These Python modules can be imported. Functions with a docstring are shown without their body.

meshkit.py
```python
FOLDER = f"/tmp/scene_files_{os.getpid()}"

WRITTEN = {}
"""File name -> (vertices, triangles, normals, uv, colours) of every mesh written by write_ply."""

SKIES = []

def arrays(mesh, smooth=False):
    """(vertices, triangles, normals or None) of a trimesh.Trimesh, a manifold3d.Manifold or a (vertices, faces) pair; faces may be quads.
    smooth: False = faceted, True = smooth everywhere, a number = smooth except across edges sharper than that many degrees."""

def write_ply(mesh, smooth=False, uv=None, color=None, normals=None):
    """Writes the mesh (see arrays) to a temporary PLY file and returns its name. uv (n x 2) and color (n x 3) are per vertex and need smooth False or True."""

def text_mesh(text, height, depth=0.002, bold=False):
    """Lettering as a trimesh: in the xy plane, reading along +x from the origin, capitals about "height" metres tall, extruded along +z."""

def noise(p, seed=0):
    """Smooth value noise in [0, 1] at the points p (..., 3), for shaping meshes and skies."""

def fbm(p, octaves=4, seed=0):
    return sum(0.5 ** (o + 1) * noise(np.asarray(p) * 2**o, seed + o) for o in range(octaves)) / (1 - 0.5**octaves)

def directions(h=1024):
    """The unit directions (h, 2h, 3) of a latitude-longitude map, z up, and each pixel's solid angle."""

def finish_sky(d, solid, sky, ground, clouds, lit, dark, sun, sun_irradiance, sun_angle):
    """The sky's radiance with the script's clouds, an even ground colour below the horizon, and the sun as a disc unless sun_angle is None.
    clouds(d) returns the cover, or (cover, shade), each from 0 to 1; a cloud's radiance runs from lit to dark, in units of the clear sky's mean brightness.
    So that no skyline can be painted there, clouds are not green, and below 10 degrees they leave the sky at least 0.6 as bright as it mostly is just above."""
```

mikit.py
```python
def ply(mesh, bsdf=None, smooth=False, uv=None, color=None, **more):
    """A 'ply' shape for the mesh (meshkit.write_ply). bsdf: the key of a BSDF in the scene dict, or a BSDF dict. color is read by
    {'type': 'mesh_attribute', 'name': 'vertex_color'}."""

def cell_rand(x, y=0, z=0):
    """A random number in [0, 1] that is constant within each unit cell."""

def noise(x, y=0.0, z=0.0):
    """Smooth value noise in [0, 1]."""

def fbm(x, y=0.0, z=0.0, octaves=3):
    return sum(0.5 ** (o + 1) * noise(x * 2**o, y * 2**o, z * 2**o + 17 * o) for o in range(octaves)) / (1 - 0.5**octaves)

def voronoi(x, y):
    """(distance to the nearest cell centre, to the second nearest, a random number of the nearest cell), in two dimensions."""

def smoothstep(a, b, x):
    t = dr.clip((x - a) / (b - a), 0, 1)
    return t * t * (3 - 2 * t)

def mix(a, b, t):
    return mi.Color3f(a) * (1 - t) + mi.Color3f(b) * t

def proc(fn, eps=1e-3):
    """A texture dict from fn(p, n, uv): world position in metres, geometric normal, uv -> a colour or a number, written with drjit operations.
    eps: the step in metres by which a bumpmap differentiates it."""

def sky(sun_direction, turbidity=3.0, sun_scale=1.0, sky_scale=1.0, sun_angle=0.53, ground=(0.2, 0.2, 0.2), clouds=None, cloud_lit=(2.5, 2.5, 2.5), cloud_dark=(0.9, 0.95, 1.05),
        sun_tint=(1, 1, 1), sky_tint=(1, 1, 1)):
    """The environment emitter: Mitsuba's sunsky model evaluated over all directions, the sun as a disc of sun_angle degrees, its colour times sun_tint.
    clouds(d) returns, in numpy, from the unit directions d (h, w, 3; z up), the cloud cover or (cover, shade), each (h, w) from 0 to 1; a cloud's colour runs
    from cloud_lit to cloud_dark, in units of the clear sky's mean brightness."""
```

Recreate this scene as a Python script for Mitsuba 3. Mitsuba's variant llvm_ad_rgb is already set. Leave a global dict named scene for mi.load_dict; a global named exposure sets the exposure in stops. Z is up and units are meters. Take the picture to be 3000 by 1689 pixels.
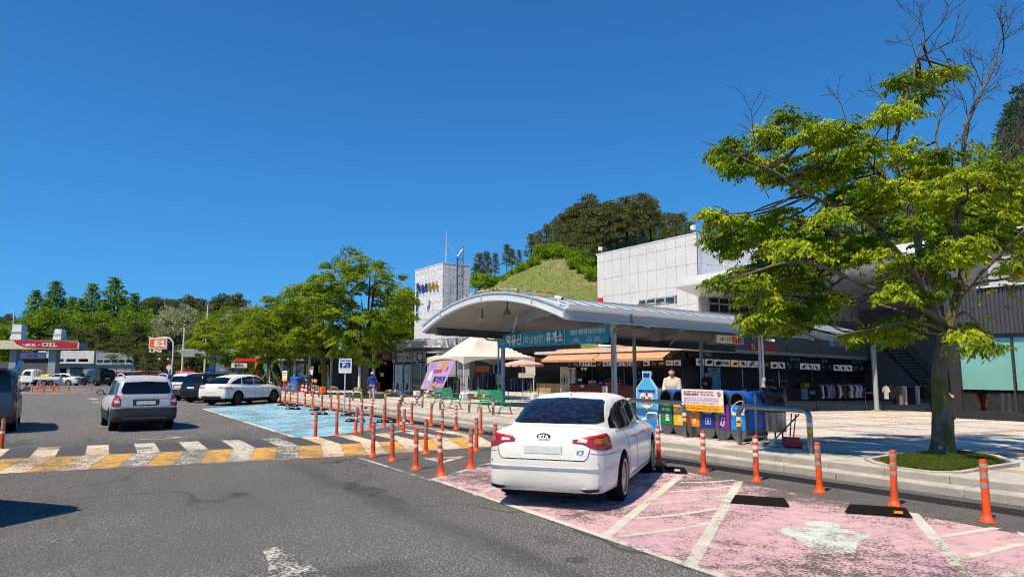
import glob, math, random
import numpy as np, trimesh, mitsuba as mi, drjit as dr, mikit, meshkit
import manifold3d as m3
from manifold3d import Manifold, CrossSection
from shapely.geometry import Polygon, LineString, box as sbox
from shapely import affinity
from shapely.ops import unary_union
from mikit import proc, noise, fbm, voronoi, smoothstep, mix, cell_rand

T = mi.ScalarTransform4f
PI = math.pi
# ---- camera, daylight, exposure.  Axes: x runs from the car lanes across the kerb to the buildings, y along the kerb, z up.
AZ, PITCH, EYE = math.radians(33.0), math.atan(239.5 / 2000), (0.0, 0.0, 1.84)
fwd = (math.sin(AZ) * math.cos(PITCH), math.cos(AZ) * math.cos(PITCH), math.sin(PITCH))
scene, labels = {}, {}
scene['camera'] = {'type': 'perspective', 'fov': 73.74, 'fov_axis': 'x', 'near_clip': 0.1, 'far_clip': 4000.0,
                   'to_world': T().look_at(origin=list(EYE), target=[EYE[i] + fwd[i] for i in range(3)], up=[0, 0, 1])}
SUN = (-0.64, -0.20, 1.0)
scene['sky'] = mikit.sky(SUN, turbidity=2.5, sun_scale=1.0, sky_scale=1.0, sky_tint=(0.27, 0.79, 1.14), sun_tint=(1.0, 0.985, 0.92), ground=(0.12, 0.12, 0.12))
exposure = 1.8

# ---- helpers
def S(h):
    h = h.lstrip('#'); c = [int(h[i:i + 2], 16) / 255 for i in (0, 2, 4)]
    return [x / 12.92 if x < 0.04045 else ((x + 0.055) / 1.055) ** 2.4 for x in c]
def rgb(c):
    return {'type': 'rgb', 'value': S(c) if isinstance(c, str) else list(c)}
def mat(k, c, rough=0.5, metal=0.0, spec=0.5, **kw):
    col = c if isinstance(c, dict) else rgb(c)
    scene[k] = {'type': 'twosided', 'b': {'type': 'principled', 'base_color': col, 'roughness': rough, 'metallic': metal, 'specular': spec, **kw}}
    return k
def bump(k, fn, scale=1.0, eps=2e-3):
    b = scene[k]['b']
    scene[k] = {'type': 'twosided', 'b': {'type': 'bumpmap', 'arbitrary': proc(fn, eps), 'scale': scale, 'nested': b}}
def numbered(k):
    n, i = k, 0
    while n in scene or n in labels or n in used:
        i += 1; n = f'{k}_{i:03d}'
    used.add(n)
    return n
used = set()
def thing(name, label, cat, group=None):
    k = numbered(name)
    labels[k] = {'label': label, 'category': cat}
    if group: labels[k]['group'] = group
    return k
counter = {}
def obj(name, mesh, m, parent=None, smooth=False, label=None, cat=None, group=None, kind=None, **kw):
    base = f'{parent}__{name}' if parent else name
    i = counter.get(base, 0)
    k = base if i == 0 and base not in scene and base not in labels else None
    while k is None or k in scene or (k in labels and not parent):
        i += 1; k = f'{base}_{i:03d}'
    counter[base] = i
    scene[k] = mesh if isinstance(mesh, dict) else mikit.ply(mesh, m, smooth=smooth, **kw)
    d = {}
    if label: d['label'] = label
    if cat: d['category'] = cat
    if group: d['group'] = group
    if kind: d['kind'] = kind
    if d: labels[k] = d
    return k
def place(d, M, m=None):
    d = dict(d); d['to_world'] = M
    if m: d['bsdf'] = {'type': 'ref', 'id': m}
    return d
def TR(x, y, z, rz=0.0, s=1.0):
    return T().translate([x, y, z]).rotate([0, 0, 1], rz).scale(s)
def B(x0, x1, y0, y1, z0, z1):
    b = trimesh.creation.box((abs(x1 - x0), abs(y1 - y0), abs(z1 - z0)))
    b.apply_translation(((x0 + x1) / 2, (y0 + y1) / 2, (z0 + z1) / 2)); return b
def RB(x0, x1, y0, y1, z0, z1, r=0.02, seg=2):
    """box with rounded edges"""
    xs, ys, zs = sorted((x0, x1)), sorted((y0, y1)), sorted((z0, z1))
    s = Manifold.sphere(r, 4 * seg)
    pts = [s.translate([xs[i] + (r, -r)[i], ys[j] + (r, -r)[j], zs[k] + (r, -r)[k]]) for i in (0, 1) for j in (0, 1) for k in (0, 1)]
    return tm(Manifold.batch_hull(pts))
def tm(m):
    q = m.to_mesh(); return trimesh.Trimesh(q.vert_properties[:, :3], q.tri_verts, process=False)
def mf(t):
    t = t.copy(); t.merge_vertices()
    return Manifold(m3.Mesh(np.asarray(t.vertices, np.float32), np.asarray(t.faces, np.uint32)))
def cat(*ms):
    ms = [m for a in ms for m in (a if isinstance(a, (list, tuple)) else [a])]
    return trimesh.util.concatenate(ms)
def tube(pts, r, n=8, cap=True):
    """tapered tube through points; r a number or one per point"""
    p = np.asarray(pts, float); r = np.broadcast_to(np.asarray(r, float), (len(p),))
    t = np.gradient(p, axis=0); t /= np.linalg.norm(t, axis=1, keepdims=True) + 1e-12
    ref = np.array([0, 0, 1.0]) if abs(t[0][2]) < 0.9 else np.array([1.0, 0, 0])
    a = np.cross(ref, t[0]); a /= np.linalg.norm(a); V = []
    th = np.arange(n) * 2 * PI / n
    for i in range(len(p)):
        a = a - t[i] * (a @ t[i]); a /= np.linalg.norm(a) + 1e-12
        b = np.cross(t[i], a)
        V.append(p[i] + r[i] * (np.cos(th)[:, None] * a + np.sin(th)[:, None] * b))
    V = np.vstack(V); F = []
    i = np.arange(n); j = (i + 1) % n
    for k in range(len(p) - 1):
        o = k * n
        F += [np.stack([o + i, o + j, o + n + j], 1), np.stack([o + i, o + n + j, o + n + i], 1)]
    if cap:
        c0, c1 = len(V), len(V) + 1; V = np.vstack([V, p[:1], p[-1:]]); o = (len(p) - 1) * n
        F += [np.stack([j, i, np.full(n, c0)], 1), np.stack([o + i, o + j, np.full(n, c1)], 1)]
    return trimesh.Trimesh(V, np.vstack(F), process=False)
def curve(pts, n=16):
    """smooth path through the points"""
    from scipy.interpolate import CubicSpline
    p = np.asarray(pts, float); d = np.r_[0, np.cumsum(np.linalg.norm(np.diff(p, axis=0), axis=1))]
    return CubicSpline(d, p)(np.linspace(0, d[-1], n))
def lathe(prof, n=20):
    return trimesh.creation.revolve(np.asarray(prof, float), sections=n)
def extr(poly, h):
    ps = [g for g in getattr(poly, 'geoms', [poly]) if g.area > 1e-9]
    return cat([trimesh.creation.extrude_polygon(g, h, engine='earcut') for g in ps])
def frame(mesh, o, xd, yd):
    """carry a mesh from its xy plane to the plane at o with directions xd, yd"""
    xd = np.array(xd, float); xd /= np.linalg.norm(xd); yd = np.array(yd, float); yd /= np.linalg.norm(yd)
    M = np.eye(4); M[:3, 0], M[:3, 1], M[:3, 2], M[:3, 3] = xd, yd, np.cross(xd, yd), o
    mesh = mesh.copy(); mesh.apply_transform(M); return mesh
def poly(pts, holes=()):
    return Polygon(pts, holes).buffer(0)
def sheet(p, z=0.004, h=0.0):
    """flat sheet facing up from a shapely polygon"""
    ps = [g for g in getattr(p, 'geoms', [p]) if g.area > 1e-9]; out = []
    for g in ps:
        v, f = trimesh.creation.triangulate_polygon(g, engine='earcut')
        f = np.asarray(f); v = np.asarray(v)
        a = v[f[:, 1]] - v[f[:, 0]]; b = v[f[:, 2]] - v[f[:, 0]]
        fl = a[:, 0] * b[:, 1] - a[:, 1] * b[:, 0] < 0; f[fl] = f[fl][:, ::-1]
        out.append(trimesh.Trimesh(np.c_[v, np.full(len(v), z)], f, process=False))
    return cat(out)
def line(pts, w):
    return LineString(pts).buffer(w / 2, cap_style=2, join_style=2)
FONT = {}
def glyphs(s, h, bold=0, cjk=True, size=56):
    """lettering as a shapely shape, capitals about h tall, from the origin along +x; returns (shape, width)"""
    from PIL import Image, ImageDraw, ImageFont
    kf = (cjk, size)
    if kf not in FONT:
        FONT[kf] = ImageFont.truetype(glob.glob('/opt/blender-*/*/datafiles/fonts/' + ('Noto Sans CJK*' if cjk else 'Inter.woff2'))[0], size)
    f = FONT[kf]; x0, y0, x1, y1 = f.getbbox(s, anchor='ls', stroke_width=bold)
    im = Image.new('L', (x1 - x0 + 8, y1 - y0 + 8))
    ImageDraw.Draw(im).text((4 - x0, 4 - y0), s, 255, f, anchor='ls', stroke_width=bold)
    on = np.pad(np.asarray(im) > 127, ((0, 0), (1, 1))).astype(np.int8)
    rows, st = np.nonzero(np.diff(on, axis=1) == 1); en = np.nonzero(np.diff(on, axis=1) == -1)[1]
    sh = unary_union([sbox(a, -r - 1, b, -r) for r, a, b in zip(rows, st, en)]).buffer(0.5).buffer(-0.5).simplify(0.6)
    k = h / (0.73 * size)
    return affinity.affine_transform(sh, [k, 0, 0, k, -4 * k, (4 - y0) * k]), (x1 - x0) * k
def text(s, h, o, xd, yd, width=None, bold=0, cjk=True, depth=0.004, size=56, center=False):
    """lettering as a mesh on a wall; width squeezes or stretches it"""
    sh, w = glyphs(s, h, bold, cjk, size)
    if width: sh = affinity.scale(sh, width / w, 1, origin=(0, 0)); w = width
    if center: sh = affinity.translate(sh, -w / 2, 0)
    return frame(extr(sh, depth), o, xd, yd)
ZP0, ZK, KX = 0.24, -0.022, 11.0
def zp(x): return ZP0 + ZK * (x - KX)
def tilt(m):
    m = m.copy(); v = np.array(m.vertices); v[:, 2] += zp(v[:, 0]); m.vertices = v; return m
UX, UY, UZ = (1, 0, 0), (0, 1, 0), (0, 0, 1)
NY = (0, -1, 0)
RS = np.random.default_rng(7)

# ---- materials of the ground
def f_asphalt(p, n, uv):
    f1, f2, r = voronoi(p.x * 44, p.y * 44)
    g = 0.116 * (0.76 + 0.48 * fbm(p.x * 0.22, p.y * 0.30, 0, 4)) * (0.86 + 0.28 * fbm(p.x * 5, p.y * 5, 3, 3))
    st = smoothstep(0.55, 0.9, r) * smoothstep(0.46, 0.22, f1)
    g = g * (1 - 0.48 * smoothstep(0.33, 0.62, f1)) + 0.20 * st * (0.5 + 0.9 * noise(p.x * 1.3, p.y * 1.3))
    d = dr.abs(p.x - (3.9 + 0.12 * (noise(p.y * 0.6) - 0.5)))                     # an old joint with a darker tar seam
    seam = smoothstep(0.34, 0.03, d) * smoothstep(15.0, 13.5, p.y) * (0.35 + 0.65 * noise(p.x * 9, p.y * 3))
    spots = smoothstep(0.70, 0.78, fbm(p.x * 1.1 + 7, p.y * 0.8, 40, 4))           # old oil drips
    crack = smoothstep(0.012, 0.0, dr.abs(fbm(p.x * 0.32, p.y * 0.32, 61, 4) - 0.5)) * smoothstep(0.55, 0.65, noise(p.x * 0.15, p.y * 0.15, 5))
    g = g * (1 - 0.42 * seam) * (1 - 0.25 * spots) * (1 - 0.5 * crack)
    new = smoothstep(5.32, 5.36, p.x) * smoothstep(14.6, 14.5, p.y)                # newer, finer asphalt right of the seam line
    g = dr.lerp(g, 0.082 + 0.035 * (fbm(p.x * 5, p.y * 5, 1, 3) - 0.5) + 0.10 * st, new)
    return mi.Color3f(g * 1.0, g * 1.0, g * 1.01)
mat('asphalt', proc(f_asphalt), 0.85, spec=0.3)
bump('asphalt', lambda p, n, uv: voronoi(p.x * 44, p.y * 44)[0] * smoothstep(45.0, 12.0, p.y), 0.008, 5e-3)
def paint_fn(col, base, wear, sc=1.0, tint=None):
    """road paint worn off the stones of the asphalt; wear moves the share that is gone"""
    c, b = S(col), base
    def f(p, n, uv):
        big = fbm(p.x * 0.9 * sc, p.y * 0.9 * sc, 5, 4); mid = fbm(p.x * 7, p.y * 7, 9, 3); fin = noise(p.x * 55, p.y * 55)
        t = smoothstep(wear - 0.11, wear + 0.11, big * 0.46 + mid * 0.24 + fin * 0.30)
        col_ = mi.Color3f(c) * (0.86 + 0.28 * mid)
        if tint is not None: col_ = mix(col_, mi.Color3f(S(tint)), smoothstep(0.5, 0.75, fbm(p.x * 1.7, p.y * 1.7, 21, 3)))
        return mix(mi.Color3f(b), col_, t)
    return f
mat('pink_paint', proc(paint_fn('#b99aa0', (0.10, 0.085, 0.085), 0.46, 1.1, '#b293a2')), 0.8, spec=0.3)
mat('blue_paint', proc(paint_fn('#77a9c0', (0.10, 0.15, 0.19), 0.44, 1.0, '#5b94b2')), 0.8, spec=0.3)
mat('line_paint', proc(paint_fn('#b9b7ae', (0.17, 0.14, 0.135), 0.40)), 0.8, spec=0.3)
mat('faded_paint', proc(paint_fn('#b9b9b4', (0.07, 0.07, 0.07), 0.52)), 0.8, spec=0.3)
mat('mint_paint', proc(paint_fn('#b4beb8', (0.22, 0.17, 0.17), 0.39)), 0.8, spec=0.3)
mat('hump_black', proc(paint_fn('#45464b', (0.075, 0.075, 0.08), 0.45)), 0.8, spec=0.3)
mat('hump_white', proc(paint_fn('#bfb49e', (0.13, 0.12, 0.11), 0.42, 1.0, '#b39a80')), 0.8, spec=0.3)
mat('hump_faded', proc(paint_fn('#b5b2a9', (0.085, 0.085, 0.085), 0.50)), 0.8, spec=0.3)
mat('hump_yellow', proc(paint_fn('#bb9450', (0.15, 0.125, 0.09), 0.42, 1.0, '#a07c48')), 0.8, spec=0.3)
mat('hump_edge', proc(paint_fn('#c5964a', (0.15, 0.12, 0.09), 0.45)), 0.8, spec=0.3)
def f_plaza(p, n, uv):
    # rectangular pavers in running bond, with courses of reddish ones framing large squares
    u, v = p.x / 0.22, p.y / 0.11
    row = dr.floor(v); uu = u + 0.5 * (row - 2 * dr.floor(row / 2)); col = dr.floor(uu)
    r = cell_rand(col, row); fu, fv = uu - col, v - row
    joint = dr.minimum(dr.minimum(fu, 1 - fu) * 0.22, dr.minimum(fv, 1 - fv) * 0.11)
    px, py = p.x / 3.3, p.y / 3.3
    band = dr.minimum(dr.abs(px - dr.round(px)), dr.abs(py - dr.round(py))) * 3.3
    red = smoothstep(0.27, 0.23, band)
    c = mix((0.335, 0.335, 0.325), (0.415, 0.415, 0.40), r)
    c = mix(c, mix((0.29, 0.19, 0.15), (0.37, 0.25, 0.20), r), red * 0.9)
    c = c * (0.8 + 0.4 * fbm(p.x * 0.8, p.y * 0.8, 2, 4))
    return mix(c * 0.55, c, smoothstep(0.001, 0.007, joint))
mat('plaza_paving', proc(f_plaza), 0.85, spec=0.2)
def f_granite(p, n, uv):
    a = noise(p.x * 150, p.y * 150, p.z * 150); b = fbm(p.x * 5, p.y * 5, p.z * 9, 4)
    st = smoothstep(0.52, 0.72, fbm(p.x * 2.2, p.y * 2.2, p.z * 1.2, 4))
    c = mix((0.30, 0.29, 0.265), (0.46, 0.44, 0.40), b) * (0.72 + 0.5 * a)
    return mix(c, (0.20, 0.185, 0.15), st * 0.55)
mat('granite', proc(f_granite), 0.8, spec=0.25)
bump('granite', lambda p, n, uv: fbm(p.x * 40, p.y * 40, p.z * 40, 2), 0.004)
def f_conc(p, n, uv):
    b = fbm(p.x * 3, p.y * 3, p.z * 3, 4)
    return mix((0.24, 0.235, 0.22), (0.38, 0.37, 0.35), b)
mat('concrete', proc(f_conc), 0.85, spec=0.2)
def f_soil(p, n, uv):
    return mix((0.05, 0.03, 0.02), (0.13, 0.085, 0.055), fbm(p.x * 14, p.y * 14, p.z * 14, 3))
mat('soil', proc(f_soil), 0.95, spec=0.1)
def f_grass(p, n, uv):
    a = fbm(p.x * 3.2, p.y * 3.2, p.z * 3, 4); b = fbm(p.x * 0.13, p.y * 0.13, p.z * 0.2, 4)
    c = mix((0.10, 0.14, 0.035), (0.20, 0.235, 0.075), a)
    return mix(c, (0.27, 0.215, 0.13), smoothstep(0.38, 0.58, b) * smoothstep(0.35, 0.6, a))
mat('hill_grass', proc(f_grass), 0.95, spec=0.1)
mat('iron', '#3a3d40', 0.6, 0.6)

# ---- the ground
obj('asphalt_ground', cat(B(-600, 11.15, -600, 900, -0.3, 0.0), B(11.15, 900, 95, 900, -0.3, -0.002), B(11.15, 900, -600, -60, -0.3, -0.002)), 'asphalt', kind='structure')
xs = np.linspace(11.5, 120, 80); ys = np.linspace(-60, 95, 4)
g = np.array([[x, y, zp(x)] for x in xs for y in ys]); n_ = len(ys)
fa = [(i * n_ + j, (i + 1) * n_ + j, (i + 1) * n_ + j + 1, i * n_ + j + 1) for i in range(len(xs) - 1) for j in range(n_ - 1)]
obj('plaza', (g, np.array(fa)), 'plaza_paving', kind='structure')
# two granite steps along the kerb, stone by stone
obj('kerb_steps', cat(B(11.16, 11.6, -60, 95, -0.2, 0.09)), 'concrete', kind='structure')
rk = np.random.default_rng(3)
for tier, (x0, x1, z0, z1) in enumerate(((11.1, 11.46, -0.1, 0.12), (11.46, 11.86, 0.0, 0.243))):
    y = -6.0 + 0.35 * tier
    while y < 78:
        L = 1.0 if y < 60 else 3.0
        j = rk.uniform(-0.006, 0.006)
        obj('stone', RB(x0 + j, x1, y + 0.006, y + L - 0.006, z0, z1 + rk.uniform(-0.004, 0.004) - (0.008 if tier else 0), 0.012, 1), 'granite', 'kerb_steps', smooth=40)
        y += L
# cast iron grating along the foot of the steps
obj('gutter_channel', B(10.28, 10.74, -8, 44, -0.1, 0.003), 'soil', kind='structure')
gy = -4.0
while gy < 20:
    bars = [B(10.30, 10.72, gy + 0.01 + k * 0.0495, gy + 0.03 + k * 0.0495, 0.0, 0.010) for k in range(20)] + [B(10.29 + q * 0.105, 10.31 + q * 0.105, gy + 0.005, gy + 0.985, 0.0, 0.009) for q in range(5)]
    obj('grate', cat(bars), 'iron', 'gutter_channel'); gy += 0.99
obj('grate', cat([B(10.30, 10.72, y, y + 0.02, 0.0, 0.010) for y in np.arange(20, 44, 0.1)]), 'iron', 'gutter_channel', kind='stuff')

# painted bays and markings
pink = poly([(5.36, 10.72), (9.62, 13.4), (9.62, 9.2), (9.32, 6.2), (9.17, 3.54), (8.9, -4), (4.8, -4), (5.04, 4.35)])
obj('pink_bay', sheet(pink, 0.004), 'pink_paint', kind='structure')
blue = poly([(5.66, 36.0), (5.42, 18.62), (8.77, 21.2), (10.25, 22.4), (10.3, 29.4), (10.35, 39.5)])
obj('blue_bay', sheet(blue, 0.004), 'blue_paint', kind='structure')
def mark(name, shape, m='line_paint', z=0.008, parent='painted_marking'):
    obj(name, sheet(shape, z), m, parent, kind=None)
wl = [line([(5.36, 10.75), (5.25, 8.3), (5.06, 4.3), (4.8, -4)], 0.11), line([(5.30, 10.68), (9.62, 13.42)], 0.10), line([(5.2, 9.02), (9.5, 11.9)], 0.10),
      line([(5.12, 6.01), (9.62, 9.0)], 0.13), line([(5.06, 4.71), (9.55, 7.74)], 0.13), line([(9.46, 4.92), (5.6, 2.2), (4.9, 1.7)], 0.13), line([(9.3, 3.6), (4.9, 0.5)], 0.13)]
for pa, pm, pb_ in (((5.26,5.96), (5.92,5.87), (6.71,5.87)), ((6.09,6.54), (6.69,6.42), (7.49,6.42)), ((6.94,7.11), (7.57,6.98), (8.36,7.00)), ((7.86,7.66), (8.40,7.53), (9.09,7.48)), ((8.61,8.18), (9.11,7.94), (9.73,7.87))):      # hatching between the bays
    wl.append(line(curve([pa, pm, pb_], 8), 0.09))
for pa, pb_ in (((8.25,4.01), (9.36,3.84)), ((7.49,3.45), (8.71,3.37)), ((7.16,2.97), (7.86,2.91))): wl.append(line([pa, pb_], 0.10))
for s_ in wl: obj('stripe', sheet(s_.intersection(pink.buffer(0.1)), 0.008), 'line_paint', 'pink_bay')
icon = [(7.03,5.18), (7.26,5.20), (7.70,4.87), (7.75,4.46), (7.26,4.35), (6.86,4.15), (6.62,4.17), (6.51,4.31), (6.65,4.42), (6.65,4.53), (6.79,4.73), (6.93,5.03)]
hole = [(7.50,4.70), (7.57,4.58), (7.42,4.51), (7.34,4.53)]
c_ = (7.74,5.06)
head = affinity.rotate(affinity.scale(Polygon([(c_[0] + math.cos(t) * 0.16, c_[1] + math.sin(t) * 0.16) for t in np.linspace(0, 2 * PI, 20)[:-1]]), 1.3, 1.3), 0)
obj('pictogram', sheet(unary_union([poly(icon, [hole]), head]), 0.008), 'mint_paint', 'pink_bay')
bl = [line([(5.66, 36.0), (5.42, 18.62)], 0.14), line([(5.42, 18.62), (8.77, 21.2), (10.25, 22.4)], 0.12), line([(5.86, 34.8), (10.2, 38.2)], 0.10), line([(5.66, 35.95), (9.6, 39.3)], 0.10), line([(10.3, 22.4), (10.32, 39.4)], 0.08)]
for y0 in (31.6, 30.25, 27.1, 25.75, 22.9, 21.6):
    bl.append(line([(5.6, y0), (10.2, y0 + 3.95)], 0.10))
for y0, y1 in ((31.6, 30.25), (27.1, 25.75), (22.9, 21.6)):
    for a in (0.15, 0.32, 0.5, 0.68, 0.85):
        bl.append(line([(5.6 + 4.6 * a, y0 + 3.95 * a), (5.6 + 4.6 * (a + 0.12), y1 + 3.95 * (a + 0.12))], 0.07))
for s_ in bl: obj('stripe', sheet(s_.intersection(blue.buffer(0.09)), 0.008), 'line_paint', 'blue_bay')
def wheelchair(cx, cy, ang, s):
    ring = Polygon([(math.cos(t) * .42, math.sin(t) * .42 - .25) for t in np.linspace(-2.9, .6, 20)] + [(math.cos(t) * .32, math.sin(t) * .32 - .25) for t in np.linspace(.6, -2.9, 20)])
    sh = unary_union([ring.buffer(0), line([(-.12, .62), (-.08, .05), (.28, .05), (.48, -.45), (.62, -.42)], .11), line([(-.1, .32), (.25, .32)], .09), Polygon([(-.12 + .13 * math.cos(t), .8 + .13 * math.sin(t)) for t in np.linspace(0, 6.28, 14)])])
    return affinity.translate(affinity.rotate(affinity.scale(sh, s, s, origin=(0, 0)), ang, origin=(0, 0)), cx, cy)
for x, y in ((7.1, 21.3), (7.6, 25.8), (7.7, 30.3), (7.4, 34.4)):
    obj('pictogram', sheet(wheelchair(x, y, -50, 1.0), 0.008), 'line_paint', 'blue_bay')
obj('lane_marking', sheet(wheelchair(2.3, 21.6, -10, 1.2), 0.006), 'faded_paint', kind='structure', label=None)
tri = lambda a, b, c, w=.16: poly([a, b, c]).difference(poly([a, b, c]).buffer(-w))
for t3 in (((7.93, 19.13), (9.13, 20.07), (9.09, 18.78)), ((6.43, 13.36), (7.4, 13.16), (6.42, 12.4))):
    obj('lane_marking', sheet(tri(*t3), 0.006), 'line_paint', kind='structure')
obj('lane_marking', sheet(line([(5.34, 14.25), (5.28, 10.6)], 0.07), 0.006), 'faded_paint', kind='structure')
obj('lane_marking', sheet(line([(9.8, 21.9), (10.0, 15.0), (9.7, 13.0)], 0.10), 0.006), 'line_paint', kind='structure')
arrow = poly([(1.82, 7.55), (1.98, 7.58), (2.02, 7.2), (2.1, 6.3), (2.14, 5.0), (2.0, 3.5), (1.7, 3.5), (1.66, 5.0), (1.64, 6.55), (1.76, 7.0)])
obj('lane_marking', sheet(arrow, 0.006), 'faded_paint', kind='structure')
for x, y in ((-1.3, 24.5), (-1.1, 27.5), (-1.0, 31), (-.9, 35), (-.8, 39), (-.6, 44), (0.3, 52), (4.6, 33), (4.4, 30), (4.9, 27), (4.9, 23.5), (3.8, 40), (3.6, 46)):
    obj('lane_marking', sheet(line([(x - .35, y), (x + .35, y - .15)], .14), 0.006), 'faded_paint', kind='structure')
obj('lane_marking', sheet(poly([(1.4, 46), (1.8, 46), (1.7, 51), (2.1, 51), (1.6, 54), (1.1, 51), (1.5, 51)]), 0.006), 'faded_paint', kind='structure')
for pts in (((-4.5, 67.2), (1.5, 68.5)), ((-4.5, 78), (2.0, 79.5))):
    obj('lane_marking', sheet(line(pts, 1.0), 0.006), 'hump_yellow', kind='structure')

# raised speed table across the lane, with its painted blocks as sheets on it
hx0, hx1 = -14.0, 9.7
def hy(s, t):   # s along the table (x), t = 0 near foot .. 1 near top edge .. 2 far top edge .. 3 far foot
    a = -0.15 * s
    return {0: 15.18, 1: 17.0, 2: 19.15, 3: 20.2}[t] + a if s < 5.6 else {0: 15.18, 1: 17.0, 2: 19.15, 3: 20.2}[t] - 0.84 - 0.02 * (s - 5.6)
hz = {0: -0.02, 1: 0.09, 2: 0.09, 3: -0.02}
sx = np.array([hx0, -6, 0, 2.8, 5.6, 7.6, hx1])
V = np.array([[s, hy(s, t), hz[t]] for s in sx for t in range(4)])
Fh = [(i * 4 + t, (i + 1) * 4 + t, (i + 1) * 4 + t + 1, i * 4 + t + 1) for i in range(len(sx) - 1) for t in range(3)]
obj('speed_table', (V, np.array(Fh)), 'asphalt', kind='structure')
obj('end_face', (V[-4:], np.array([[0, 1, 2], [0, 2, 3]])), 'asphalt', 'speed_table')
def hquad(s0a, s1a, ta, s0b, s1b, tb, m, fa=0.0, fb=1.0, up=0.005):
    """painted block between the lines ta and tb"""
    def P(s, f):
        y = hy(s, ta) * (1 - f) + hy(s, tb) * f; z = hz[ta] * (1 - f) + hz[tb] * f
        return (s, y, max(z, -0.05) + up)
    v = [P(s0a + (s0b - s0a) * fa, fa), P(s1a + (s1b - s1a) * fa, fa), P(s1a + (s1b - s1a) * fb, fb), P(s0a + (s0b - s0a) * fb, fb)]
    obj('block', (np.array(v), np.array([[0, 1, 2], [0, 2, 3]])), m, 'speed_table')
pk = 0.95
for k in range(-13, 11):
    s0 = -0.06 + pk * k
    if s0 + 1.1 > hx1: continue
    fad = 1 <= k <= 4
    hquad(s0, s0 + .5, 1, s0 + .09, s0 + .59, 2, 'hump_black')
    hquad(s0 + .51, s0 + .94, 1, s0 + .60, s0 + 1.03, 2, 'hump_faded' if fad else 'hump_white')
    hquad(s0 - .5, s0 - .02, 0, s0 - .02, s0 + .46, 1, 'hump_yellow', 0.12, 0.995)
    hquad(s0 - .01, s0 + .44, 0, s0 + .47, s0 + .92, 1, 'hump_faded' if fad else 'hump_white', 0.12, 0.995)

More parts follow.
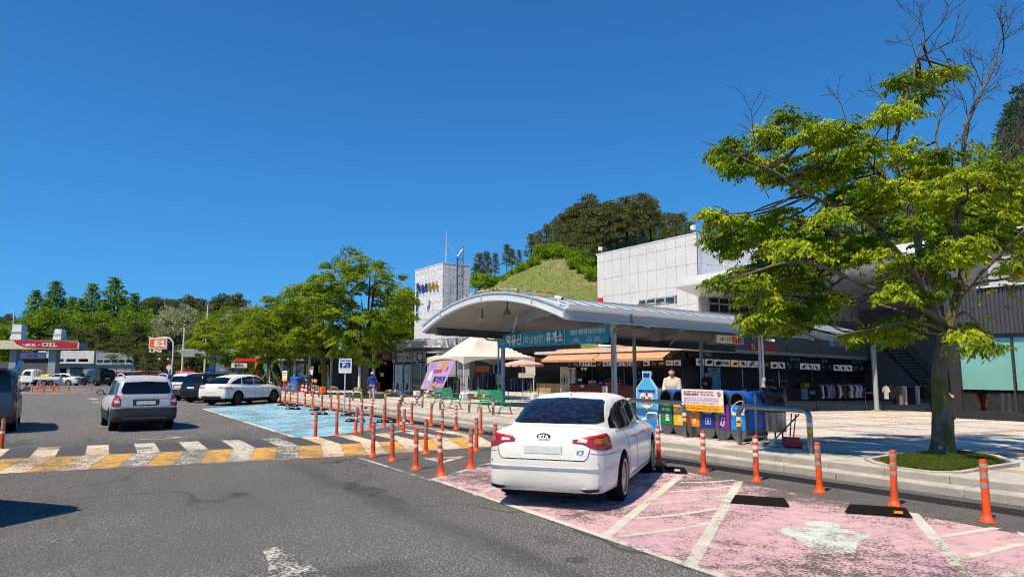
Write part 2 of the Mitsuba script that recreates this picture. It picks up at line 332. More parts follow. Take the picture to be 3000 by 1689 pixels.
# =====================================================  BUILDINGS
def f_panel(p, n, uv):
    r = cell_rand(dr.floor((p.x + p.y) * 0.85), dr.floor(p.z * 0.65))
    streak = fbm((p.x + p.y) * 5, p.z * 0.35, 4, 3); blot = fbm((p.x + p.y) * 0.8, p.z * 0.8, 11, 3)
    c = mix((0.67, 0.68, 0.69), (0.71, 0.72, 0.73), r)
    return mix(c, (0.55, 0.54, 0.51), 0.28 * smoothstep(0.58, 0.82, streak * 0.6 + blot * 0.4))
mat('white_panel', proc(f_panel), 0.45, spec=0.5)
def f_panel_dirty(p, n, uv):
    streak = fbm((p.x + p.y) * 6, p.z * 0.3, 4, 3); blot = fbm((p.x + p.y) * 0.9, p.z * 0.9, 11, 3)
    return mix((0.66, 0.67, 0.68), (0.36, 0.355, 0.34), smoothstep(0.50, 0.78, streak * 0.55 + blot * 0.45))
mat('weathered_panel', proc(f_panel_dirty), 0.5, spec=0.5)
mat('joint_dark', '#6d6660', 0.9); mat('joint_pale', '#d2d2d0', 0.9)
mat('white_metal', '#d5d8da', 0.4)
mat('grey_metal', '#aeb6bd', 0.42, 0.0, 0.6)
mat('soffit_grey', '#a9a7a2', 0.6)
mat('dark_steel', '#3b3d40', 0.5)
mat('roof_sheet', proc(lambda p, n, uv: mi.Color3f(0.50, 0.56, 0.61) * (0.85 + 0.3 * fbm(p.x * 1.2, p.y * 0.5, 3, 3))), 0.35, 0.0, 0.5)
mat('roof_seam', '#75808a', 0.4, 0.3)
def f_rust(p, n, uv):
    return mix((0.52, 0.50, 0.46), (0.30, 0.13, 0.05), smoothstep(0.48, 0.6, fbm(p.x * 4, p.y * 4, p.z * 5, 3)))
mat('rusty_paint', proc(f_rust), 0.7)
mat('stainless', '#9a9a98', 0.22, 0.95)
mat('steel_tube', '#8b8b88', 0.3, 0.9)
mat('black_glass', '#07080a', 0.06, spec=0.6)
mat('blue_glass', '#27404f', 0.08, spec=0.7)
mat('window_frame', '#c9cccb', 0.4)
mat('black', '#121213', 0.55)
mat('black_gloss', '#101012', 0.25)
mat('charcoal', '#2a2b2d', 0.6)
mat('charcoal_sheet', '#474b50', 0.45, 0.1)
mat('maroon', '#5a1320', 0.35)
mat('maroon_dull', '#3c0d15', 0.5)
mat('white', '#e4e4e0', 0.5)
mat('off_white', '#cfccc0', 0.6)
mat('cream_tile', '#c9c0a6', 0.55)
mat('grey_wall', '#8b9095', 0.7)
mat('grey_dark_wall', '#565a5e', 0.7)
mat('red', '#c81d1f', 0.4)
mat('orange', '#ee6a1e', 0.5)
mat('yellow', '#f2b70a', 0.5)
mat('green', '#117b43', 0.4)
mat('navy', '#1e2f86', 0.4)
mat('blue', '#1560c0', 0.4)
mat('sky_blue', '#56b4e0', 0.4)
mat('purple', '#7a2c94', 0.4)
mat('pink', '#d96a92', 0.5)
mat('lilac', '#b8a2d8', 0.5)
mat('pale_pink', '#dba6a0', 0.7)
mat('wood_panel', proc(lambda p, n, uv: mix((0.42, 0.24, 0.10), (0.55, 0.34, 0.16), fbm(p.x * 3, p.y * 3, p.z * 30, 3))), 0.5)
mat('banner_teal', '#1f93ae', 0.45)
mat('teal_blind', '#7fb9b0', 0.6)
mat('poster_yellow', '#e3a81b', 0.5)
mat('paper', '#dcdcd6', 0.7)
mat('brass', '#caa658', 0.35, 0.7)

# ---- arched canopy walkway
cy0, cy1, cx0, cx1 = 20.35, 32.4, 15.5, 38.4
cm, ch = (cy0 + cy1) / 2, (cy1 - cy0) / 2
def arc(y, lift=0.0):
    return 3.64 + 1.10 * (1 - ((y - cm) / ch) ** 2) + lift
canopy = thing('canopy', 'long grey arched canopy on steel columns over the walkway, white arched front', 'canopy')
ysr = np.linspace(cy0, cy1, 25)
def arcbeam(x0, x1, ya, yb, l0, l1, m, name, smooth=False):
    yy = np.linspace(ya, yb, 25); P2 = [(y, arc(y, l0)) for y in yy] + [(y, arc(y, l1)) for y in yy[::-1]]
    mesh = frame(extr(poly(P2), x1 - x0), (x0, 0, 0), UY, UZ); obj(name, tilt(mesh), m, canopy)
arcbeam(cx0, cx0 + 0.10, cy0, cy1, 0.0, 0.36, 'white_metal', 'front_arch')
arcbeam(cx0 - 0.06, cx0 + 0.0, cy0, cy1, 0.0, 0.05, 'grey_metal', 'arch_flange')
arcbeam(cx0 - 0.05, cx0 + 0.0, cy0, cy1, 0.32, 0.40, 'grey_metal', 'arch_flange')
for y in (22.4, 26.4, 30.4): obj('arch_stiffener', tilt(B(cx0 - 0.05, cx0, y - .03, y + .03, arc(y, .05), arc(y, .32))), 'grey_metal', canopy)
n_pan = 30
for i in range(n_pan):
    xa = cx0 + 0.1 + i * (cx1 - cx0 - 0.1) / n_pan; xb = xa + (cx1 - cx0 - 0.1) / n_pan
    V = []; 
    for y in ysr:
        V += [(xa + .012, y, arc(y, .34)), (xb - .012, y, arc(y, .34)), (xb - .012, y, arc(y, .29)), (xa + .012, y, arc(y, .29))]
    F = []
    for k in range(len(ysr) - 1):
        a = 4 * k
        F += [(a, a + 1, a + 5, a + 4), (a + 2, a + 3, a + 7, a + 6), (a + 1, a + 2, a + 6, a + 5), (a + 3, a, a + 4, a + 7)]
    F += [(3, 2, 1, 0), (len(V) - 4, len(V) - 3, len(V) - 2, len(V) - 1)]
    M = trimesh.Trimesh(np.array(V), np.vstack([np.array(F)[:, [0, 1, 2]], np.array(F)[:, [0, 2, 3]]]), process=False)
    obj('roof_panel', tilt(M), 'roof_sheet', canopy)
    if i: arcbeam(xa - .018, xa + .018, cy0 + .05, cy1 - .05, .30, .385, 'roof_seam', 'roof_seam')
yy = np.linspace(cy0 + .1, cy1 - .1, 25)
Vs = np.array([[x, y, arc(y, .285)] for x in (cx0 + .1, cx1) for y in yy]); nn = len(yy)
obj('soffit', tilt(trimesh.Trimesh(Vs, np.vstack([[(i, nn + i, nn + i + 1), (i, nn + i + 1, i + 1)] for i in range(nn - 1)]), process=False)), 'soffit_grey', canopy)
for x in (20.0, 25.6, 31.2, 36.8): arcbeam(x - .08, x + .08, cy0 + .1, cy1 - .1, -.16, .28, 'grey_metal', 'arch_rib')
obj('edge_beam', tilt(cat(B(cx0 + .1, cx1, cy0 + .02, cy0 + .06, 3.62, 4.0), B(cx0 + .1, cx1, cy0 - .08, cy0 + .14, 3.60, 3.63))), 'grey_metal', canopy)
obj('edge_beam', tilt(cat(B(cx0 + .1, cx1, cy1 - .08, cy1 - .03, 3.62, 4.0), B(cx0 + .1, cx1, cy1 - .16, cy1 + .05, 3.60, 3.63))), 'grey_metal', canopy)
obj('tie_beam', tilt(cat(B(cx0 + .1, cx1, 31.0, 31.12, 3.5, 3.85), B(cx0 + .1, cx1, 30.92, 31.2, 3.47, 3.5))), 'dark_steel', canopy)
for x in (20.1, 26., 32.): 
    obj('brace', tilt(tube([(x, 31.0, 3.6), (x - 1.2, 28.6, arc(28.6, -.05))], .06, 6)), 'grey_metal', canopy)
obj('gutter', tilt(cat(B(cx0 + .12, cx1, cy0 - .20, cy0 + .0, 4.0, 4.03), B(cx0 + .12, cx1, cy0 - .21, cy0 - .19, 4.0, 4.17), B(cx0 + .10, cx0 + .12, cy0 - .21, cy0, 4.0, 4.17))), 'white_metal', canopy)
for x, y, r in ((20.0, 31.7, .115), (19.6, 22.2, .125), (27.9, 29.8, .11), (36.9, 20.62, .125), (33.6, 29.8, .11)):
    z0 = zp(x)
    obj('column', tube([(x, y, z0), (x, y, 4.0 + z0)], r, 18), 'grey_metal', canopy, smooth=40)
    obj('column_base', tube([(x, y, z0), (x, y, z0 + .05)], r * 1.9, 14), 'concrete', canopy)
for pts in ([(18.9, 20.3, 4.0), (18.95, 20.32, 3.72), (19.2, 20.9, 3.55), (19.42, 21.9, 3.5), (19.42, 22.1, 3.2), (19.42, 22.12, .1)], [(18.9, 32.3, 3.7), (19.3, 32.2, 3.45), (19.72, 31.8, 3.4), (19.74, 31.75, 3.1), (19.74, 31.75, .1)]):
    obj('downpipe', tilt(tube(pts, .05, 8)), 'stainless', canopy, smooth=50)
# the raised, rusty end of the ridge frame, where the roof skin has come off
yy = np.linspace(23.6, 28.2, 12)
obj('ridge_frame', tilt(cat(frame(extr(poly([(y, arc(y, .52)) for y in yy] + [(y, arc(y, .57)) for y in yy[::-1]]), .06), (cx0 + .12, 0, 0), UY, UZ), *[B(cx0 + .1, cx0 + .2, y - .05, y + .05, arc(y, .34), arc(y, .55)) for y in (23.7, 25.7, 27.2, 28.1)], *[B(cx0 + .2, cx0 + 2.6, y - .03, y + .03, arc(y, .50), arc(y, .55)) for y in (23.7, 25.7, 28.1)])), 'rusty_paint', canopy)
obj('loose_strip', tilt(cat(tube([(23.5, 26.9, arc(26.9, .42)), (27.2, 26.2, arc(26.2, .85))], .05, 5))), 'rusty_paint', canopy)
# lamps under the canopy
for i, (x, y, l) in enumerate(((17.4, 27.2, 'round bell lamp hanging under the front of the arched canopy'), (22.3, 24.6, 'round globe lamp hanging further back under the arched canopy'), (29.5, 24.4, 'round globe lamp hanging deep under the arched canopy'))):
    k = thing('hanging_lamp', l, 'lamp'); z = arc(y, .28)
    obj('stem', tilt(tube([(x, y, z), (x, y, z - .35)], .025, 6)), 'dark_steel', k)
    if i == 0: obj('lamp_shade', tilt(cat(lathe([(.05, z - .3), (.09, z - .42), (.22, z - .62), (.24, z - .66), (.22, z - .66), (.08, z - .5)], 20).apply_translation((x, y, 0)))), 'stainless', k, smooth=40)
    else: obj('globe', tilt(trimesh.creation.icosphere(2, .13).apply_translation((x, y, z - .45))), 'off_white', k, smooth=True)
for x, y, l in ((17.2, 29.2, 'small square flood lamp left of the round bell lamp under the canopy'), (18.6, 22.0, 'small square flood lamp by the gutter end of the canopy'), (21.6, 21.6, 'flood lamp under the canopy beside the curved drain pipe')):
    k = thing('flood_lamp', l, 'lamp'); z = arc(y, -.02)
    obj('bracket', tilt(cat(B(x - .02, x + .02, y - .02, y + .02, z - .12, z + .3), B(x - .13, x + .13, y - .01, y + .01, z - .14, z - .11))), 'dark_steel', k)
    obj('lamp_head', tilt(RB(x - .14, x + .14, y - .10, y + .10, z - .34, z - .14, .02)), 'grey_metal', k)
    obj('glass', tilt(B(x - .142, x - .138, y - .08, y + .08, z - .31, z - .17)), 'off_white', k)
k = thing('security_camera', 'white bullet security camera on the corner of the canopy arch', 'camera')
obj('housing', tilt(frame(tube([(0, 0, 0), (0, 0, .42)], .075, 14), (15.75, 20.72, 4.42), UX, (0, .2, -.98))), 'white', k, smooth=40)
obj('lens', tilt(frame(tube([(0, 0, -.02), (0, 0, .0)], .05, 12), (15.75, 20.72, 4.42), UX, (0, .2, -.98))), 'black_gloss', k)
obj('bracket', tilt(tube([(15.7, 20.9, 4.38), (15.7, 20.85, 4.2)], .03, 6)), 'white', k)
k = thing('utility_pole', 'white painted pole with a black cable in front of the food stalls', 'pole')
obj('shaft', tilt(tube([(27.5, 20.75, 0), (27.5, 20.75, 3.9)], [.135, .12], 16)), 'off_white', k, smooth=40)
obj('cable', tilt(tube([(27.37, 20.66, 3.7), (27.38, 20.64, 3.2), (27.36, 20.63, 2.5), (27.35, 20.63, 1.6)], .016, 5)), 'black', k)
obj('pole_camera', tilt(cat(tube([(27.6, 20.5, 3.42), (27.82, 20.2, 3.34)], .06, 10))), 'white', k)
obj('junction_box', tilt(RB(27.36, 27.5, 20.56, 20.64, 1.45, 1.62, .01)), 'off_white', k)

# teal welcome banner between two columns
bn = thing('banner', 'teal banner with white lettering hung between the canopy columns', 'banner')
V = np.array([[19.5 + .03 * math.sin(y * 1.3), y, z] for y in np.linspace(22.35, 31.4, 24) for z in (3.02, 3.75)])
Fb = np.array([(2 * i, 2 * i + 1, 2 * i + 3, 2 * i + 2) for i in range(23)])
obj('cloth', (np.vstack([V, V + [.01, 0, 0]]), np.vstack([Fb[:, ::-1], Fb + len(V)])), 'banner_teal', bn)
for s, h, y, z, w, b in (('덕유산', .40, 30.55, 3.2, 1.55, 2), ('(하남방향)', .33, 28.95, 3.2, 1.95, 0), ('휴게소', .40, 26.95, 3.22, 1.42, 2), ('|', .4, 25.48, 3.24, .1, 0), ('덕유산의 자연을 마음껏 즐기시기 바랍니다.', .19, 25.0, 3.47, 2.5, 1)):
    obj('lettering', text(s, h, (19.45, y, z), NY, UZ, w, b), 'white', bn)
swirl = [line([(30.7, 3.25), (30.95, 3.5), (31.05, 3.4), (31.2, 3.52)], .03), line([(30.75, 3.18), (31.2, 3.33)], .02)]
for y, s in ((24.9, 1), (24.3, -1), (23.3, 1), (22.85, -1), (23.9, 1)):
    swirl.append(LineString(curve([(y, 3.07), (y - .12 * s, 3.2), (y - .3 * s, 3.3), (y - .42 * s, 3.22), (y - .34 * s, 3.15)], 14)).buffer(.012))
    for a in range(5): swirl.append(affinity.translate(affinity.rotate(affinity.scale(Polygon([(0, 0), (.06, .025), (.11, 0), (.06, -.025)]), 1, 1), a * 72), y - .3 * s, 3.15))
obj('flower_print', frame(extr(unary_union([affinity.scale(s, -1, 1, origin=(0, 0)) for s in swirl]), .004), (19.452, 0, 0), NY, UZ), 'white', bn, kind='stuff')
obj('rope', cat(tube([(19.5, 31.4, 3.74), (20.0, 31.7, 3.8)], .012, 5), tube([(19.5, 22.35, 3.74), (19.6, 22.2, 3.8)], .012, 5)), 'white', bn)

# ---- white panelled building behind the canopy
wb = thing('panelled_building', 'large white panelled building block with a deep flat eave', 'building')
X0, Y0, TOP = 40.0, 35.63, 12.35
obj('core', B(X0 + .06, 64, Y0 + .06, 47.36, -1.5, TOP - .05), 'joint_dark', wb)
rows = [12.27, 11.48, 9.97, 8.38, 6.85, 5.3, 3.9]
winL = (37.98, 42.25, 7.05, 7.66); winR = (41.24, 48.3, 6.3, 7.64)
for i in range(11):
    ya, yb = Y0 + .004 + 1.068 * i, Y0 + 1.068 * (i + 1)
    for a, b in zip(rows[:-1], rows[1:]):
        segs = [(b, a)]
        if ya > 37.7 and yb < 42.3 and b < 7.66 < a + .01: segs = [(7.68, a), (b, 7.03)] if b < 7.03 else [(7.68, a)]
        for z0, z1 in segs:
            if z1 - z0 > .05: obj('wall_panel', RB(X0, X0 + .05, ya + .012, yb - .012, z0 + .012, z1 - .012, .008, 1), 'white_panel', wb)
for i in range(18):
    xa, xb = X0 + .02 + 1.2 * i, X0 + .02 + 1.2 * (i + 1)
    for a, b in zip(rows[:-1], rows[1:]):
        segs = [(b, a)]
        if xa > 41.2 and xb < 48.5:
            segs = [(max(b, 7.7), a)] if a > 7.7 else ([(b, min(a, 6.3))] if b < 6.3 else [])
        for z0, z1 in segs:
            if z1 - z0 > .05: obj('wall_panel', RB(xa + .012, xb - .012, Y0, Y0 + .05, z0 + .012, z1 - .012, .008, 1), 'white_panel', wb)
obj('coping', cat(B(X0 - .03, 64, Y0 - .03, Y0 + .3, TOP - .08, TOP + .02), B(X0 - .03, X0 + .3, Y0 + .3, 47.5, TOP - .08, TOP + .02)), 'white_metal', wb)
for i in range(4):
    y = 38.0 + i * 1.068
    w = obj('window', cat(B(X0 + .01, X0 + .06, y, y + 1.06, 7.05, 7.1), B(X0 + .01, X0 + .06, y, y + 1.06, 7.61, 7.66), B(X0 + .01, X0 + .06, y, y + .05, 7.1, 7.61), B(X0 + .01, X0 + .06, y + 1.01, y + 1.06, 7.1, 7.61)), 'window_frame', wb)
    obj('pane', B(X0 + .035, X0 + .05, y + .05, y + 1.01, 7.1, 7.61), 'blue_glass', w)
for i in range(6):
    x = 41.24 + i * 1.18
    for z0, z1 in ((7.0, 7.64), (6.3, 6.96)):
        w = obj('window', cat(B(x, x + 1.17, Y0 + .0, Y0 + .06, z0, z0 + .05), B(x, x + 1.17, Y0, Y0 + .06, z1 - .05, z1), B(x, x + .05, Y0, Y0 + .06, z0 + .05, z1 - .05), B(x + 1.12, x + 1.17, Y0, Y0 + .06, z0 + .05, z1 - .05)), 'window_frame', wb)
        obj('pane', B(x + .05, x + 1.12, Y0 + .03, Y0 + .045, z0 + .05, z1 - .05), 'black_glass', w)
fp = poly([(34.0, 32.4), (40.0, 35.6), (63, 35.6), (63, 6), (34.0, 6)])
obj('eave', extr(fp, .20).apply_translation((0, 0, 7.40)), 'white_metal', wb)
obj('roof_slab', extr(poly([(34.45, 31.8), (40.0, 34.9), (63, 35.6), (63, 6), (34.45, 6)]), .46).apply_translation((0, 0, 7.60)), 'white_panel', wb)
obj('conduit', tube([(39.97, 35.5, 12.3), (39.95, 35.45, 11), (39.96, 35.52, 9.6), (39.95, 35.5, 8.1)], .035, 5), 'dark_steel', wb)
obj('brick_patch', B(X0 - .004, X0 + .02, 46.6, 47.4, 7.0, 8.3), 'red', wb, label='small patch of red brick low on the white wall')
for y, l in ((35.9, 'white flood lamp on the near top corner of the white building'), (46.9, 'white flood lamp on the far top corner of the white building')):
    k = thing('roof_lamp', l, 'lamp')
    obj('arm', tube([(40.2, y, TOP), (40.1, y, TOP + .3)], .03, 6), 'white_metal', k)
    obj('lamp_head', RB(39.9, 40.15, y - .18, y + .18, TOP + .28, TOP + .62, .03), 'white', k)
# the wall below the eave and the pillar wall at its far end
bw = thing('shade_wall', 'grey wall below the deep eave behind the food stalls', 'wall')
obj('wall', cat(B(48.0, 63, 35.64, 35.7, 2.5, 7.4), B(62.8, 63, 27.5, 35.6, -1.3, 7.4)), 'grey_wall', bw)
for x in np.arange(41, 62, 2.4): obj('panel', RB(x + .01, x + 2.38, 35.56, 35.62, 3.0, 6.28, .01, 1), 'grey_wall', bw)
for x, y in ((36.2, 14.9), (46, 14.9), (56, 14.9), (61.5, 20)):
    obj('pillar', B(x - .2, x + .2, y - .2, y + .2, -1.2, 7.4), 'grey_dark_wall', wb)

# ---- food stalls: a long row facing the cars (plane x = 37.8) and a row turning along y = 35
def food(parent, o, xd, w, h, kind, r):
    """one picture board of the menu row, hung on the stall's fascia"""
    tone = {'l': 'menu_grey', 'd': 'charcoal', 'w': 'poster_yellow', 'b': 'maroon_dull', 'g': 'green'}[kind[0]]
    nrm = np.cross(np.array(xd, float), (0, 0, 1.0))
    k = obj('menu_board', tilt(frame(extr(sbox(0.01, 0, w - .01, h), .06), o, xd, UZ)), 'black', parent)
    obj('picture', tilt(frame(extr(sbox(.04, h * .22, w - .04, h - .04), .012), np.array(o) + .06 * nrm, xd, UZ)), tone, k)
    if kind[0] in 'lw': scene[k + '__picture']['emitter'] = {'type': 'area', 'radiance': {'type': 'rgb', 'value': [.045, .048, .052] if kind[0] == 'l' else [.07, .05, .02]}}     # a backlit picture
    cx, cy = w * r.uniform(.42, .58), h * r.uniform(.5, .62)
    e = affinity.rotate(affinity.scale(Polygon([(math.cos(t), math.sin(t)) for t in np.linspace(0, 6.28, 15)[:-1]]), w * r.uniform(.2, .32), h * r.uniform(.12, .2)), r.uniform(-35, 35))
    obj('dish', tilt(frame(extr(affinity.translate(affinity.scale(e, 1.25, 1.3), cx, cy), .01), np.array(o) + .072 * nrm, xd, UZ)), r.choice(['white', 'off_white', 'charcoal', 'wood_panel']), k)
    obj('food', tilt(frame(extr(affinity.translate(e, cx, cy), .012), np.array(o) + .082 * nrm, xd, UZ)), r.choice(['food_brown', 'food_gold', 'food_red', 'food_dark']), k)
mat('menu_grey', '#7d8086', 0.5); mat('food_brown', '#8a4f22', 0.6); mat('food_gold', '#d9a02c', 0.6); mat('food_red', '#b5402a', 0.6); mat('food_dark', '#33251d', 0.6)
rf = random.Random(4)
st = thing('food_stall', 'row of food stalls with maroon counters behind the orange striped awnings', 'stall')
XS = 37.8
obj('counter', tilt(RB(XS, XS + .55, 36.2, 48.8, .0, .98, .02)), 'maroon', st)
obj('counter_top', tilt(RB(XS - .05, XS + .6, 36.1, 48.85, .985, 1.03, .015)), 'black_gloss', st)
obj('back_wall', tilt(B(XS + 2.2, XS + 2.3, 35.3, 49, 0, 3.0)), 'charcoal', st)
obj('ceiling', tilt(B(XS - .1, XS + 2.2, 35.2, 49, 3.02, 3.1)), 'charcoal', st)
obj('fascia', tilt(cat(B(XS - .05, XS, 35.0, 49.3, 2.92, 3.55))), 'black', st)
for y in (48.7, 45.6, 42.6, 41.6, 39.4, 37.0): obj('post', tilt(B(XS - .02, XS + .05, y - .04, y + .04, 1.03, 2.4)), 'stainless', st)
for i in range(17):
    food(st, (XS - .05, 48.9 - .80 * i, 2.42), NY, .78, .55, rf.choice('ldllbll'), rf)
for s, y, w in (('호두과자', 47.6, .8), ('핫도그', 43.4, .7), ('떡볶이', 40.2, .7), ('오징어/쥐포', 37.6, 1.3)):
    obj('lettering', tilt(text(s, .2, (XS - .055, y, 3.03), NY, UZ, w)), 'paper', st)
# notices, trays and machines of the stall
for y, z, w, h, m in ((47.2, .72, .45, .22, 'off_white'), (44.3, .03, .62, .85, 'paper'), (42.9, .5, .28, .4, 'off_white'), (38.6, .1, .3, .45, 'off_white'), (37.9, .05, .6, .78, 'paper')):
    k = thing('notice_sheet', f'pale notice sheet on the maroon counter, {["small wide", "tall", "small upright", "narrow", "large"][(47.2, 44.3, 42.9, 38.6, 37.9).index(y)]} one', 'notice')
    obj('sheet', tilt(B(XS - .008, XS - .002, y - w, y, z, z + h)), m, k)
    obj('print', tilt(cat([B(XS - .011, XS - .008, y - w * .85, y - w * (.15 + .2 * rf.random()), z + h * a, z + h * (a + .03)) for a in np.arange(.15, .85, .12)])), 'grey_dark_wall', k)
for y, w, l in ((44.0, 2.0, 'long red tray of snacks on the food stall counter'), (39.6, .85, 'short red tray of snacks on the food stall counter')):
    k = thing('snack_tray', l, 'tray')
    obj('tray', tilt(cat(B(XS - .02, XS + .45, y - w, y, 1.03, 1.06), B(XS - .02, XS, y - w, y, 1.06, 1.17), B(XS - .0, XS + .45, y - .02, y, 1.06, 1.15), B(XS, XS + .45, y - w, y - w + .02, 1.06, 1.15))), 'red', k)
    obj('snacks', tilt(cat([trimesh.creation.icosphere(1, .07).apply_translation((XS + rf.uniform(.08, .38), y - rf.uniform(.1, w - .1), 1.1)) for _ in range(int(14 * w))])), 'food_brown', k, kind='stuff')
    k = thing('heated_showcase', 'glass showcase with steel frame behind the ' + ('long' if w > 1 else 'short') + ' red tray', 'showcase')
    obj('frame', tilt(cat([tube([(XS + .1, y - a, 1.06), (XS + .1, y - a, 1.42), (XS + .45, y - a, 1.55), (XS + .45, y - a, 1.06)], .015, 5) for a in np.linspace(.02, w - .02, 4)], tube([(XS + .1, y, 1.42), (XS + .1, y - w, 1.42)], .015, 5), tube([(XS + .45, y, 1.55), (XS + .45, y - w, 1.55)], .015, 5))), 'stainless', k)
for y, h, w, m, l in ((47.9, .55, .9, 'black_gloss', 'black coffee machine at the far end of the stall counter'), (46.3, .28, .28, 'food_gold', 'yellow box on the food stall counter'), (45.9, .32, .3, 'paper', 'grey carton beside the yellow box on the stall counter'), (44.9, .2, .5, 'blue', 'low blue appliance on the food stall counter')):
    k = thing('counter_item', l, 'appliance' if h > .4 or m == 'blue' else 'box')
    obj('body', tilt(RB(XS + .1, XS + .5, y - w, y, 1.032, 1.032 + h, .02)), m, k)
    obj('panel', tilt(B(XS + .094, XS + .1, y - w * .8, y - w * .2, 1.032 + h * .4, 1.032 + h * .8)), 'grey_metal', k)
# striped awnings
def f_awn(p, n, uv):
    s = p.y / 0.27; t = s - dr.floor(s)
    c = mix((0.56, 0.20, 0.07), (0.62, 0.38, 0.22), smoothstep(.44, .5, t) * smoothstep(1.0, .94, t))
    return mix(c, (0.30, 0.17, 0.10), smoothstep(.06, .02, dr.minimum(t, 1 - t)) * .6)
mat('awning_stripe', proc(f_awn), 0.7)
for i, (ya, yb) in enumerate(((43.3, 50.4), (35.4, 43.15))):
    k = thing('awning', f'orange and cream striped awning over the food stall, {"the one nearer the tent" if i == 0 else "the one behind the canopy column"}', 'awning')
    xf, xb_, zf, zb_ = 35.9, 37.75, 3.08, 4.08
    obj('fabric', tilt(trimesh.Trimesh([(xf, ya, zf), (xf, yb, zf), (xb_, yb, zb_), (xb_, ya, zb_), (xf, ya, zf - .02), (xf, yb, zf - .02), (xb_, yb, zb_ - .02), (xb_, ya, zb_ - .02)], [(0, 2, 1), (0, 3, 2), (4, 5, 6), (4, 6, 7), (0, 1, 5), (0, 5, 4), (1, 2, 6), (1, 6, 5), (3, 0, 4), (3, 4, 7)], process=False)), 'awning_stripe', k)
    sc = [(0, 0)] + [p_ for a in np.arange(0, yb - ya - .01, .27) for p_ in ((a + .02, -.20), (a + .09, -.235), (a + .18, -.235), (a + .25, -.20))] + [(yb - ya, 0)]
    obj('valance', tilt(frame(extr(poly(sc), .01), (xf - .01, yb, zf), NY, UZ)), 'awning_stripe', k)
    obj('arm', tilt(cat(tube([(xb_, ya + .5, 3.5), (xf + .05, ya + .5, zf - .05)], .025, 6), tube([(xb_, yb - .5, 3.5), (xf + .05, yb - .5, zf - .05)], .025, 6))), 'white_metal', k)
    obj('front_bar', tilt(tube([(xf, ya, zf - .01), (xf, yb, zf - .01)], .025, 6)), 'white_metal', k)
# white flat roof over the stalls and the second row of stalls
obj('roof_edge', tilt(cat(B(36.6, 40, 35.1, 52.5, 3.62, 3.86), B(36.6, 60, 34.2, 35.1, 3.62, 3.86))), 'off_white', st)
s2 = thing('food_stall', 'dark row of food stalls with picture menus running back from the corner', 'stall')
YS = 35.0
obj('counter', tilt(RB(39.5, 61.5, YS, YS + .5, 0, 1.0, .02)), 'maroon_dull', s2)
obj('counter_top', tilt(RB(39.4, 61.6, YS - .05, YS + .55, 1.005, 1.05, .015)), 'black_gloss', s2)
obj('fascia', tilt(B(38.0, 62.3, YS - .06, YS, 3.14, 3.58)), 'black', s2)
obj('back_wall', tilt(B(38, 62, YS + .62, YS + .64, 0, 3.2)), 'charcoal', s2)
for x in (39.6, 44, 48.5, 53, 57.5): obj('post', tilt(B(x - .05, x + .05, YS - .02, YS + .06, 1.05, 2.45)), 'stainless', s2)
for i in range(24):
    food(s2, (38.7 + .96 * i, YS - .06, 2.42), UX, .94, .70, rf.choice('dlwlldl') if i < 18 else rf.choice('lbg'), rf)
for s, x, w in (('가래떡', 39.6, .9), ('델리만쥬', 50.0, 1.3), ('군밤', 54.4, .8), ('복어빵 공간', 59.0, 1.6)):
    obj('lettering', tilt(text(s, .26, (x, YS - .065, 3.26), UX, UZ, w)), 'paper', s2)
for x, w, z, h, m in ((43.9, .5, .15, .75, 'grey_metal'), (46.7, 2.2, .02, .55, 'red'), (51.4, .9, .1, .9, 'grey_metal'), (52.6, .7, .55, .25, 'off_white')):
    obj('counter_sign', tilt(B(x, x + w, YS - .012, YS - .002, z, z + h)), m, s2)
for i, (x, w, m, l) in enumerate(((46.0, 1.9, 'red', 'red lit warming tray on the dark stall counter'), (48.9, .8, 'red', 'small red bowl rack on the dark stall counter'), (51.9, .7, 'poster_yellow', 'yellow price card standing on the dark stall counter'), (53.6, .9, 'red', 'red tray at the far part of the dark stall counter'))):
    k = thing('counter_item', l, 'card' if i == 2 else 'tray')
    obj('body', tilt(RB(x, x + w, YS + .0, YS + .4, 1.055, 1.2 + .25 * (i == 2), .02)), m, k)
    if i < 2: obj('hood', tilt(cat([tube([(x + a, YS + .05, 1.2), (x + a, YS + .05, 1.6), (x + a, YS + .4, 1.75)], .015, 5) for a in (0.02, w - .02)], tube([(x, YS + .05, 1.6), (x + w, YS + .05, 1.6)], .015, 5))), 'stainless', k)

# ---- coffee shop with timber counter and white brick pier between the tent and the stalls
cs = thing('coffee_shop', 'dark fronted shop with timber counter panels and a white brick pier', 'shop')
obj('front', tilt(cat(B(39.2, 39.3, 49.0, 64, 2.2, 4.7), B(40.9, 41.0, 49.0, 64, 0, 2.3), B(36.8, 39.2, 51, 64, 3.86, 3.95))), 'black', cs)
obj('counter', tilt(RB(39.0, 39.5, 51.4, 57.5, .28, .98, .02)), 'wood_panel', cs)
for y in np.arange(51.5, 57.4, 1.2): obj('counter_panel', tilt(RB(38.97, 39.0, y + .03, y + 1.17, .3, .95, .008, 1)), 'wood_panel', cs)
obj('counter_top', tilt(B(38.9, 39.6, 51.3, 57.6, .985, 1.05)), 'black_gloss', cs)
obj('plinth', tilt(B(39.0, 39.5, 49.6, 58, 0, .27)), 'concrete', cs)
obj('side_wall', tilt(cat(B(41.0, 41.2, 64, 92, 0, 4.2))), 'charcoal', cs)
pier = obj('pier', tilt(B(38.6, 39.2, 49.9, 51.2, 0, 2.55)), 'off_white', cs)
for r_ in range(17):
    y = 49.9 - (.15 if r_ % 2 else 0)
    while y < 51.2:
        a, b = max(y, 49.9), min(y + .3, 51.2)
        if b - a > .04: obj('brick', tilt(RB(38.575, 38.61, a + .006, b - .006, r_ * .15 + .006, r_ * .15 + .144, .004, 1)), 'cream_tile', pier)
        y += .3
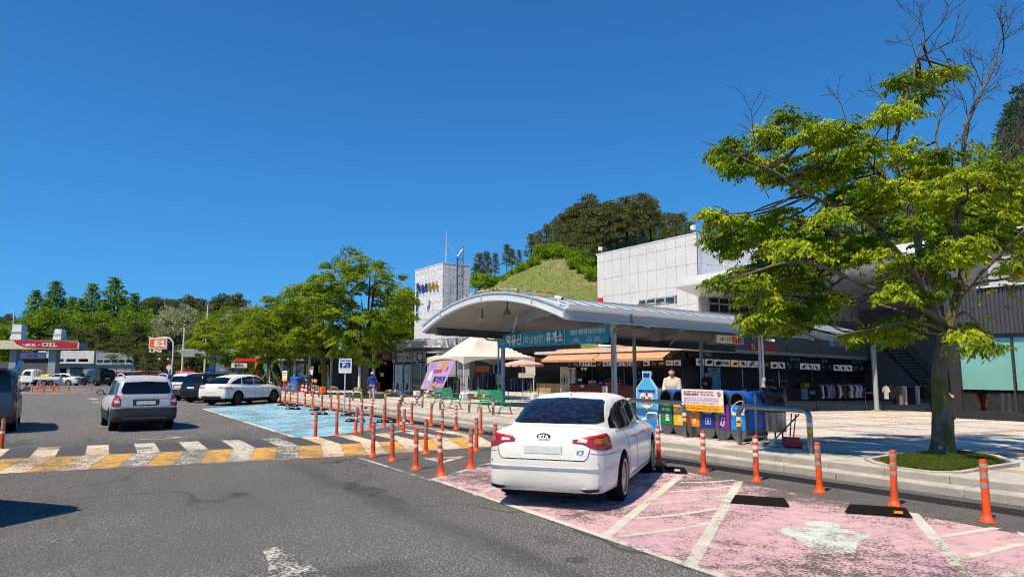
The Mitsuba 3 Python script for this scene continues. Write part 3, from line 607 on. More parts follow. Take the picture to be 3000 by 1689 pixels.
obj('wall', tilt(B(38.5, 38.6, 48.8, 49.9, 0, 2.45)), 'off_white', cs)
obj('lettering', tilt(text("TOMS COFFEE", .42, (39.18, 56.4, 3.0), NY, UZ, 4.2, 3, False)), 'orange', cs)
badge = Polygon([(math.cos(t) * .5, math.sin(t) * .5) for t in np.linspace(0, 6.28, 26)]); 
obj('badge', tilt(frame(extr(unary_union([badge.difference(badge.buffer(-.06)), badge.buffer(-.16).difference(badge.buffer(-.2)), affinity.scale(badge, .3, .5)]), .006), (38.57, 50.55, 1.35), NY, UZ)), 'black', cs)
for y, z, w, h in ((49.75, 1.5, .42, .75), (49.2, 1.5, .36, .75), (49.75, .35, .46, 1.0), (49.15, .35, .3, 1.0)):
    k = thing('framed_poster', f'black framed poster on the white wall by the stall, {"upper" if z > 1 else "lower"} {"one by the brick pier" if y > 49.4 else "one by the counter"}', 'poster')
    obj('frame', tilt(B(38.47, 38.5, y - w, y, z, z + h)), 'black', k)
    obj('print', tilt(B(38.464, 38.47, y - w + .03, y - .03, z + .03, z + h - .03)), 'paper', k)
    obj('image', tilt(B(38.46, 38.464, y - w * .8, y - w * .35, z + .15, z + h * .55)), 'sky_blue' if z > 1 else 'green', k)

# ---- tower with the rest area's name
tw = thing('tower', 'white panelled tower with blue and gold lettering above the canopy', 'tower')
tx, ty, tz = 32.0, 62.4, 12.85
obj('core', B(tx + .06, tx + 3.22, ty + .06, ty + 6.8, 4.4, tz - .05), 'joint_pale', tw); obj('base', B(tx + .03, tx + 3.25, ty + .03, ty + 6.8, -1, 4.39), 'white_panel', tw)
tr = [12.80, 12.29, 11.42, 10.57, 9.75, 8.9, 8.05, 7.2, 6.3, 4.4]
for j, (a, b) in enumerate(zip(tr[:-1], tr[1:])):
    for i in range(12):
        ya = ty + .02 + .56 * i
        if ya > 68.3 - .3 and a < 11.5: continue
        obj('wall_panel', B(tx, tx + .05, ya + .006, ya + .554, b + .012, a - .012), 'white_panel', tw)
    for i in range(5):
        xa = tx + .02 + .64 * i
        obj('wall_panel', B(xa + .008, xa + .632, ty, ty + .05, b + .01, a - .01), 'weathered_panel' if 1 <= j else 'white_panel', tw)
for z0, z1 in ((10.65, 11.35), (9.8, 10.55), (8.2, 9.7), (7.2, 8.1)):
    w = obj('window', B(tx - .01, tx + .05, 68.0, 68.75, z0 - .05, z1 + .05), 'window_frame', tw)
    obj('pane', B(tx - .02, tx - .01, 68.06, 68.7, z0, z1), 'blue_glass', w)
obj('coping', cat(B(tx - .04, tx + 3.3, ty - .04, ty + .25, tz - .05, tz + .05), B(tx - .04, tx + .25, ty + .25, ty + 6.9, tz - .05, tz + .05)), 'white_metal', tw)
for i, ch_ in enumerate('덕유산휴게소'):
    obj('lettering', text(ch_, .72, (tx - .12, 67.95 - i * .84, 10.25 + .0 * i), NY, UZ, .62, 2, depth=.1), 'navy' if i < 3 else 'brass', tw)
obj('emblem', frame(extr(unary_union([Polygon([(-.4, .1), (-.2, .75), (.15, .8), (.4, .3), (.3, -.3), (.1, -.75), (-.1, -.8), (-.3, -.4)]), Polygon([(.3, .4), (.55, .1), (.4, -.5), (.2, -.4)])]), .12), (tx - .14, 65.6, 9.15), NY, UZ), 'white_metal', tw)
for k_, l, p in (('lattice_mast', 'triangular lattice mast standing in front of the white tower', ((32.85, 60.9), (33.55, 60.9), (33.2, 61.4))),):
    k = thing(k_, l, 'mast'); 
    for i, (x, y) in enumerate(p): obj('leg', tube([(x, y, -.2), (x, y, 13.4 if i != 1 else 14.5)], .045, 6), 'steel_tube', k)
    br = []
    for z in np.arange(0.4, 13.3, .85):
        for (a, b) in ((0, 1), (1, 2), (2, 0)):
            br += [tube([(*p[a], z), (*p[b], z)], .025, 4), tube([(*p[a], z + .85), (*p[b], z)], .022, 4)]
    obj('bracing', cat(br, tube([(*p[0], 13.4), (*p[1], 14.3)], .03, 4)), 'steel_tube', k, kind='stuff')
k = thing('antenna', 'thin whip antenna with guy wires on the tower roof', 'antenna')
obj('rod', tube([(33.4, 64.4, 12.8), (33.4, 64.4, 16.6)], [.05, .03], 6), 'white_metal', k)
obj('guy_wire', cat(tube([(33.4, 64.4, 15.6), (32.3, 66.4, 12.9)], .012, 3), tube([(33.4, 64.4, 15.6), (34.9, 63.2, 12.9)], .012, 3)), 'grey_metal', k)

# ---- glass fronted shop at the right
gs = thing('glass_shop', 'dark shop with tall glazing and pale teal blinds behind the large tree', 'shop')
gx, gy1 = 32.9, 14.6
obj('plinth', B(gx - .02, gx + .3, -6, gy1, -.45, .12), 'charcoal', gs)
obj('corner_pier', B(gx - .03, gx + .35, gy1 - .02, gy1 + .42, -.5, 3.3), 'charcoal', gs)
obj('side_wall', B(gx + .3, gx + 9, gy1, gy1 + .3, -.6, 3.3), 'charcoal', gs)
obj('interior_floor', B(gx + .3, gx + 8, -6, gy1, -.4, -.2), 'charcoal', gs)
obj('interior_wall', B(gx + 3.8, gx + 4, -6, gy1, -.3, 3.2), 'charcoal', gs)
obj('lintel', B(gx - .06, gx + .4, -6, gy1 + .42, 3.24, 3.36), 'black', gs)
obj('roof', B(gx, gx + 9, -6, gy1 + .3, 3.3, 3.4), 'charcoal', gs)
scene['shop_glass'] = {'type': 'thindielectric', 'int_ior': 1.5}
y = gy1
while y > -5:
    obj('mullion', B(gx - .01, gx + .08, y - 2.06, y - 2.0, .12, 3.24), 'dark_steel', gs)
    obj('pane', trimesh.Trimesh([(gx + .03, y, .12), (gx + .03, y - 2.0, .12), (gx + .03, y - 2.0, 3.24), (gx + .03, y, 3.24)], [(0, 1, 2), (0, 2, 3)], process=False), 'shop_glass', gs)
    obj('blind', B(gx + .10, gx + .112, y - 1.97, y - .03, 1.02, 2.8), 'teal_blind', gs)
    obj('blind', B(gx + .10, gx + .112, y - 1.97, y - .03, 2.805, 3.2), 'teal_blind', gs)
    y -= 2.06
for i, (y, m) in enumerate(((13.2, 'blue_glass'), (12.2, 'maroon'), (10.9, 'charcoal_sheet'), (10.2, 'grey_metal'))):
    k = thing('shop_dummy', ['pale jeans on a stand low in the shop window', 'dark red garment low in the shop window', 'grey garment at the right in the shop window', 'silver garment at the right in the shop window'][i], 'clothes')
    obj('garment', cat(tube([(gx + .7, y - .12, -.1), (gx + .7, y - .14, .9)], [.09, .12], 10), tube([(gx + .7, y + .12, -.1), (gx + .7, y + .1, .9)], [.09, .12], 10)), m, k, smooth=40)
# corrugated dark fascia above it
cor = []
for i in range(130):
    y0 = gy1 + .4 - i * .16
    cor += [(gx - .10, y0), (gx - .10, y0 - .06), (gx - .04, y0 - .08), (gx - .04, y0 - .14)]
pts = cor + [(gx + .1, cor[-1][1]), (gx + .1, gy1 + .4)]
obj('corrugated_fascia', extr(poly(pts), 1.95).apply_translation((0, 0, 3.37)), 'charcoal_sheet', gs)
obj('upper_wall', B(gx + .1, gx + 8, -6, 14.9, 3.4, 7.38), 'grey_dark_wall', gs); obj('upper_panel', B(gx + .08, gx + .1, -6, 11.6, 5.42, 7.38), 'maroon_dull', gs, label='dull maroon panel above the corrugated band')
for y in (13.2, 8.0): obj('upper_panel', RB(gx + .02, gx + .12, y - .9, y, 5.4, 6.6, .01, 1), 'grey_metal', gs)
k = thing('roof_ledge', 'white metal ledge along the top of the corrugated band', 'ledge')
obj('ledge', B(gx - .2, gx + .1, -6, 13.6, 5.34, 5.42), 'white_metal', k)
# staircase behind the stalls
sr = thing('staircase', 'dark steel staircase rising behind the clothes racks', 'staircase')
for i in range(16): obj('tread', B(55.2 + .42 * i, 55.68 + .42 * i, 28.6, 30.0, 3.6 - .24 * i, 3.66 - .24 * i), 'charcoal', sr)
for y in (28.55, 30.05): obj('stringer', tube([(55.0, y, 3.75), (62.2, y, -.3)], .11, 4), 'charcoal', sr)
for y in (28.55,):
    for i in range(17): obj('baluster', tube([(55.2 + .42 * i, y, 3.7 - .235 * i), (55.2 + .42 * i, y, 4.7 - .235 * i)], .02, 4), 'black', sr)
    for dz in (1.0, .7, .4): obj('rail', tube([(55.2, y, 3.72 + dz), (62.2, y, -.25 + dz)], .025, 5), 'black', sr)
obj('landing', B(50, 55.3, 28.5, 30.1, 3.55, 3.7), 'charcoal', sr)

# ---- signs under the canopy
def sign(name, label, o, xd, w, h, m, parts, cat_='sign', thick=.08):
    k = thing(name, label, cat_)
    obj('board', tilt(frame(extr(sbox(0, 0, w, h), thick), np.array(o) - thick * np.cross(xd, UZ), xd, UZ)), m, k)
    n_ = np.cross(np.array(xd, float), UZ)
    for sh, mm in parts: obj('print', tilt(frame(extr(sh, .004), np.array(o) + .001 * n_, xd, UZ)), mm, k)
    return k
man = lambda x, y, s: unary_union([Polygon([(x + .09 * s * math.cos(t), y + .36 * s + .09 * s * math.sin(t)) for t in np.linspace(0, 6.28, 12)]), sbox(x - .11 * s, y - .02 * s, x + .11 * s, y + .25 * s), sbox(x - .09 * s, y - .4 * s, x - .01 * s, y), sbox(x + .01 * s, y - .4 * s, x + .09 * s, y)])
arrow_r = unary_union([line([(.16, .19), (.42, .19)], .03), line([(.32, .28), (.42, .19), (.32, .10)], .03)])
k = sign('direction_sign', 'white hanging sign with an arrow and three small coloured squares', (25.95, 22.0, 3.24), UX, 1.9, .37, 'white',
     [(arrow_r, 'black'), (unary_union([man(.72, .18, .2), man(.85, .18, .2), man(.97, .18, .22)]), 'grey_dark_wall'), (sbox(1.06, .04, 1.30, .34), 'orange'), (sbox(1.32, .04, 1.56, .34), 'red'), (sbox(1.58, .04, 1.84, .34), 'blue')])
obj('print', tilt(frame(extr(unary_union([man(1.44, .2, .3), man(1.71, .2, .3)]), .004), (25.95, 21.99, 3.24), UX, UZ)), 'white', k)
obj('hanger', tilt(cat(tube([(26.0, 22.04, 3.6), (26.0, 22.04, 4.1)], .015, 4), tube([(27.8, 22.04, 3.6), (27.8, 22.04, 4.1)], .015, 4))), 'dark_steel', k)
k = sign('toilet_sign', 'red hanging toilet sign with a white figure behind the white pole', (33.5, 26, 3.27), UX, 2.45, .43, 'red', [(sbox(.1, .06, .4, .38), 'white'), (line([(.7, .3), (.85, .2), (.7, .12)], .03), 'white')])
obj('print', tilt(frame(extr(man(.25, .22, .33), .004), (33.5, 25.98, 3.27), UX, UZ)), 'red', k)
obj('hanger', tilt(cat(tube([(33.7, 26.04, 3.7), (33.7, 26.04, 4.5)], .015, 4), tube([(35.8, 26.04, 3.7), (35.8, 26.04, 4.5)], .015, 4))), 'dark_steel', k)
k = sign('toilet_sign', 'blue hanging toilet sign with a white figure left of the tree', (44.45, 28, 3.98), UX, 3.6, .5, 'blue', [(sbox(.25, .07, .62, .45), 'white'), (line([(1.1, .33), (.95, .24), (1.1, .15)], .03), 'sky_blue')])
obj('print', tilt(frame(extr(man(.43, .26, .38), .004), (44.45, 27.98, 3.98), UX, UZ)), 'blue', k)
obj('hanger', tilt(cat(tube([(44.8, 28.04, 4.5), (44.8, 28.04, 8.0)], .015, 4), tube([(47.6, 28.04, 4.5), (47.6, 28.04, 8.0)], .015, 4))), 'dark_steel', k)

# =====================================================  VEHICLES
def paint(k, c, metal=0.0):
    mat(k, c, 0.25 if metal else 0.13, metal, 0.55, clearcoat=1.0, clearcoat_gloss=0.98)
paint('paint_white', '#dedfd9'); paint('paint_silver', '#b2b5b8', 0.08); paint('paint_grey', '#4b4e55', 0.45); paint('paint_black', '#0c0c0e'); paint('paint_dark', '#25272c', 0.3)
mat('cladding', '#33363a', 0.6)
mat('tyre', '#121212', 0.8, spec=0.2)
mat('alloy', '#a3a5a8', 0.3, 0.8); mat('alloy_dark', '#4a4c50', 0.35, 0.7)
mat('car_glass', '#05070b', 0.05, spec=0.7)
mat('chrome', '#d2d4d6', 0.12, 1.0); mat('chrome_satin', '#dfe3e8', 0.38, 0.85)
mat('lamp_red', '#8e0710', 0.15, spec=0.8, clearcoat=1.0, clearcoat_gloss=1.0)
mat('lamp_bright_red', '#c8101a', 0.2, spec=0.8)
mat('lamp_amber', '#9a5a20', 0.2, spec=0.8)
mat('lamp_clear', '#c9c5c8', 0.15, spec=0.8)
mat('plate', '#d7dcdc', 0.4)
mat('seam', '#34353a', 0.7)
mat('underbody', '#0b0b0b', 0.9)
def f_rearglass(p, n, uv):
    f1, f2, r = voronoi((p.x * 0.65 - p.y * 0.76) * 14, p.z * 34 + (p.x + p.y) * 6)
    return mix((0.006, 0.008, 0.016), (0.016, 0.022, 0.045), smoothstep(.45, .9, r))  # blotchy reflection painted into the colour of the dark glass
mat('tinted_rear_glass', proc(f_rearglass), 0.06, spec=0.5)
from scipy.interpolate import PchipInterpolator
def loft(st, sec, n=70, half=26):
    """closed solid through stations st = rows (x, ...params); sec(params) gives the half outline (y >= 0) from bottom centre to top centre"""
    st = np.array(st, float); x = np.unique(np.r_[np.linspace(st[0, 0], st[-1, 0], n), st[:, 0]])
    f = PchipInterpolator(st[:, 0], st[:, 1:]); P = f(x); V = []
    for xi, p in zip(x, P):
        h = np.array(sec(p), float); d = np.r_[0, np.cumsum(np.linalg.norm(np.diff(h, axis=0), axis=1))]
        h = PchipInterpolator(d, h)(np.linspace(0, d[-1], half)); h[0, 0] = h[-1, 0] = 0
        ring = np.vstack([h, h[-2:0:-1] * [-1, 1]])
        V.append(np.c_[np.full(len(ring), xi), ring])
    m = len(V[0]); V = np.vstack(V); i = np.arange(m); j = (i + 1) % m; F = []
    for k in range(len(x) - 1):
        a, b = k * m, (k + 1) * m
        F += [np.stack([a + i, a + j, b + j], 1), np.stack([a + i, b + j, b + i], 1)]
    c0, c1 = len(V), len(V) + 1
    V = np.vstack([V, V[:m].mean(0), V[-m:].mean(0)]); a = (len(x) - 1) * m
    F += [np.stack([j, i, np.full(m, c0)], 1), np.stack([a + i, a + j, np.full(m, c1)], 1)]
    t = trimesh.Trimesh(V, np.vstack(F), process=True)
    if t.volume < 0: t.invert()
    return mf(t)
def grow(st, e):
    """the same stations for a skin e further out, also at the two ends"""
    a, b = st[0][0], st[-1][0]; m, h = (a + b) / 2, (b - a) / 2
    return [(m + (r[0] - m) * (h + e) / h, *r[1:]) for r in st]
def body_sec(e=0.0):
    def s(p):
        w, zb, zs, zt = p; w += e; zb -= e; zs += e; zt += e; h = zs - zb
        return [(0, zb), (.7 * w, zb), (.92 * w, zb + .02 * h), (.985 * w, zb + .12 * h), (w, zb + .42 * h), (.99 * w, zb + .72 * h), (.965 * w, zb + .93 * h), (.91 * w, zs + .25 * (zt - zs)), (.75 * w, zs + .72 * (zt - zs)), (.4 * w, zt - .01 * (zt - zs)), (0, zt)]
    return s
def cab_sec(e=0.0):
    def s(p):
        wb, wr, zb, zr = p; wb += e; wr += e; zr += e; h = max(zr - zb, .01); k = min(.12, .35 * h)
        return [(0, zb), (wb * .99, zb), (wb, zb + .01), (wb + (wr * 1.08 - wb) * .5, zb + (h - k) * .5), (wr * 1.08, zr - k), (wr * .97, zr - k * .42), (wr * .75, zr - k * .12), (wr * .4, zr - k * .02), (0, zr)]
    return s
def prism(pts, axis, a, b):
    """polygon extruded: axis 'y' -> points are (x, z); axis 'x' -> points are (y, z)"""
    m = extr(poly(pts), b - a)
    return mf(frame(m, (0, b, 0), UX, UZ) if axis == 'y' else frame(m, (a, 0, 0), UY, UZ))
def sym(pts): return pts + [(-y, z) for y, z in pts[::-1]]
def wheel(r, w, rim, spokes, hub='alloy'):
    """parts of a wheel, axle along y, outer side at +y"""
    t = lathe([(rim - .01, -w / 2), (r - .03, -w / 2), (r - .006, -w / 2 + .03), (r, -w / 4), (r, w / 4), (r - .006, w / 2 - .03), (r - .03, w / 2), (rim, w / 2), (rim - .01, w / 2 - .01), (rim - .01, -w / 2)], 40)
    R = trimesh.transformations.rotation_matrix(-PI / 2, [1, 0, 0])
    rimm = [lathe([(rim - .025, w / 2 - .05), (rim - .025, w / 2 - .005), (rim + .003, w / 2 + .004), (rim + .003, w / 2 - .01), (rim - .01, w / 2 - .05)], 32), lathe([(0, w / 2 - .035), (.055, w / 2 - .03), (.05, w / 2 - .01), (0, w / 2 - .008)], 16)]
    for k in range(spokes):
        a = 2 * PI * k / spokes
        sp = trimesh.creation.extrude_polygon(Polygon([(.03, -.028), (rim - .02, -.018 if spokes > 8 else -.05), (rim - .02, .018 if spokes > 8 else .05), (.03, .028)]), .025)
        sp.apply_translation((0, 0, w / 2 - .045)); sp.apply_transform(trimesh.transformations.rotation_matrix(a, [0, 0, 1])); rimm.append(sp)
    disc = lathe([(0, w / 2 - .09), (rim - .01, w / 2 - .09), (rim - .01, w / 2 - .1), (0, w / 2 - .1)], 24)
    out = []
    for nm, mm, m_ in (('tyre', t, 'tyre'), ('rim', cat(rimm), hub), ('brake', disc, 'underbody')):
        mm.apply_transform(R)
        if mm.volume < 0: mm.invert()
        out.append((nm, mm, m_))
    return out
def make_car(P):
    """list of (name, mesh, material, smoothing angle); x forward from the middle of the car"""
    out = []
    ra, fa, wr, tr = P['rear_axle'], P['front_axle'], P['wheel_r'], P['half']
    body, cab = loft(P['body'], body_sec()), loft(P['cab'], cab_sec(), 60)
    R = wr + .055
    cyl = lambda x, s, r, y0, y1: Manifold.cylinder(y1 - y0, r, r, 40).rotate([-90, 0, 0]).translate([x, y0 if s > 0 else -y1, wr])
    arches = Manifold.batch_boolean([cyl(x, s, R, tr - .30, tr + .3) for x in (ra, fa) for s in (1, -1)], m3.OpType.Add)
    shell = (body + cab) - arches
    cl = P.get('clad')
    if cl:
        lower = loft(grow(P['body'], .006), body_sec(.006)) - arches
        keep = prism(cl, 'y', -2, 2)
        out.append(('cladding', tm(lower ^ keep), P.get('clad_mat', 'cladding'), 35))
    out.append(('body', tm(shell), P['paint'], 35))
    liner = Manifold.batch_boolean([cyl(x, s, R + .002, tr - .29, tr - .03) - cyl(x, s, R - .008, tr - .28, tr) for x in (ra, fa) for s in (1, -1)], m3.OpType.Add) ^ (Manifold.cube([10, 4, 3], True).translate([0, 0, wr * .6 + 1.5]))
    out.append(('wheel_housing', tm(liner), 'underbody', False))
    out.append(('floor_pan', B(P['body'][0][0] + .25, P['body'][-1][0] - .25, -tr + .25, tr - .25, .17, .34), 'underbody', False))
    cg = loft(grow(P['cab'], .006), cab_sec(.005), 60)
    for q_ in P['side_glass']:
        out.append(('side_window', tm(cg ^ prism(q_, 'y', .25, 1.3)), 'car_glass', 35)); out.append(('side_window', tm(cg ^ prism(q_, 'y', -1.3, -.25)), 'car_glass', 35))
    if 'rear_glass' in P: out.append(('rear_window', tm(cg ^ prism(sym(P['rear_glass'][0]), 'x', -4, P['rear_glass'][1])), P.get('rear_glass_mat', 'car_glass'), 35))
    if 'front_glass' in P: out.append(('windscreen', tm(cg ^ prism(sym(P['front_glass'][0]), 'x', P['front_glass'][1], 4)), 'car_glass', 35))
    full = lambda e: loft(grow(P['body'], e), body_sec(e)) + loft(grow(P['cab'], e), cab_sec(e), 60) if P.get('tall') else loft(grow(P['body'], e), body_sec(e))
    for nm, pts, m_, e, x0, x1, both in P.get('rear_parts', []):
        f = full(e)
        for s in ((1, -1) if both else (1,)):
            out.append((nm, tm((f ^ prism([(y * s, z) for y, z in pts], 'x', x0, x1)) - (arches if x1 > ra - R else Manifold())), m_, 30))
    for nm, pts, m_, e, x0, x1, both in P.get('front_parts', []):
        f = full(e)
        for s in ((1, -1) if both else (1,)): out.append((nm, tm(f ^ prism([(y * s, z) for y, z in pts], 'x', x0, x1)), m_, 30))
    for nm, pts, m_, e in P.get('side_parts', []):
        f = (full(e) if not P.get('seams_all') else loft(P['body'], body_sec(e))) - arches
        for a, b in ((.4, 1.3), (-1.3, -.4)): out.append((nm, tm(f ^ prism(pts, 'y', a, b)), m_, 30))
    w = wheel(wr, P.get('wheel_w', .23), P.get('rim', wr - .09), P.get('spokes', 10), P.get('rim_mat', 'alloy'))
    wheels = [(x, s) for x in (ra, fa) for s in (1, -1)]
    for nm, mesh, m_, sm in P.get('extra', []): out.append((nm, mesh, m_, sm))
    for s in (1, -1):
        if 'mirror' in P:
            mx, my, mz = P['mirror']
            out.append(('mirror', cat(RB(mx - .09, mx + .10, s * (my + .02), s * (my + .22), mz - .07, mz + .08, .05, 3), tube([(mx + .03, s * (my - .06), mz - .06), (mx + .02, s * (my + .08), mz - .03)], .03, 6)), P.get('mirror_mat', P['paint']), 40))
            out.append(('mirror_glass', RB(mx - .096, mx - .088, s * (my + .04), s * (my + .20), mz - .05, mz + .06, .003, 1), 'chrome', False))
    return [(n, m, mm, s) for n, m, mm, s in out if len(m.faces)], w, wheels, (tr, P.get('wheel_w', .23), wr)
def put_car(name, car, x, y, deg, label, cat_, group=None, repaint=None, z=0.0, cache={}):
    parts, w, wheels, (tr, ww, wr) = car
    k = thing(name, label, cat_, group); M = TR(x, y, z, deg)
    for i, (nm, mesh, m_, sm) in enumerate(parts):
        mm = repaint.get(m_, m_) if repaint else m_
        key = (id(car), i)
        if key not in cache: cache[key] = mikit.ply(mesh, mm, smooth=sm)
        obj(nm, place(cache[key], M, mm), None, k)
    for i, (nm, mesh, m_) in enumerate(w):
        if (id(car), 'w', i) not in cache: cache[(id(car), 'w', i)] = mikit.ply(mesh, m_, smooth=40)
    for wx_, s in wheels:
        wk = None
        for i, (nm, mesh, m_) in enumerate(w):
            Mw = M @ T().translate([wx_, s * (tr - ww / 2 - .015), wr]) @ T().rotate([0, 0, 1], 0 if s > 0 else 180)
            d = place(cache[(id(car), 'w', i)], Mw)
            if wk is None:
                n0 = sum(1 for q_ in scene if q_.startswith(k + '__wheel') and q_.count('__') == 1)
                wk = f'{k}__wheel' + (f'_{n0:03d}' if n0 else ''); scene[wk] = d
            else: scene[f'{wk}__{nm}'] = d
    return k

# white saloon, the one in the pink bay
sal = dict(paint='paint_white', rear_axle=-1.355, front_axle=1.49, wheel_r=.335, half=.922, rim=.245, spokes=20, rim_mat='alloy', wheel_w=.24,
    body=[(-2.43, .42, .46, .60, .63), (-2.42, .60, .37, .68, .72), (-2.395, .69, .29, .80, .83), (-2.35, .75, .245, .885, .945), (-2.28, .795, .225, .945, 1.045), (-2.17, .83, .215, .955, 1.075), (-1.8, .88, .205, .955, 1.085), (-1.35, .912, .20, .955, 1.075), (-.6, .927, .19, .94, 1.03), (.6, .925, .19, .92, 1.0), (1.1, .92, .19, .90, .985), (1.5, .915, .2, .86, .95), (2.0, .89, .2, .79, .87), (2.3, .82, .22, .71, .77), (2.42, .72, .3, .62, .66), (2.475, .55, .4, .55, .58)],
    cab=[(-2.02, .74, .50, .90, 1.0), (-1.86, .78, .56, .92, 1.12), (-1.6, .805, .595, .93, 1.24), (-1.3, .82, .605, .93, 1.355), (-1.0, .83, .61, .93, 1.43), (-.6, .835, .615, .93, 1.472), (-.1, .835, .62, .92, 1.478), (.3, .83, .62, .91, 1.45), (.7, .82, .605, .9, 1.36), (1.1, .80, .58, .9, 1.20), (1.45, .78, .55, .88, 1.04), (1.65, .75, .52, .85, .93)],
    side_glass=[[(-1.58, 1.01), (-1.42, 1.14), (-1.1, 1.275), (-.75, 1.352), (-.34, 1.378), (-.34, .995), (-1.2, .985)], [(-.28, 1.378), (.1, 1.37), (.5, 1.30), (.9, 1.165), (1.18, 1.03), (1.1, .985), (-.28, .985)]],
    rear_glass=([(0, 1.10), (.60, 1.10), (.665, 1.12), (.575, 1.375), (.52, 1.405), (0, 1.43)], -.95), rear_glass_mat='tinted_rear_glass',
    front_glass=([(0, 1.0), (.68, 1.0), (.58, 1.36), (0, 1.40)], .5), mirror=(.98, .86, 1.03),
    rear_parts=[('tail_lamp', [(.96, .985), (.78, .995), (.60, .975), (.415, .93), (.40, .885), (.55, .872), (.66, .825), (.80, .79), (.96, .775)], 'lamp_red', .007, -3, -1.98, True),
        ('lamp_inset', [(.88, .94), (.70, .945), (.68, .885), (.86, .865)], 'lamp_amber', .0095, -3, -2.1, True), ('lamp_inset', [(.60, .935), (.475, .925), (.475, .9), (.60, .893)], 'lamp_clear', .0095, -3, -2.1, True),
        ('lamp_trim', [(.95, .982), (.44, .942), (.44, .955), (.78, .997), (.95, .99)], 'lamp_bright_red', .010, -3, -2.1, True),
        ('chrome_strip', [(-1, .522), (1, .522), (1, .562), (-1, .562)], 'chrome_satin', .008, -3, -2.02, False),
        ('exhaust_trim', [(.78, .315), (.50, .30), (.54, .262), (.60, .245), (.76, .262)], 'chrome', .012, -3, -2.25, True), ('exhaust', [(.755, .305), (.525, .292), (.555, .268), (.61, .255), (.745, .270)], 'black', .016, -3, -2.25, True),
        ('lid_seam', [(.40, .93), (.665, .865), (.66, .855), (.62, .70), (.57, .655), (-.57, .655), (-.62, .70), (-.66, .855), (-.665, .865), (-.40, .93), (-.40, .922), (-.652, .855), (-.607, .70), (-.565, .668), (.565, .668), (.607, .70), (.652, .855), (.40, .922)], 'seam', .0025, -3, -2.2, False),
        ('bumper_seam', [(.64, .76), (1, .70), (1, .706), (.64, .767)], 'seam', .0025, -3, -1.8, True)],
    side_parts=[('door_seam', [(-.318, .97), (-.318, .30), (-.305, .30), (-.305, .97)], 'seam', .0025), ('door_seam', [(.98, .97), (1.0, .30), (1.012, .30), (.992, .97)], 'seam', .0025), ('door_seam', [(-1.12, .97), (-.98, .70), (-.92, .36), (-.907, .36), (-.967, .70), (-1.107, .97)], 'seam', .0025), ('sill_trim', [(-.9, .30), (.98, .30), (.98, .325), (-.9, .325)], 'chrome', .008)],
    extra=[('aerial', frame(tm(Manifold.batch_hull([Manifold.sphere(.012, 10).translate(p_) for p_ in ((0, 0, 0), (.16, 0, 0), (.02, 0, .075), (.04, .025, 0), (.04, -.025, 0))])), (-.95, 0, 1.43), UX, UY), 'paint_white', 40),
        ('plate', RB(-2.425, -2.395, -.265, .265, .735, .845, .008, 2), 'plate', 40)])
for s in (1, -1):
    for x in (-.62, .32): sal['extra'].append(('door_handle', tube([(x - .11, s * .905, .845), (x - .08, s * .94, .85), (x + .08, s * .94, .85), (x + .11, s * .905, .845)], .016, 6), 'chrome', 40))
    sal['extra'].append(('window_trim', tube([(-1.6, s * .822, 1.0), (-.8, s * .842, .975), (0, s * .842, .972), (1.12, s * .805, .972)], .009, 5), 'chrome', 40))
    for y in (.38, .74): sal['extra'].append(('parking_sensor', trimesh.creation.icosphere(1, .016).apply_translation((-2.412 if y < .5 else -2.365, s * y, .635)), 'grey_metal', True))
car_sal = make_car(sal)
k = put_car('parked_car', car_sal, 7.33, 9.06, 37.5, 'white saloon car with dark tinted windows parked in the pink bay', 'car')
Mk = lambda m: m.apply_transform(np.array((TR(7.33, 9.06, 0, 37.5)).matrix))
oval = Polygon([(.105 * math.cos(t), .052 * math.sin(t)) for t in np.linspace(0, 6.28, 28)])
em = obj('emblem', Mk(frame(extr(oval, .012), (-2.35, 0, .955), NY, (.35, 0, 1))), 'white_metal', k)
obj('field', Mk(frame(extr(oval.buffer(-.008), .014), (-2.35, 0, .955), NY, (.35, 0, 1))), 'black_gloss', em)
obj('lettering', Mk(text('KIA', .055, (-2.372, 0, .926), NY, (.35, 0, 1), .15, 3, False, .004, center=True)), 'white', em)
obj('badge', Mk(text('K7', .06, (-2.415, -.46, .735), NY, (.15, 0, 1), .11, 1, False, .006)), 'chrome', k)
# no soft toys are built; the dim rear glass pattern is a painted reflection; wiper and stop lamp are not visible

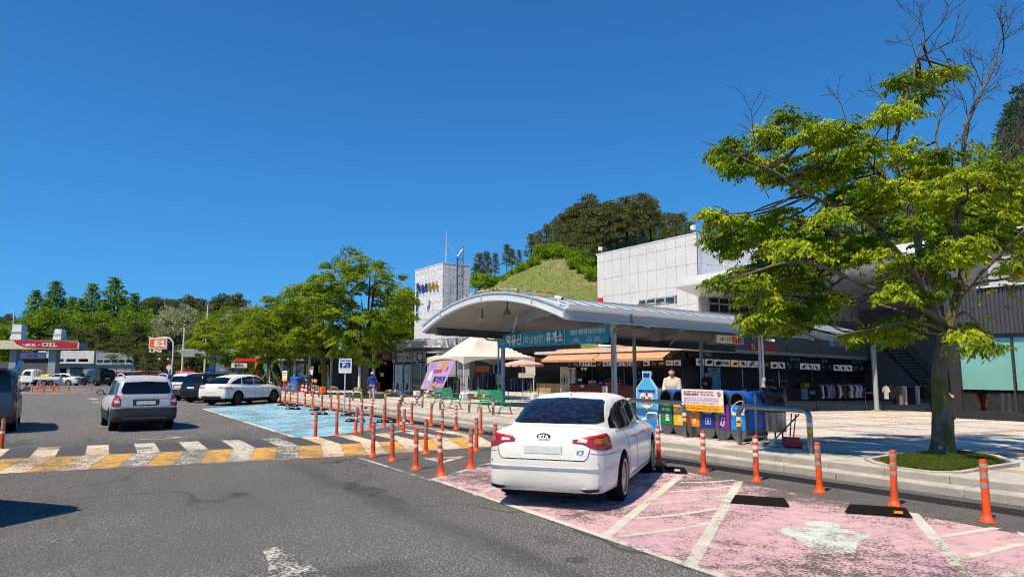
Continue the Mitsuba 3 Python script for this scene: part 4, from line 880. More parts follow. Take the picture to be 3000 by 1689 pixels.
# silver and grey off-roader seen from behind
suv = dict(paint='paint_silver', rear_axle=-1.30, front_axle=1.33, wheel_r=.34, half=.895, rim=.235, spokes=5, wheel_w=.23, tall=True,
    body=[(-2.16, .66, .48, .70, .74), (-2.145, .78, .40, .86, .90), (-2.11, .845, .34, .96, 1.0), (-2.03, .88, .31, 1.0, 1.04), (-1.7, .90, .29, 1.02, 1.06), (-1.3, .91, .27, 1.03, 1.07), (0, .91, .25, 1.0, 1.06), (.8, .905, .25, .98, 1.04), (1.3, .90, .26, .95, 1.02), (1.8, .87, .27, .86, .93), (2.05, .8, .3, .74, .8), (2.13, .68, .4, .62, .66), (2.16, .5, .45, .55, .58)],
    cab=[(-2.13, .76, .60, .95, 1.05), (-2.08, .80, .62, .95, 1.22), (-2.0, .82, .635, .95, 1.42), (-1.9, .83, .645, .95, 1.56), (-1.75, .84, .65, .95, 1.635), (-1.2, .845, .66, .95, 1.675), (-.4, .845, .66, .95, 1.68), (.2, .84, .655, .95, 1.64), (.6, .83, .64, .94, 1.5), (1.0, .81, .61, .92, 1.27), (1.3, .78, .58, .9, 1.05)],
    side_glass=[[(-1.95, 1.12), (-1.86, 1.45), (-1.28, 1.52), (-1.22, 1.08)], [(-1.15, 1.07), (-1.2, 1.53), (-.3, 1.55), (-.3, 1.06)], [(-.23, 1.06), (-.23, 1.55), (.3, 1.5), (.75, 1.27), (.95, 1.07)]],
    rear_glass=([(0, 1.13), (.61, 1.13), (.675, 1.18), (.655, 1.30), (.585, 1.48), (0, 1.50)], -1.6), front_glass=([(0, 1.12), (.72, 1.12), (.60, 1.52), (0, 1.56)], .2), mirror=(.82, .89, 1.12), mirror_mat='cladding',
    clad=[(-3, .2), (-3, .70), (-1.75, .70), (-1.72, .60), (1.75, .60), (1.9, .52), (3, .52), (3, .2)],
    rear_parts=[('tail_lamp', [(1, 1.10), (.80, 1.12), (.70, 1.06), (.665, .90), (.70, .765), (.80, .75), (1, .77)], 'lamp_red', .008, -3, -1.86, True), ('lamp_inset', [(.84, .955), (.72, .955), (.705, .90), (.72, .865), (.84, .865)], 'lamp_clear', .011, -3, -1.95, True),
        ('lid_seam', [(.70, 1.08), (.66, .73), (.67, .73), (.71, 1.08)], 'seam', .003, -3, -1.9, True), ('lid_seam', [(-.66, .725), (.66, .725), (.66, .735), (-.66, .735)], 'seam', .009, -3, -1.9, False)],
    side_parts=[('door_seam', [(-1.12, 1.0), (-1.0, .6), (-.99, .6), (-1.11, 1.0)], 'seam', .003), ('door_seam', [(-.27, 1.0), (-.27, .6), (-.26, .6), (-.26, 1.0)], 'seam', .003), ('door_seam', [(.9, 1.0), (.9, .6), (.91, .6), (.91, 1.0)], 'seam', .003)],
    extra=[('plate', RB(-2.165, -2.15, -.26, .26, .80, .91, .008, 2), 'plate', 40), ('plate_recess', RB(-2.152, -2.12, -.36, .36, .76, .97, .02, 2), 'cladding', 40)] +
        [('roof_rail', tube([(-1.8, s * .60, 1.62), (-1.72, s * .60, 1.69), (-1.5, s * .605, 1.715), (-.9, s * .61, 1.73), (-.1, s * .605, 1.715), (.1, s * .60, 1.63)], .02, 8), 'paint_silver', 40) for s in (1, -1)] +
        [('rear_wiper', tube([(-2.1, .02, 1.14), (-2.085, .30, 1.19)], .012, 5), 'black', False), ('exhaust', tube([(-2.0, -.5, .27), (-2.14, -.5, .27)], .035, 10), 'iron', 40), ('step_bar', RB(-2.17, -2.05, -.6, .6, .36, .42, .02, 2), 'cladding', 40)])
car_suv = make_car(suv)
put_car('off_road_car', car_suv, 2.05, 25.9, 92, 'silver off road car with dark grey bumper driving away over the lane', 'car')

# grey van at the left edge
van = dict(paint='paint_grey', rear_axle=-1.50, front_axle=1.70, wheel_r=.335, half=.94, rim=.22, spokes=5, wheel_w=.22, tall=True,
    body=[(-2.56, .74, .46, .80, .84), (-2.54, .86, .36, 1.02, 1.06), (-2.48, .92, .30, 1.08, 1.12), (-2.3, .95, .27, 1.09, 1.13), (-1.4, .96, .25, 1.09, 1.13), (1.2, .96, .24, 1.05, 1.1), (1.8, .94, .25, .98, 1.04), (2.3, .88, .27, .84, .9), (2.5, .78, .32, .7, .75), (2.56, .6, .4, .6, .63)],
    cab=[(-2.54, .84, .70, 1.0, 1.12), (-2.52, .86, .73, 1.0, 1.35), (-2.46, .885, .76, 1.0, 1.66), (-2.36, .9, .775, 1.0, 1.83), (-2.15, .905, .785, 1.0, 1.90), (-1.2, .91, .79, 1.0, 1.93), (.5, .91, .78, 1.0, 1.92), (1.0, .9, .76, 1.0, 1.82), (1.4, .88, .73, 1.0, 1.55), (1.8, .85, .7, 1.0, 1.22), (2.0, .8, .66, .95, 1.04)],
    side_glass=[[(-2.35, 1.2), (-2.28, 1.68), (-1.2, 1.72), (-1.2, 1.18)], [(-1.1, 1.18), (-1.1, 1.72), (.1, 1.73), (.1, 1.16)], [(.2, 1.15), (.2, 1.72), (.75, 1.70), (1.2, 1.45), (1.5, 1.15)]],
    rear_glass=([(0, 1.20), (.73, 1.20), (.77, 1.24), (.70, 1.70), (.62, 1.76), (0, 1.78)], -2.2), front_glass=([(0, 1.2), (.78, 1.2), (.66, 1.72), (0, 1.78)], .8), mirror=(1.45, .93, 1.2),
    rear_parts=[('tail_lamp', [(1, 1.12), (.86, 1.12), (.84, .72), (.90, .66), (1, .68)], 'lamp_red', .008, -3, -2.42, True), ('lid_seam', [(-.84, .60), (.84, .60), (.84, .612), (-.84, .612)], 'seam', .003, -3, -2.3, False), ('lid_seam', [(.80, 1.1), (.80, .61), (.81, .61), (.81, 1.1)], 'seam', .003, -3, -2.3, True)],
    side_parts=[('door_seam', [(.14, 1.05), (.14, .4), (.15, .4), (.15, 1.05)], 'seam', .003)],
    clad=[(-3, .2), (-3, .52), (-2.2, .50), (-2.2, .2)], clad_mat='paint_dark',
    extra=[('plate', RB(-2.575, -2.56, -.26, .26, .78, .89, .008, 2), 'plate', 40), ('handle_strip', RB(-2.575, -2.54, -.4, .4, .93, 1.0, .015, 2), 'paint_dark', 40), ('spoiler', RB(-2.52, -2.3, -.62, .62, 1.86, 1.92, .025, 2), 'paint_grey', 40)])
car_van = make_car(van)
put_car('van', car_van, -2.1, 27.6, 91, 'grey van seen from behind at the left edge of the picture', 'van')
put_car('van', car_van, -2.95, 12.15, 129, 'dark grey van parked beyond the left edge, only its shadow in view', 'van', None, {'paint_grey': 'paint_dark'})

# white crossover with a sloping roof beside the blue bays
cro = dict(paint='paint_white', rear_axle=-1.40, front_axle=1.475, wheel_r=.37, half=.955, rim=.245, spokes=5, wheel_w=.25, rim_mat='alloy_dark', tall=True,
    body=[(-2.36, .66, .52, .74, .78), (-2.345, .80, .42, .90, .94), (-2.3, .88, .36, .99, 1.03), (-2.2, .92, .32, 1.02, 1.06), (-1.8, .945, .29, 1.02, 1.08), (-1.4, .955, .27, 1.02, 1.08), (0, .95, .26, .98, 1.06), (.9, .95, .26, .97, 1.05), (1.4, .945, .27, .95, 1.03), (1.9, .91, .28, .88, .95), (2.2, .84, .32, .78, .84), (2.33, .72, .4, .66, .7), (2.36, .55, .46, .58, .6)],
    cab=[(-2.25, .74, .56, .98, 1.06), (-2.0, .79, .6, .98, 1.24), (-1.7, .82, .62, .98, 1.41), (-1.3, .84, .63, .98, 1.53), (-.7, .85, .64, .97, 1.60), (0, .85, .64, .96, 1.61), (.4, .84, .635, .96, 1.56), (.8, .825, .615, .95, 1.42), (1.15, .80, .59, .94, 1.24), (1.5, .77, .55, .92, 1.06)],
    side_glass=[[(-1.78, 1.13), (-1.62, 1.24), (-1.2, 1.40), (-1.0, 1.44), (-1.08, 1.11)], [(-.98, 1.10), (-.92, 1.455), (-.5, 1.50), (-.1, 1.51), (-.1, 1.08)], [(-.04, 1.08), (-.04, 1.51), (.3, 1.48), (.7, 1.33), (1.1, 1.10), (.98, 1.07)]],
    rear_glass=([(0, 1.14), (.62, 1.14), (.66, 1.17), (.56, 1.44), (0, 1.48)], -1.3), front_glass=([(0, 1.1), (.7, 1.1), (.58, 1.46), (0, 1.5)], .4), mirror=(.95, .90, 1.12),
    clad=[(-2.3, .2), (-2.3, .40), (-1.5, .37), (1.6, .37), (2.3, .40), (2.3, .2)],
    rear_parts=[('tail_lamp', [(1, .96), (.45, .99), (.45, .965), (1, .93)], 'lamp_red', .008, -3, -1.82, True), ('tail_lamp', [(1, .905), (.45, .935), (.45, .91), (1, .875)], 'lamp_red', .008, -3, -1.82, True), ('diffuser', [(-.7, .36), (.7, .36), (.6, .50), (-.6, .50)], 'cladding', .008, -3, -2.0, False)],
    side_parts=[('door_seam', [(-.07, 1.05), (-.07, .4), (-.06, .4), (-.06, 1.05)], 'seam', .003), ('door_seam', [(-1.0, 1.05), (-.9, .6), (-.88, .42), (-.87, .42), (-.89, .6), (-.99, 1.05)], 'seam', .003), ('door_seam', [(1.0, 1.0), (1.02, .42), (1.03, .42), (1.01, 1.0)], 'seam', .003), ('sill_trim', [(-.6, .42), (.9, .42), (.9, .435), (-.6, .435)], 'chrome', .008)],
    extra=[('plate', RB(-2.375, -2.35, -.26, .26, .64, .75, .008, 2), 'plate', 40)] + [('door_handle', tube([(x - .1, s * .945, .93), (x, s * .965, .935), (x + .1, s * .945, .93)], .015, 5), 'chrome', 40) for x in (-.55, .4) for s in (1, -1)])
car_cro = make_car(cro)
put_car('crossover_car', car_cro, 8.35, 40.35, 37.2, 'white crossover car with black glass parked beside the blue bays', 'car')
put_car('crossover_car', car_suv, 7.75, 44.2, 37.2, 'black off road car parked just behind the white crossover', 'car', None, {'paint_silver': 'paint_black', 'cladding': 'paint_black'})
put_car('crossover_car', car_suv, 7.5, 47.6, 37.2, 'white off road car parked behind the black one in the row', 'car', None, {'paint_silver': 'paint_white'})
put_car('saloon_car', car_sal, 7.3, 51.0, 37.2, 'black saloon car in the row beyond the white off road car', 'car', None, {'paint_white': 'paint_black'})
put_car('crossover_car', car_cro, 7.1, 54.6, 37.2, 'dark crossover car at the far end of the parked row', 'car', None, {'paint_white': 'paint_dark'})
put_car('saloon_car', car_sal, -.35, 101.0, 150, 'white saloon car waiting by the filling station behind the small truck', 'car')
put_car('minivan', car_van, 3.4, 98.0, 110, 'black minivan standing near the filling station', 'van', None, {'paint_grey': 'paint_black', 'paint_dark': 'paint_black'})
put_car('off_road_car', car_suv, 6.3, 101.5, 160, 'dark red off road car far off behind the silver one', 'car', None, {'paint_silver': 'maroon'})

# small white flatbed truck with yellow machine on its bed
def truck(x, y, deg):
    k = thing('flatbed_truck', 'small white flatbed truck carrying a yellow machine near the filling station', 'truck'); M = np.array(TR(x, y, 0, deg).matrix); X = lambda m: m.apply_transform(M)
    cabm = loft([(0.75, .80, .62, .5, 1.9), (.8, .83, .66, .45, 1.95), (1.6, .85, .68, .42, 1.97), (2.0, .85, .66, .42, 1.85), (2.25, .84, .6, .42, 1.3), (2.45, .80, .56, .45, .95)], cab_sec(), 30)
    obj('cab', X(tm(cabm)), 'paint_white', k, smooth=35)
    g_ = loft([(0.75, .80, .62, .5, 1.9), (.8, .83, .66, .45, 1.95), (1.6, .85, .68, .42, 1.97), (2.0, .85, .66, .42, 1.85), (2.25, .84, .6, .42, 1.3), (2.45, .80, .56, .45, .95)], cab_sec(.006), 30)
    for a, b in ((.3, 1.2), (-1.2, -.3)): obj('side_window', X(tm(g_ ^ prism([(1.05, 1.2), (1.1, 1.72), (1.7, 1.72), (2.05, 1.25)], 'y', a, b))), 'car_glass', k)
    obj('windscreen', X(tm(g_ ^ prism(sym([(0, 1.2), (.7, 1.2), (.6, 1.75), (0, 1.78)]), 'x', 1.8, 4))), 'car_glass', k)
    obj('bed', X(cat(B(-2.4, .65, -.85, .85, .72, .8), B(-2.4, .65, .82, .85, .8, 1.1), B(-2.4, .65, -.85, -.82, .8, 1.1), B(-2.43, -2.4, -.85, .85, .72, 1.1))), 'paint_white', k)
    obj('cab_guard', X(cat([tube([(.62, y_, .8), (.62, y_, 1.85)], .025, 5) for y_ in np.linspace(-.8, .8, 7)], tube([(.62, -.8, 1.85), (.62, .8, 1.85)], .03, 5))), 'paint_white', k)
    obj('chassis', X(B(-2.3, 2.2, -.35, .35, .45, .7)), 'underbody', k)
    for wx_ in (-1.3, 1.55):
        for s in (1, -1):
            wk = None
            for nm, m_, mm in wheel(.31, .2, .2, 6, 'alloy_dark'):
                m2 = m_.copy(); m2.apply_transform(trimesh.transformations.rotation_matrix(0 if s > 0 else PI, [0, 0, 1])); m2.apply_translation((wx_, s * .72, .31)); X(m2)
                if wk is None: wk = obj('wheel', m2, mm, k, smooth=40)
                else: obj(nm, m2, mm, wk, smooth=40)
    k2 = thing('compactor_machine', 'yellow machine lying on the bed of the white truck', 'machine')
    obj('body', X(cat(RB(-.9, .2, -.4, .4, .80, 1.35, .12, 3), RB(-1.5, -.9, -.3, .3, .80, 1.15, .1, 3))), 'yellow', k2, smooth=40)
    obj('handle', X(tube([(.1, -.3, 1.2), (.4, -.3, 1.6), (.4, .3, 1.6), (.1, .3, 1.2)], .03, 6)), 'black', k2)
truck(-2.2, 101.6, 149)

# =====================================================  STREET FURNITURE
mat('post_orange', proc(lambda p, n, uv: mix((0.80, 0.085, 0.012), mix((0.62, 0.11, 0.04), (0.20, 0.06, 0.03), noise(p.x * 40, p.y * 40, p.z * 40)), smoothstep(.52, .68, fbm(p.x * 13, p.y * 13, p.z * 9, 4)))), 0.5); mat('band_white', '#d9dad6', 0.35); mat('band_worn', proc(lambda p, n, uv: mix((0.20, 0.17, 0.15), (0.42, 0.40, 0.38), fbm(p.x * 25, p.y * 25, p.z * 25, 3))), 0.5)
prof = [(0, 0), (.105, 0), (.105, .012), (.075, .035), (.052, .075), (.046, .12), (.042, .735), (.036, .75), (0, .752)]
post_ply = mikit.ply(lathe(prof, 20), 'post_orange', smooth=40)
band_ply = [mikit.ply(lathe([(.0425, z0), (.0450, z0 + .004), (.0442, z1 - .004), (.0425, z1)], 20), 'band_white', smooth=True) for z0, z1 in ((.405, .47), (.525, .59), (.64, .70))]
bolt_ply = mikit.ply(cat([lathe([(0, .012), (.014, .012), (.014, .03), (0, .032)], 8).apply_translation((.08 * math.cos(a), .08 * math.sin(a), 0)) for a in (0.4, 2.5, 4.6)]), 'iron', smooth=False)
ordn = ['first', 'second', 'third', 'fourth', 'fifth', 'sixth', 'seventh', 'eighth', 'ninth', 'tenth', 'eleventh', 'twelfth', 'thirteenth', 'fourteenth', 'fifteenth', 'sixteenth', 'seventeenth', 'eighteenth', 'nineteenth', 'twentieth']
rp = random.Random(2)
def post(x, y, label, white, lean=None, group='orange flexible posts along the bays', far=False):
    k = thing('delineator_post', label, 'post', group)
    ax = rp.uniform(0, 360); t = rp.uniform(0, 1.4) * rp.choice([1, 1, 1, 2.2])
    M = T().translate([x, y, 0.0]).rotate([math.cos(ax), math.sin(ax), 0], t) if lean is None else T().translate([x, y, .01]).rotate([lean[0], lean[1], 0], lean[2])
    scene[f'{k}__post'] = place(post_ply, M)
    for i, b in enumerate(band_ply):
        n_ = f'{k}__reflective_band' + (f'_{i:03d}' if i else '')
        scene[n_] = place(b, M, 'band_white' if white or (i == 0 and rp.random() < .35) else 'band_worn')
    if not far: scene[f'{k}__bolt'] = place(bolt_ply, M)
for i, (x, y) in enumerate(((9.94, 9.98), (9.85, 8.77), (9.82, 7.61), (9.72, 6.39), (9.63, 5.22), (9.58, 4.07))):
    post(x, y, f'orange post behind the pink bay, {ordn[i]} to the right of the white saloon', i < 3, group='posts behind the pink bay')
for i, (x, y) in enumerate(((5.64, 14.15), (5.75, 13.36), (5.62, 11.96))): post(x, y, f'orange post between speed table and pink bay, {ordn[i]} from the speed table', False)
post(5.67, 11.01, 'leaning orange post lifted off its base at the corner of the pink bay', True, (.35, -1, 5))
for i, (x, y) in enumerate(((5.71, 18.45), (6.51, 19.09), (7.3, 19.74), (8.0, 20.35), (8.7, 20.96), (9.46, 21.58), (10.17, 22.05))): post(x, y, f'orange post along the near edge of the blue bays, {ordn[i]} from the lane', False, group='posts along the blue bays')
for i, (x, y) in enumerate(((6.94, 18.26), (8.15, 18.21), (9.26, 17.95))): post(x, y, f'orange post on the far edge of the speed table, {ordn[i]} from the lane', False, group='posts by the speed table')
for i, (x, y) in enumerate(((6.85, 14.08), (8.06, 13.92))): post(x, y, f'orange post at the near foot of the speed table, {ordn[i]} from the lane', False, group='posts by the speed table')
for i, (x, y) in enumerate(((6.57, 11.56), (7.47, 12.15))): post(x, y, f'orange post left of the white saloon, {ordn[i]} from the lane', False)
for i, y in enumerate((17.67, 19.2, 20.96, 24.05, 25.43, 26.79, 27.96, 29.26, 30.7, 31.75, 33.1, 34.6, 35.9, 37.3, 38.7, 39.75, 40.8, 41.75)):
    post(10.38 if y < 22 else 10.6 if y < 29 else 10.52, y, f'orange post along the far kerb, {ordn[i]} from the speed table', i in (1, 5), group='posts along the far kerb')
post(-1.12, 19.72, 'single orange post at the left edge on the far side of the speed table', False)
for i, (x, y) in enumerate(((-3.14, 79.5), (-2.18, 68.42), (-1.91, 72.66), (-1.88, 78.6), (-1.75, 80.0), (-1.36, 66.86), (-1.08, 79.96), (-.78, 71.15), (-.75, 78.32), (-.43, 77.2), (.34, 70.42), (2.2, 78.0), (6.6, 58.5), (6.2, 61.0))):
    post(x, y, f'small far orange post near the filling station, {ordn[i]} from the left', False, None, 'far posts by the filling station', True)

# rubber wheel stops
def stop_mesh():
    q_ = poly([(-.08, 0), (.08, 0), (.05, .10), (-.05, .10)])
    m = frame(extr(q_, .76), (0, .38, 0), UX, UZ); v = np.array(m.vertices); s = 1 - .16 * (v[:, 2] / .10); v[:, 1] *= s; m.vertices = v; return m
sp_ = mikit.ply(stop_mesh(), 'tyre'); rp_ = [mikit.ply(B(-.10, -.075, y0 - .05, y0 + .05, .045, .075).apply_transform(trimesh.transformations.rotation_matrix(0, [0, 1, 0])), 'band_white') for y0 in (-.22, .22)]
mat('reflector_amber', '#e8920e', 0.3)
stops = [(9.86, 35.9, 0), (9.15, 33.1, 1), (9.76, 31.3, 2), (9.0, 28.6, 3), (9.75, 27.1, 4), (8.85, 23.95, 5), (9.62, 22.95, 6), (9.75, 37.0, 7), (9.25, 9.12, 8), (8.15, 6.28, 9), (8.86, 5.02, 10)]
sl = ['at the back of the blue bays, fourth pair back stop', 'in the blue bays, front stop of the second pair', 'in the blue bays, rear stop of the third pair', 'in the blue bays, front stop of the third pair', 'in the blue bays, rear stop of the nearest full pair', 'in the blue bays nearest the lane posts', 'in the blue bays at their near right corner', 'in the blue bays farthest from the speed table', 'at the front wheel of the white saloon', 'with small debris in the middle pink bay', 'with an amber reflector in the right pink bay']
for (x, y, i) in stops:
    k = thing('wheel_stop', 'black rubber wheel stop ' + sl[i], 'wheel stop', 'black rubber wheel stops'); M = TR(x, y, .008, 34 if i > 7 else 39)
    scene[f'{k}__block'] = place(sp_, M)
    for j, r_ in enumerate(rp_):
        if i == 9 or (i == 10 and j == 1): continue
        scene[f'{k}__reflector' + (f'_{j:03d}' if j else '')] = place(r_, M, 'reflector_amber' if i == 10 else 'band_white')
# steel hoop barriers
def hoop(xa, ya, xb, yb, h, r, label, yellow, group):
    k = thing('hoop_barrier', label, 'barrier', group); za, zb_ = zp(xa), zp(xb); R = .16
    d = np.array([xb - xa, yb - ya]); L = np.linalg.norm(d); d /= L; P = [(0, 0)] + [(0, h - R)]
    P += [(R - R * math.cos(t), h - R + R * math.sin(t)) for t in np.linspace(.2, PI / 2, 7)] + [(L - R + R * math.sin(t), h - R + R * math.cos(t)) for t in np.linspace(0, PI / 2 - .2, 7)] + [(L, h - R), (L, 0)]
    pts = [(xa + d[0] * s, ya + d[1] * s, za + (zb_ - za) * s / L + z) for s, z in P]
    obj('hoop', tube(pts, r, 14), 'stainless', k, smooth=50)
    for s, z0, z1, m_ in ((0, .50, .58, 'band_white'), (0, .38, .46, 'yellow'), (L, .50, .58, 'band_white'), (L, .38, .46, 'yellow')):
        sc_ = h / .8
        obj('reflective_band', tube([(xa + d[0] * s, ya + d[1] * s, za + z0 * sc_), (xa + d[0] * s, ya + d[1] * s, za + z1 * sc_)], r * 1.06, 14), m_, k, smooth=50)
    if yellow:
        for s in (L * .32, L * .66): obj('pad', frame(tube([(0, 0, -.07), (0, 0, .07)], r * 1.35, 10), (xa + d[0] * s, ya + d[1] * s, za + h), (0, 0, 1), (d[1], -d[0], 0)), 'yellow', k, smooth=50)
hoop(12.95, 14.1, 12.94, 12.07, .84, .055, 'bare steel hoop barrier in front of the green and yellow bins', False, 'steel hoop barriers')
hoop(12.65, 10.2, 12.48, 8.35, .84, .055, 'bare steel hoop barrier beside the trash can and red dustpan', False, 'steel hoop barriers')
for i, (a, b) in enumerate(((23.9, 22.0), (28.15, 26.3), (32.4, 30.35), (37.0, 35.6), (41.0, 39.45), (44.65, 43.0), (50.6, 48.8), (57.2, 55.4))):
    hoop(13.5, a, 13.45, b, .66, .05, f'steel hoop barrier with yellow pads at the plaza edge, {ordn[i]} from the canopy', True, 'steel hoop barriers with yellow pads')

# benches
mat('bench_green', '#1e9a67', 0.4); mat('bench_brown', '#5b4634', 0.6)
def bench(x, y0, y1, label, green=True):
    k = thing('park_bench', label, 'bench', 'park benches facing the shops' if green else None); z = zp(x); m1 = 'bench_green' if green else 'bench_brown'; m2 = 'bench_green' if green else 'black'
    for i in range(5): obj('seat_slat', RB(x + .10 + i * .085, x + .17 + i * .085, y0, y1, z + .42, z + .445, .008, 1), m1, k)
    if green:
        for i in range(5):
            b = RB(-.01, .015, y0, y1, 0, .07, .006, 1); b.apply_transform(trimesh.transformations.rotation_matrix(-.22, [0, 1, 0])); b.apply_translation((x + .07 - .02 * i, 0, z + .50 + .085 * i)); obj('back_slat', b, m1, k)
    for y in (y0 + .12, y1 - .12):
        if green:
            obj('leg', cat(tube(curve([(x + .12, y, z + .42), (x + .02, y, z + .25), (x - .05, y, z)], 8), .022, 6), tube(curve([(x + .5, y, z + .42), (x + .46, y, z + .22), (x + .56, y, z)], 8), .022, 6), tube(curve([(x + .04, y, z + .2), (x + .28, y, z + .3), (x + .48, y, z + .18)], 8), .014, 5)), m2, k, smooth=50)
            obj('arm_rest', cat(tube(curve([(x + .02, y, z + .62), (x + .25, y, z + .66), (x + .48, y, z + .62), (x + .55, y, z + .54), (x + .5, y, z + .42)], 14), .022, 6), tube(curve([(x + .1, y, z + .42), (x + .02, y, z + .7), (x - .03, y, z + .95)], 8), .022, 6), trimesh.creation.icosphere(1, .035).apply_translation((x - .03, y, z + .95))), m2, k, smooth=50)
        else:
            obj('leg', cat(tube(curve([(x + .12, y, z + .42), (x + .3, y, z + .2), (x + .12, y, z)], 8), .022, 6), tube(curve([(x + .48, y, z + .42), (x + .3, y, z + .2), (x + .5, y, z)], 8), .022, 6)), m2, k, smooth=50)
bench(13.95, 22.2, 24.05, 'green cast iron bench nearest the canopy column')
bench(14.1, 26.5, 28.35, 'green cast iron bench in front of the lilac banner')
bench(14.0, 16.6, 18.4, 'green bench hidden behind the white saloon, only its knob showing')
bench(14.0, 30.3, 32.2, 'backless brown bench with black iron legs left of the green ones', False)

# recycling bins, six in a row
bx0, bW, bH, bD = 13.1, .45, 1.13, .78
def stadium(w, h, n=12):
    r = w / 2
    return [(r + r * math.cos(t), r + r * math.sin(t)) for t in np.linspace(PI, 2 * PI, n)] + [(r + r * math.cos(t), h - r + r * math.sin(t)) for t in np.linspace(0, PI, n)]
mat('bin_orange', '#ef8a17', 0.4); mat('bin_yellow', '#eeb411', 0.4); mat('bin_blue', '#1686e0', 0.4); mat('bin_roof', '#1a5fc9', 0.35)
names = (('green', '종이류', 'green'), ('yellow', '플라스틱', 'bin_yellow'), ('orange', '병류', 'bin_orange'), ('navy', '비닐류', 'navy'), ('purple', '캔류', 'purple'), ('bright blue', '일반쓰레', 'bin_blue'))
icons = [unary_union([sbox(.2, .0, .34, .05), sbox(.2, .07, .33, .11), sbox(.22, .13, .31, .16)]), unary_union([sbox(.18, 0, .26, .12).difference(sbox(.195, .012, .245, .1)), sbox(.28, 0, .36, .09).difference(sbox(.29, .012, .35, .08))]), unary_union([Polygon([(.12, 0), (.2, 0), (.2, .12), (.175, .17), (.175, .2), (.145, .2), (.145, .17), (.12, .12)]).difference(Polygon([(.135, .012), (.185, .012), (.185, .11), (.16, .15), (.135, .11)])), sbox(.24, 0, .32, .1).difference(sbox(.25, .02, .31, .05))]), unary_union([sbox(.16, 0, .24, .15).difference(sbox(.172, .012, .228, .138)), sbox(.26, 0, .34, .15).difference(sbox(.272, .012, .328, .138))]), affinity.rotate(sbox(.2, 0, .28, .17).buffer(.015).difference(sbox(.212, .012, .268, .158)), -18), unary_union([sbox(.17, 0, .25, .11), line([(.15, .12), (.27, .12)], .015), line([(.28, .2), (.33, .1), (.36, .16)], .015)])]
for i, (cn, wd, m_) in enumerate(names):
    y1 = 13.06 - i * .452; k = thing('recycling_bin', f'steel recycling bin with a {cn} front panel in the row by the kerb', 'bin'); zz = zp(bx0) + .02
    P2 = poly(stadium(bW - .01, bH)); o = (bx0 + bD, y1, zz)
    outer = mf(frame(extr(P2, bD), o, NY, UZ)); inner = mf(frame(extr(P2.buffer(-.025), bD - .1), (bx0 + bD - .16, y1, zz), NY, UZ)) ^ mf(B(bx0 - .2, bx0 + bD - .1, y1 - 1, y1 + .1, zz + .82, zz + 2))
    obj('casing', tm(outer - inner), 'steel_tube', k, smooth=40)
    obj('rim', frame(extr(P2.difference(P2.buffer(-.035)).intersection(sbox(-1, .80, 2, 2)), .02), (bx0 + .0, y1, zz), NY, UZ), 'stainless', k)
    obj('roof', tm((mf(frame(extr(P2.buffer(.008), bD - .1), (bx0 + bD - .05, y1, zz), NY, UZ)) - outer) ^ mf(B(bx0, bx0 + 1, y1 - 1, y1 + .1, zz + .84, zz + 2))), 'bin_roof', k, smooth=40)
    pn = obj('front_panel', RB(bx0 - .02, bx0 + .0, y1 - bW + .025, y1 - .025, zz + .25, zz + .82, .008, 1), m_, k)
    obj('lettering', text(wd, .055, (bx0 - .021, y1 - bW / 2, zz + .60), NY, UZ, min(.1 * len(wd), .36), 2, size=40, center=True), 'white', pn)
    obj('mark', text('덕유산휴게소', .03, (bx0 - .021, y1 - bW / 2 - .02, zz + .74), NY, UZ, .2, 0, size=36, center=True), 'white' if i != 0 else 'pale_pink', pn)
    obj('pictogram', frame(extr(affinity.scale(icons[i], .95, 1.0), .003), (bx0 - .021, y1 - .0, zz + .34), NY, UZ), 'white', pn, kind=None)
    obj('handle', B(bx0 - .03, bx0 - .02, y1 - .06, y1 - .04, zz + .5, zz + .58), 'stainless', pn)
obj('side_film', B(bx0 + .1, bx0 + bD - .06, 13.06 - 5 * .452 - bW + .004, 13.06 - 5 * .452 - bW + .008, zz + .28, zz + .86), 'bin_roof', 'recycling_bin_005', label='blue film on the side of the end bin')
k = thing('bin_base', 'grey paving slab ridge under the row of bins', 'base'); obj('slab', RB(bx0 + .0, bx0 + bD, 10.3, 13.15, zp(13.4) - .02, zp(13.4) + .03, .01), 'concrete', k)
# notice board on the bins
k = thing('notice_board', 'white and yellow notice board with red and blue lines of text above the bins', 'sign')
nb = dict(o=(12.93, 12.2, 0)); 
def nbx(s, t): return None
y0_, y1_, z0_, z1_ = 10.87, 12.16, 0.86, 1.38
obj('board', B(12.95, 12.97, y0_, y1_, z0_, z1_), 'white', k)
obj('yellow_band', B(12.944, 12.95, y0_, y1_, z0_, z0_ + .16), 'yellow', k)
W_ = y1_ - y0_
for s, dz, h, m_, w in (('방송차량에서 가져온 쓰레기를 투기하지 마세요', .44, .042, 'red', .72), ('외부쓰레기 무단투기', .375, .042, 'navy', .36), ('100만원 이하 과태료', .375, .042, 'red', .34), ('불법으로 폐기물 투기 금지 됩니다. 생활폐기물관리법 의거', .30, .03, 'lilac', .84), ('알림) 휴게소 이용요금은 쓰레기처리비가 아닙니다.', .245, .035, 'pink', .84), ('일반쓰레기, 음식물, 재활용, 스티로폼 등 배출물 투기금지', .185, .032, 'lilac', .84), ('※ 신고: 한국도로공사 - 신고하기 - 재활용통신과 많은 국민신고 128', .105, .025, 'orange', .84), ('무단투기 차량번호 식별되어 즉시 신고됨을 고지합니다.', .035, .045, 'red', .86)):
    off = .06 if not s.startswith('100') else .46
    obj('lettering', text(s, h, (12.943, y1_ - off * W_, z0_ + dz), NY, UZ, w * W_, 1 if h > .041 and m_ != 'red' or z0_ < 0 else 0, size=30, depth=.003), m_, k)
ringp = Polygon([(.055 * math.cos(t), .055 * math.sin(t)) for t in np.linspace(0, 6.28, 24)])
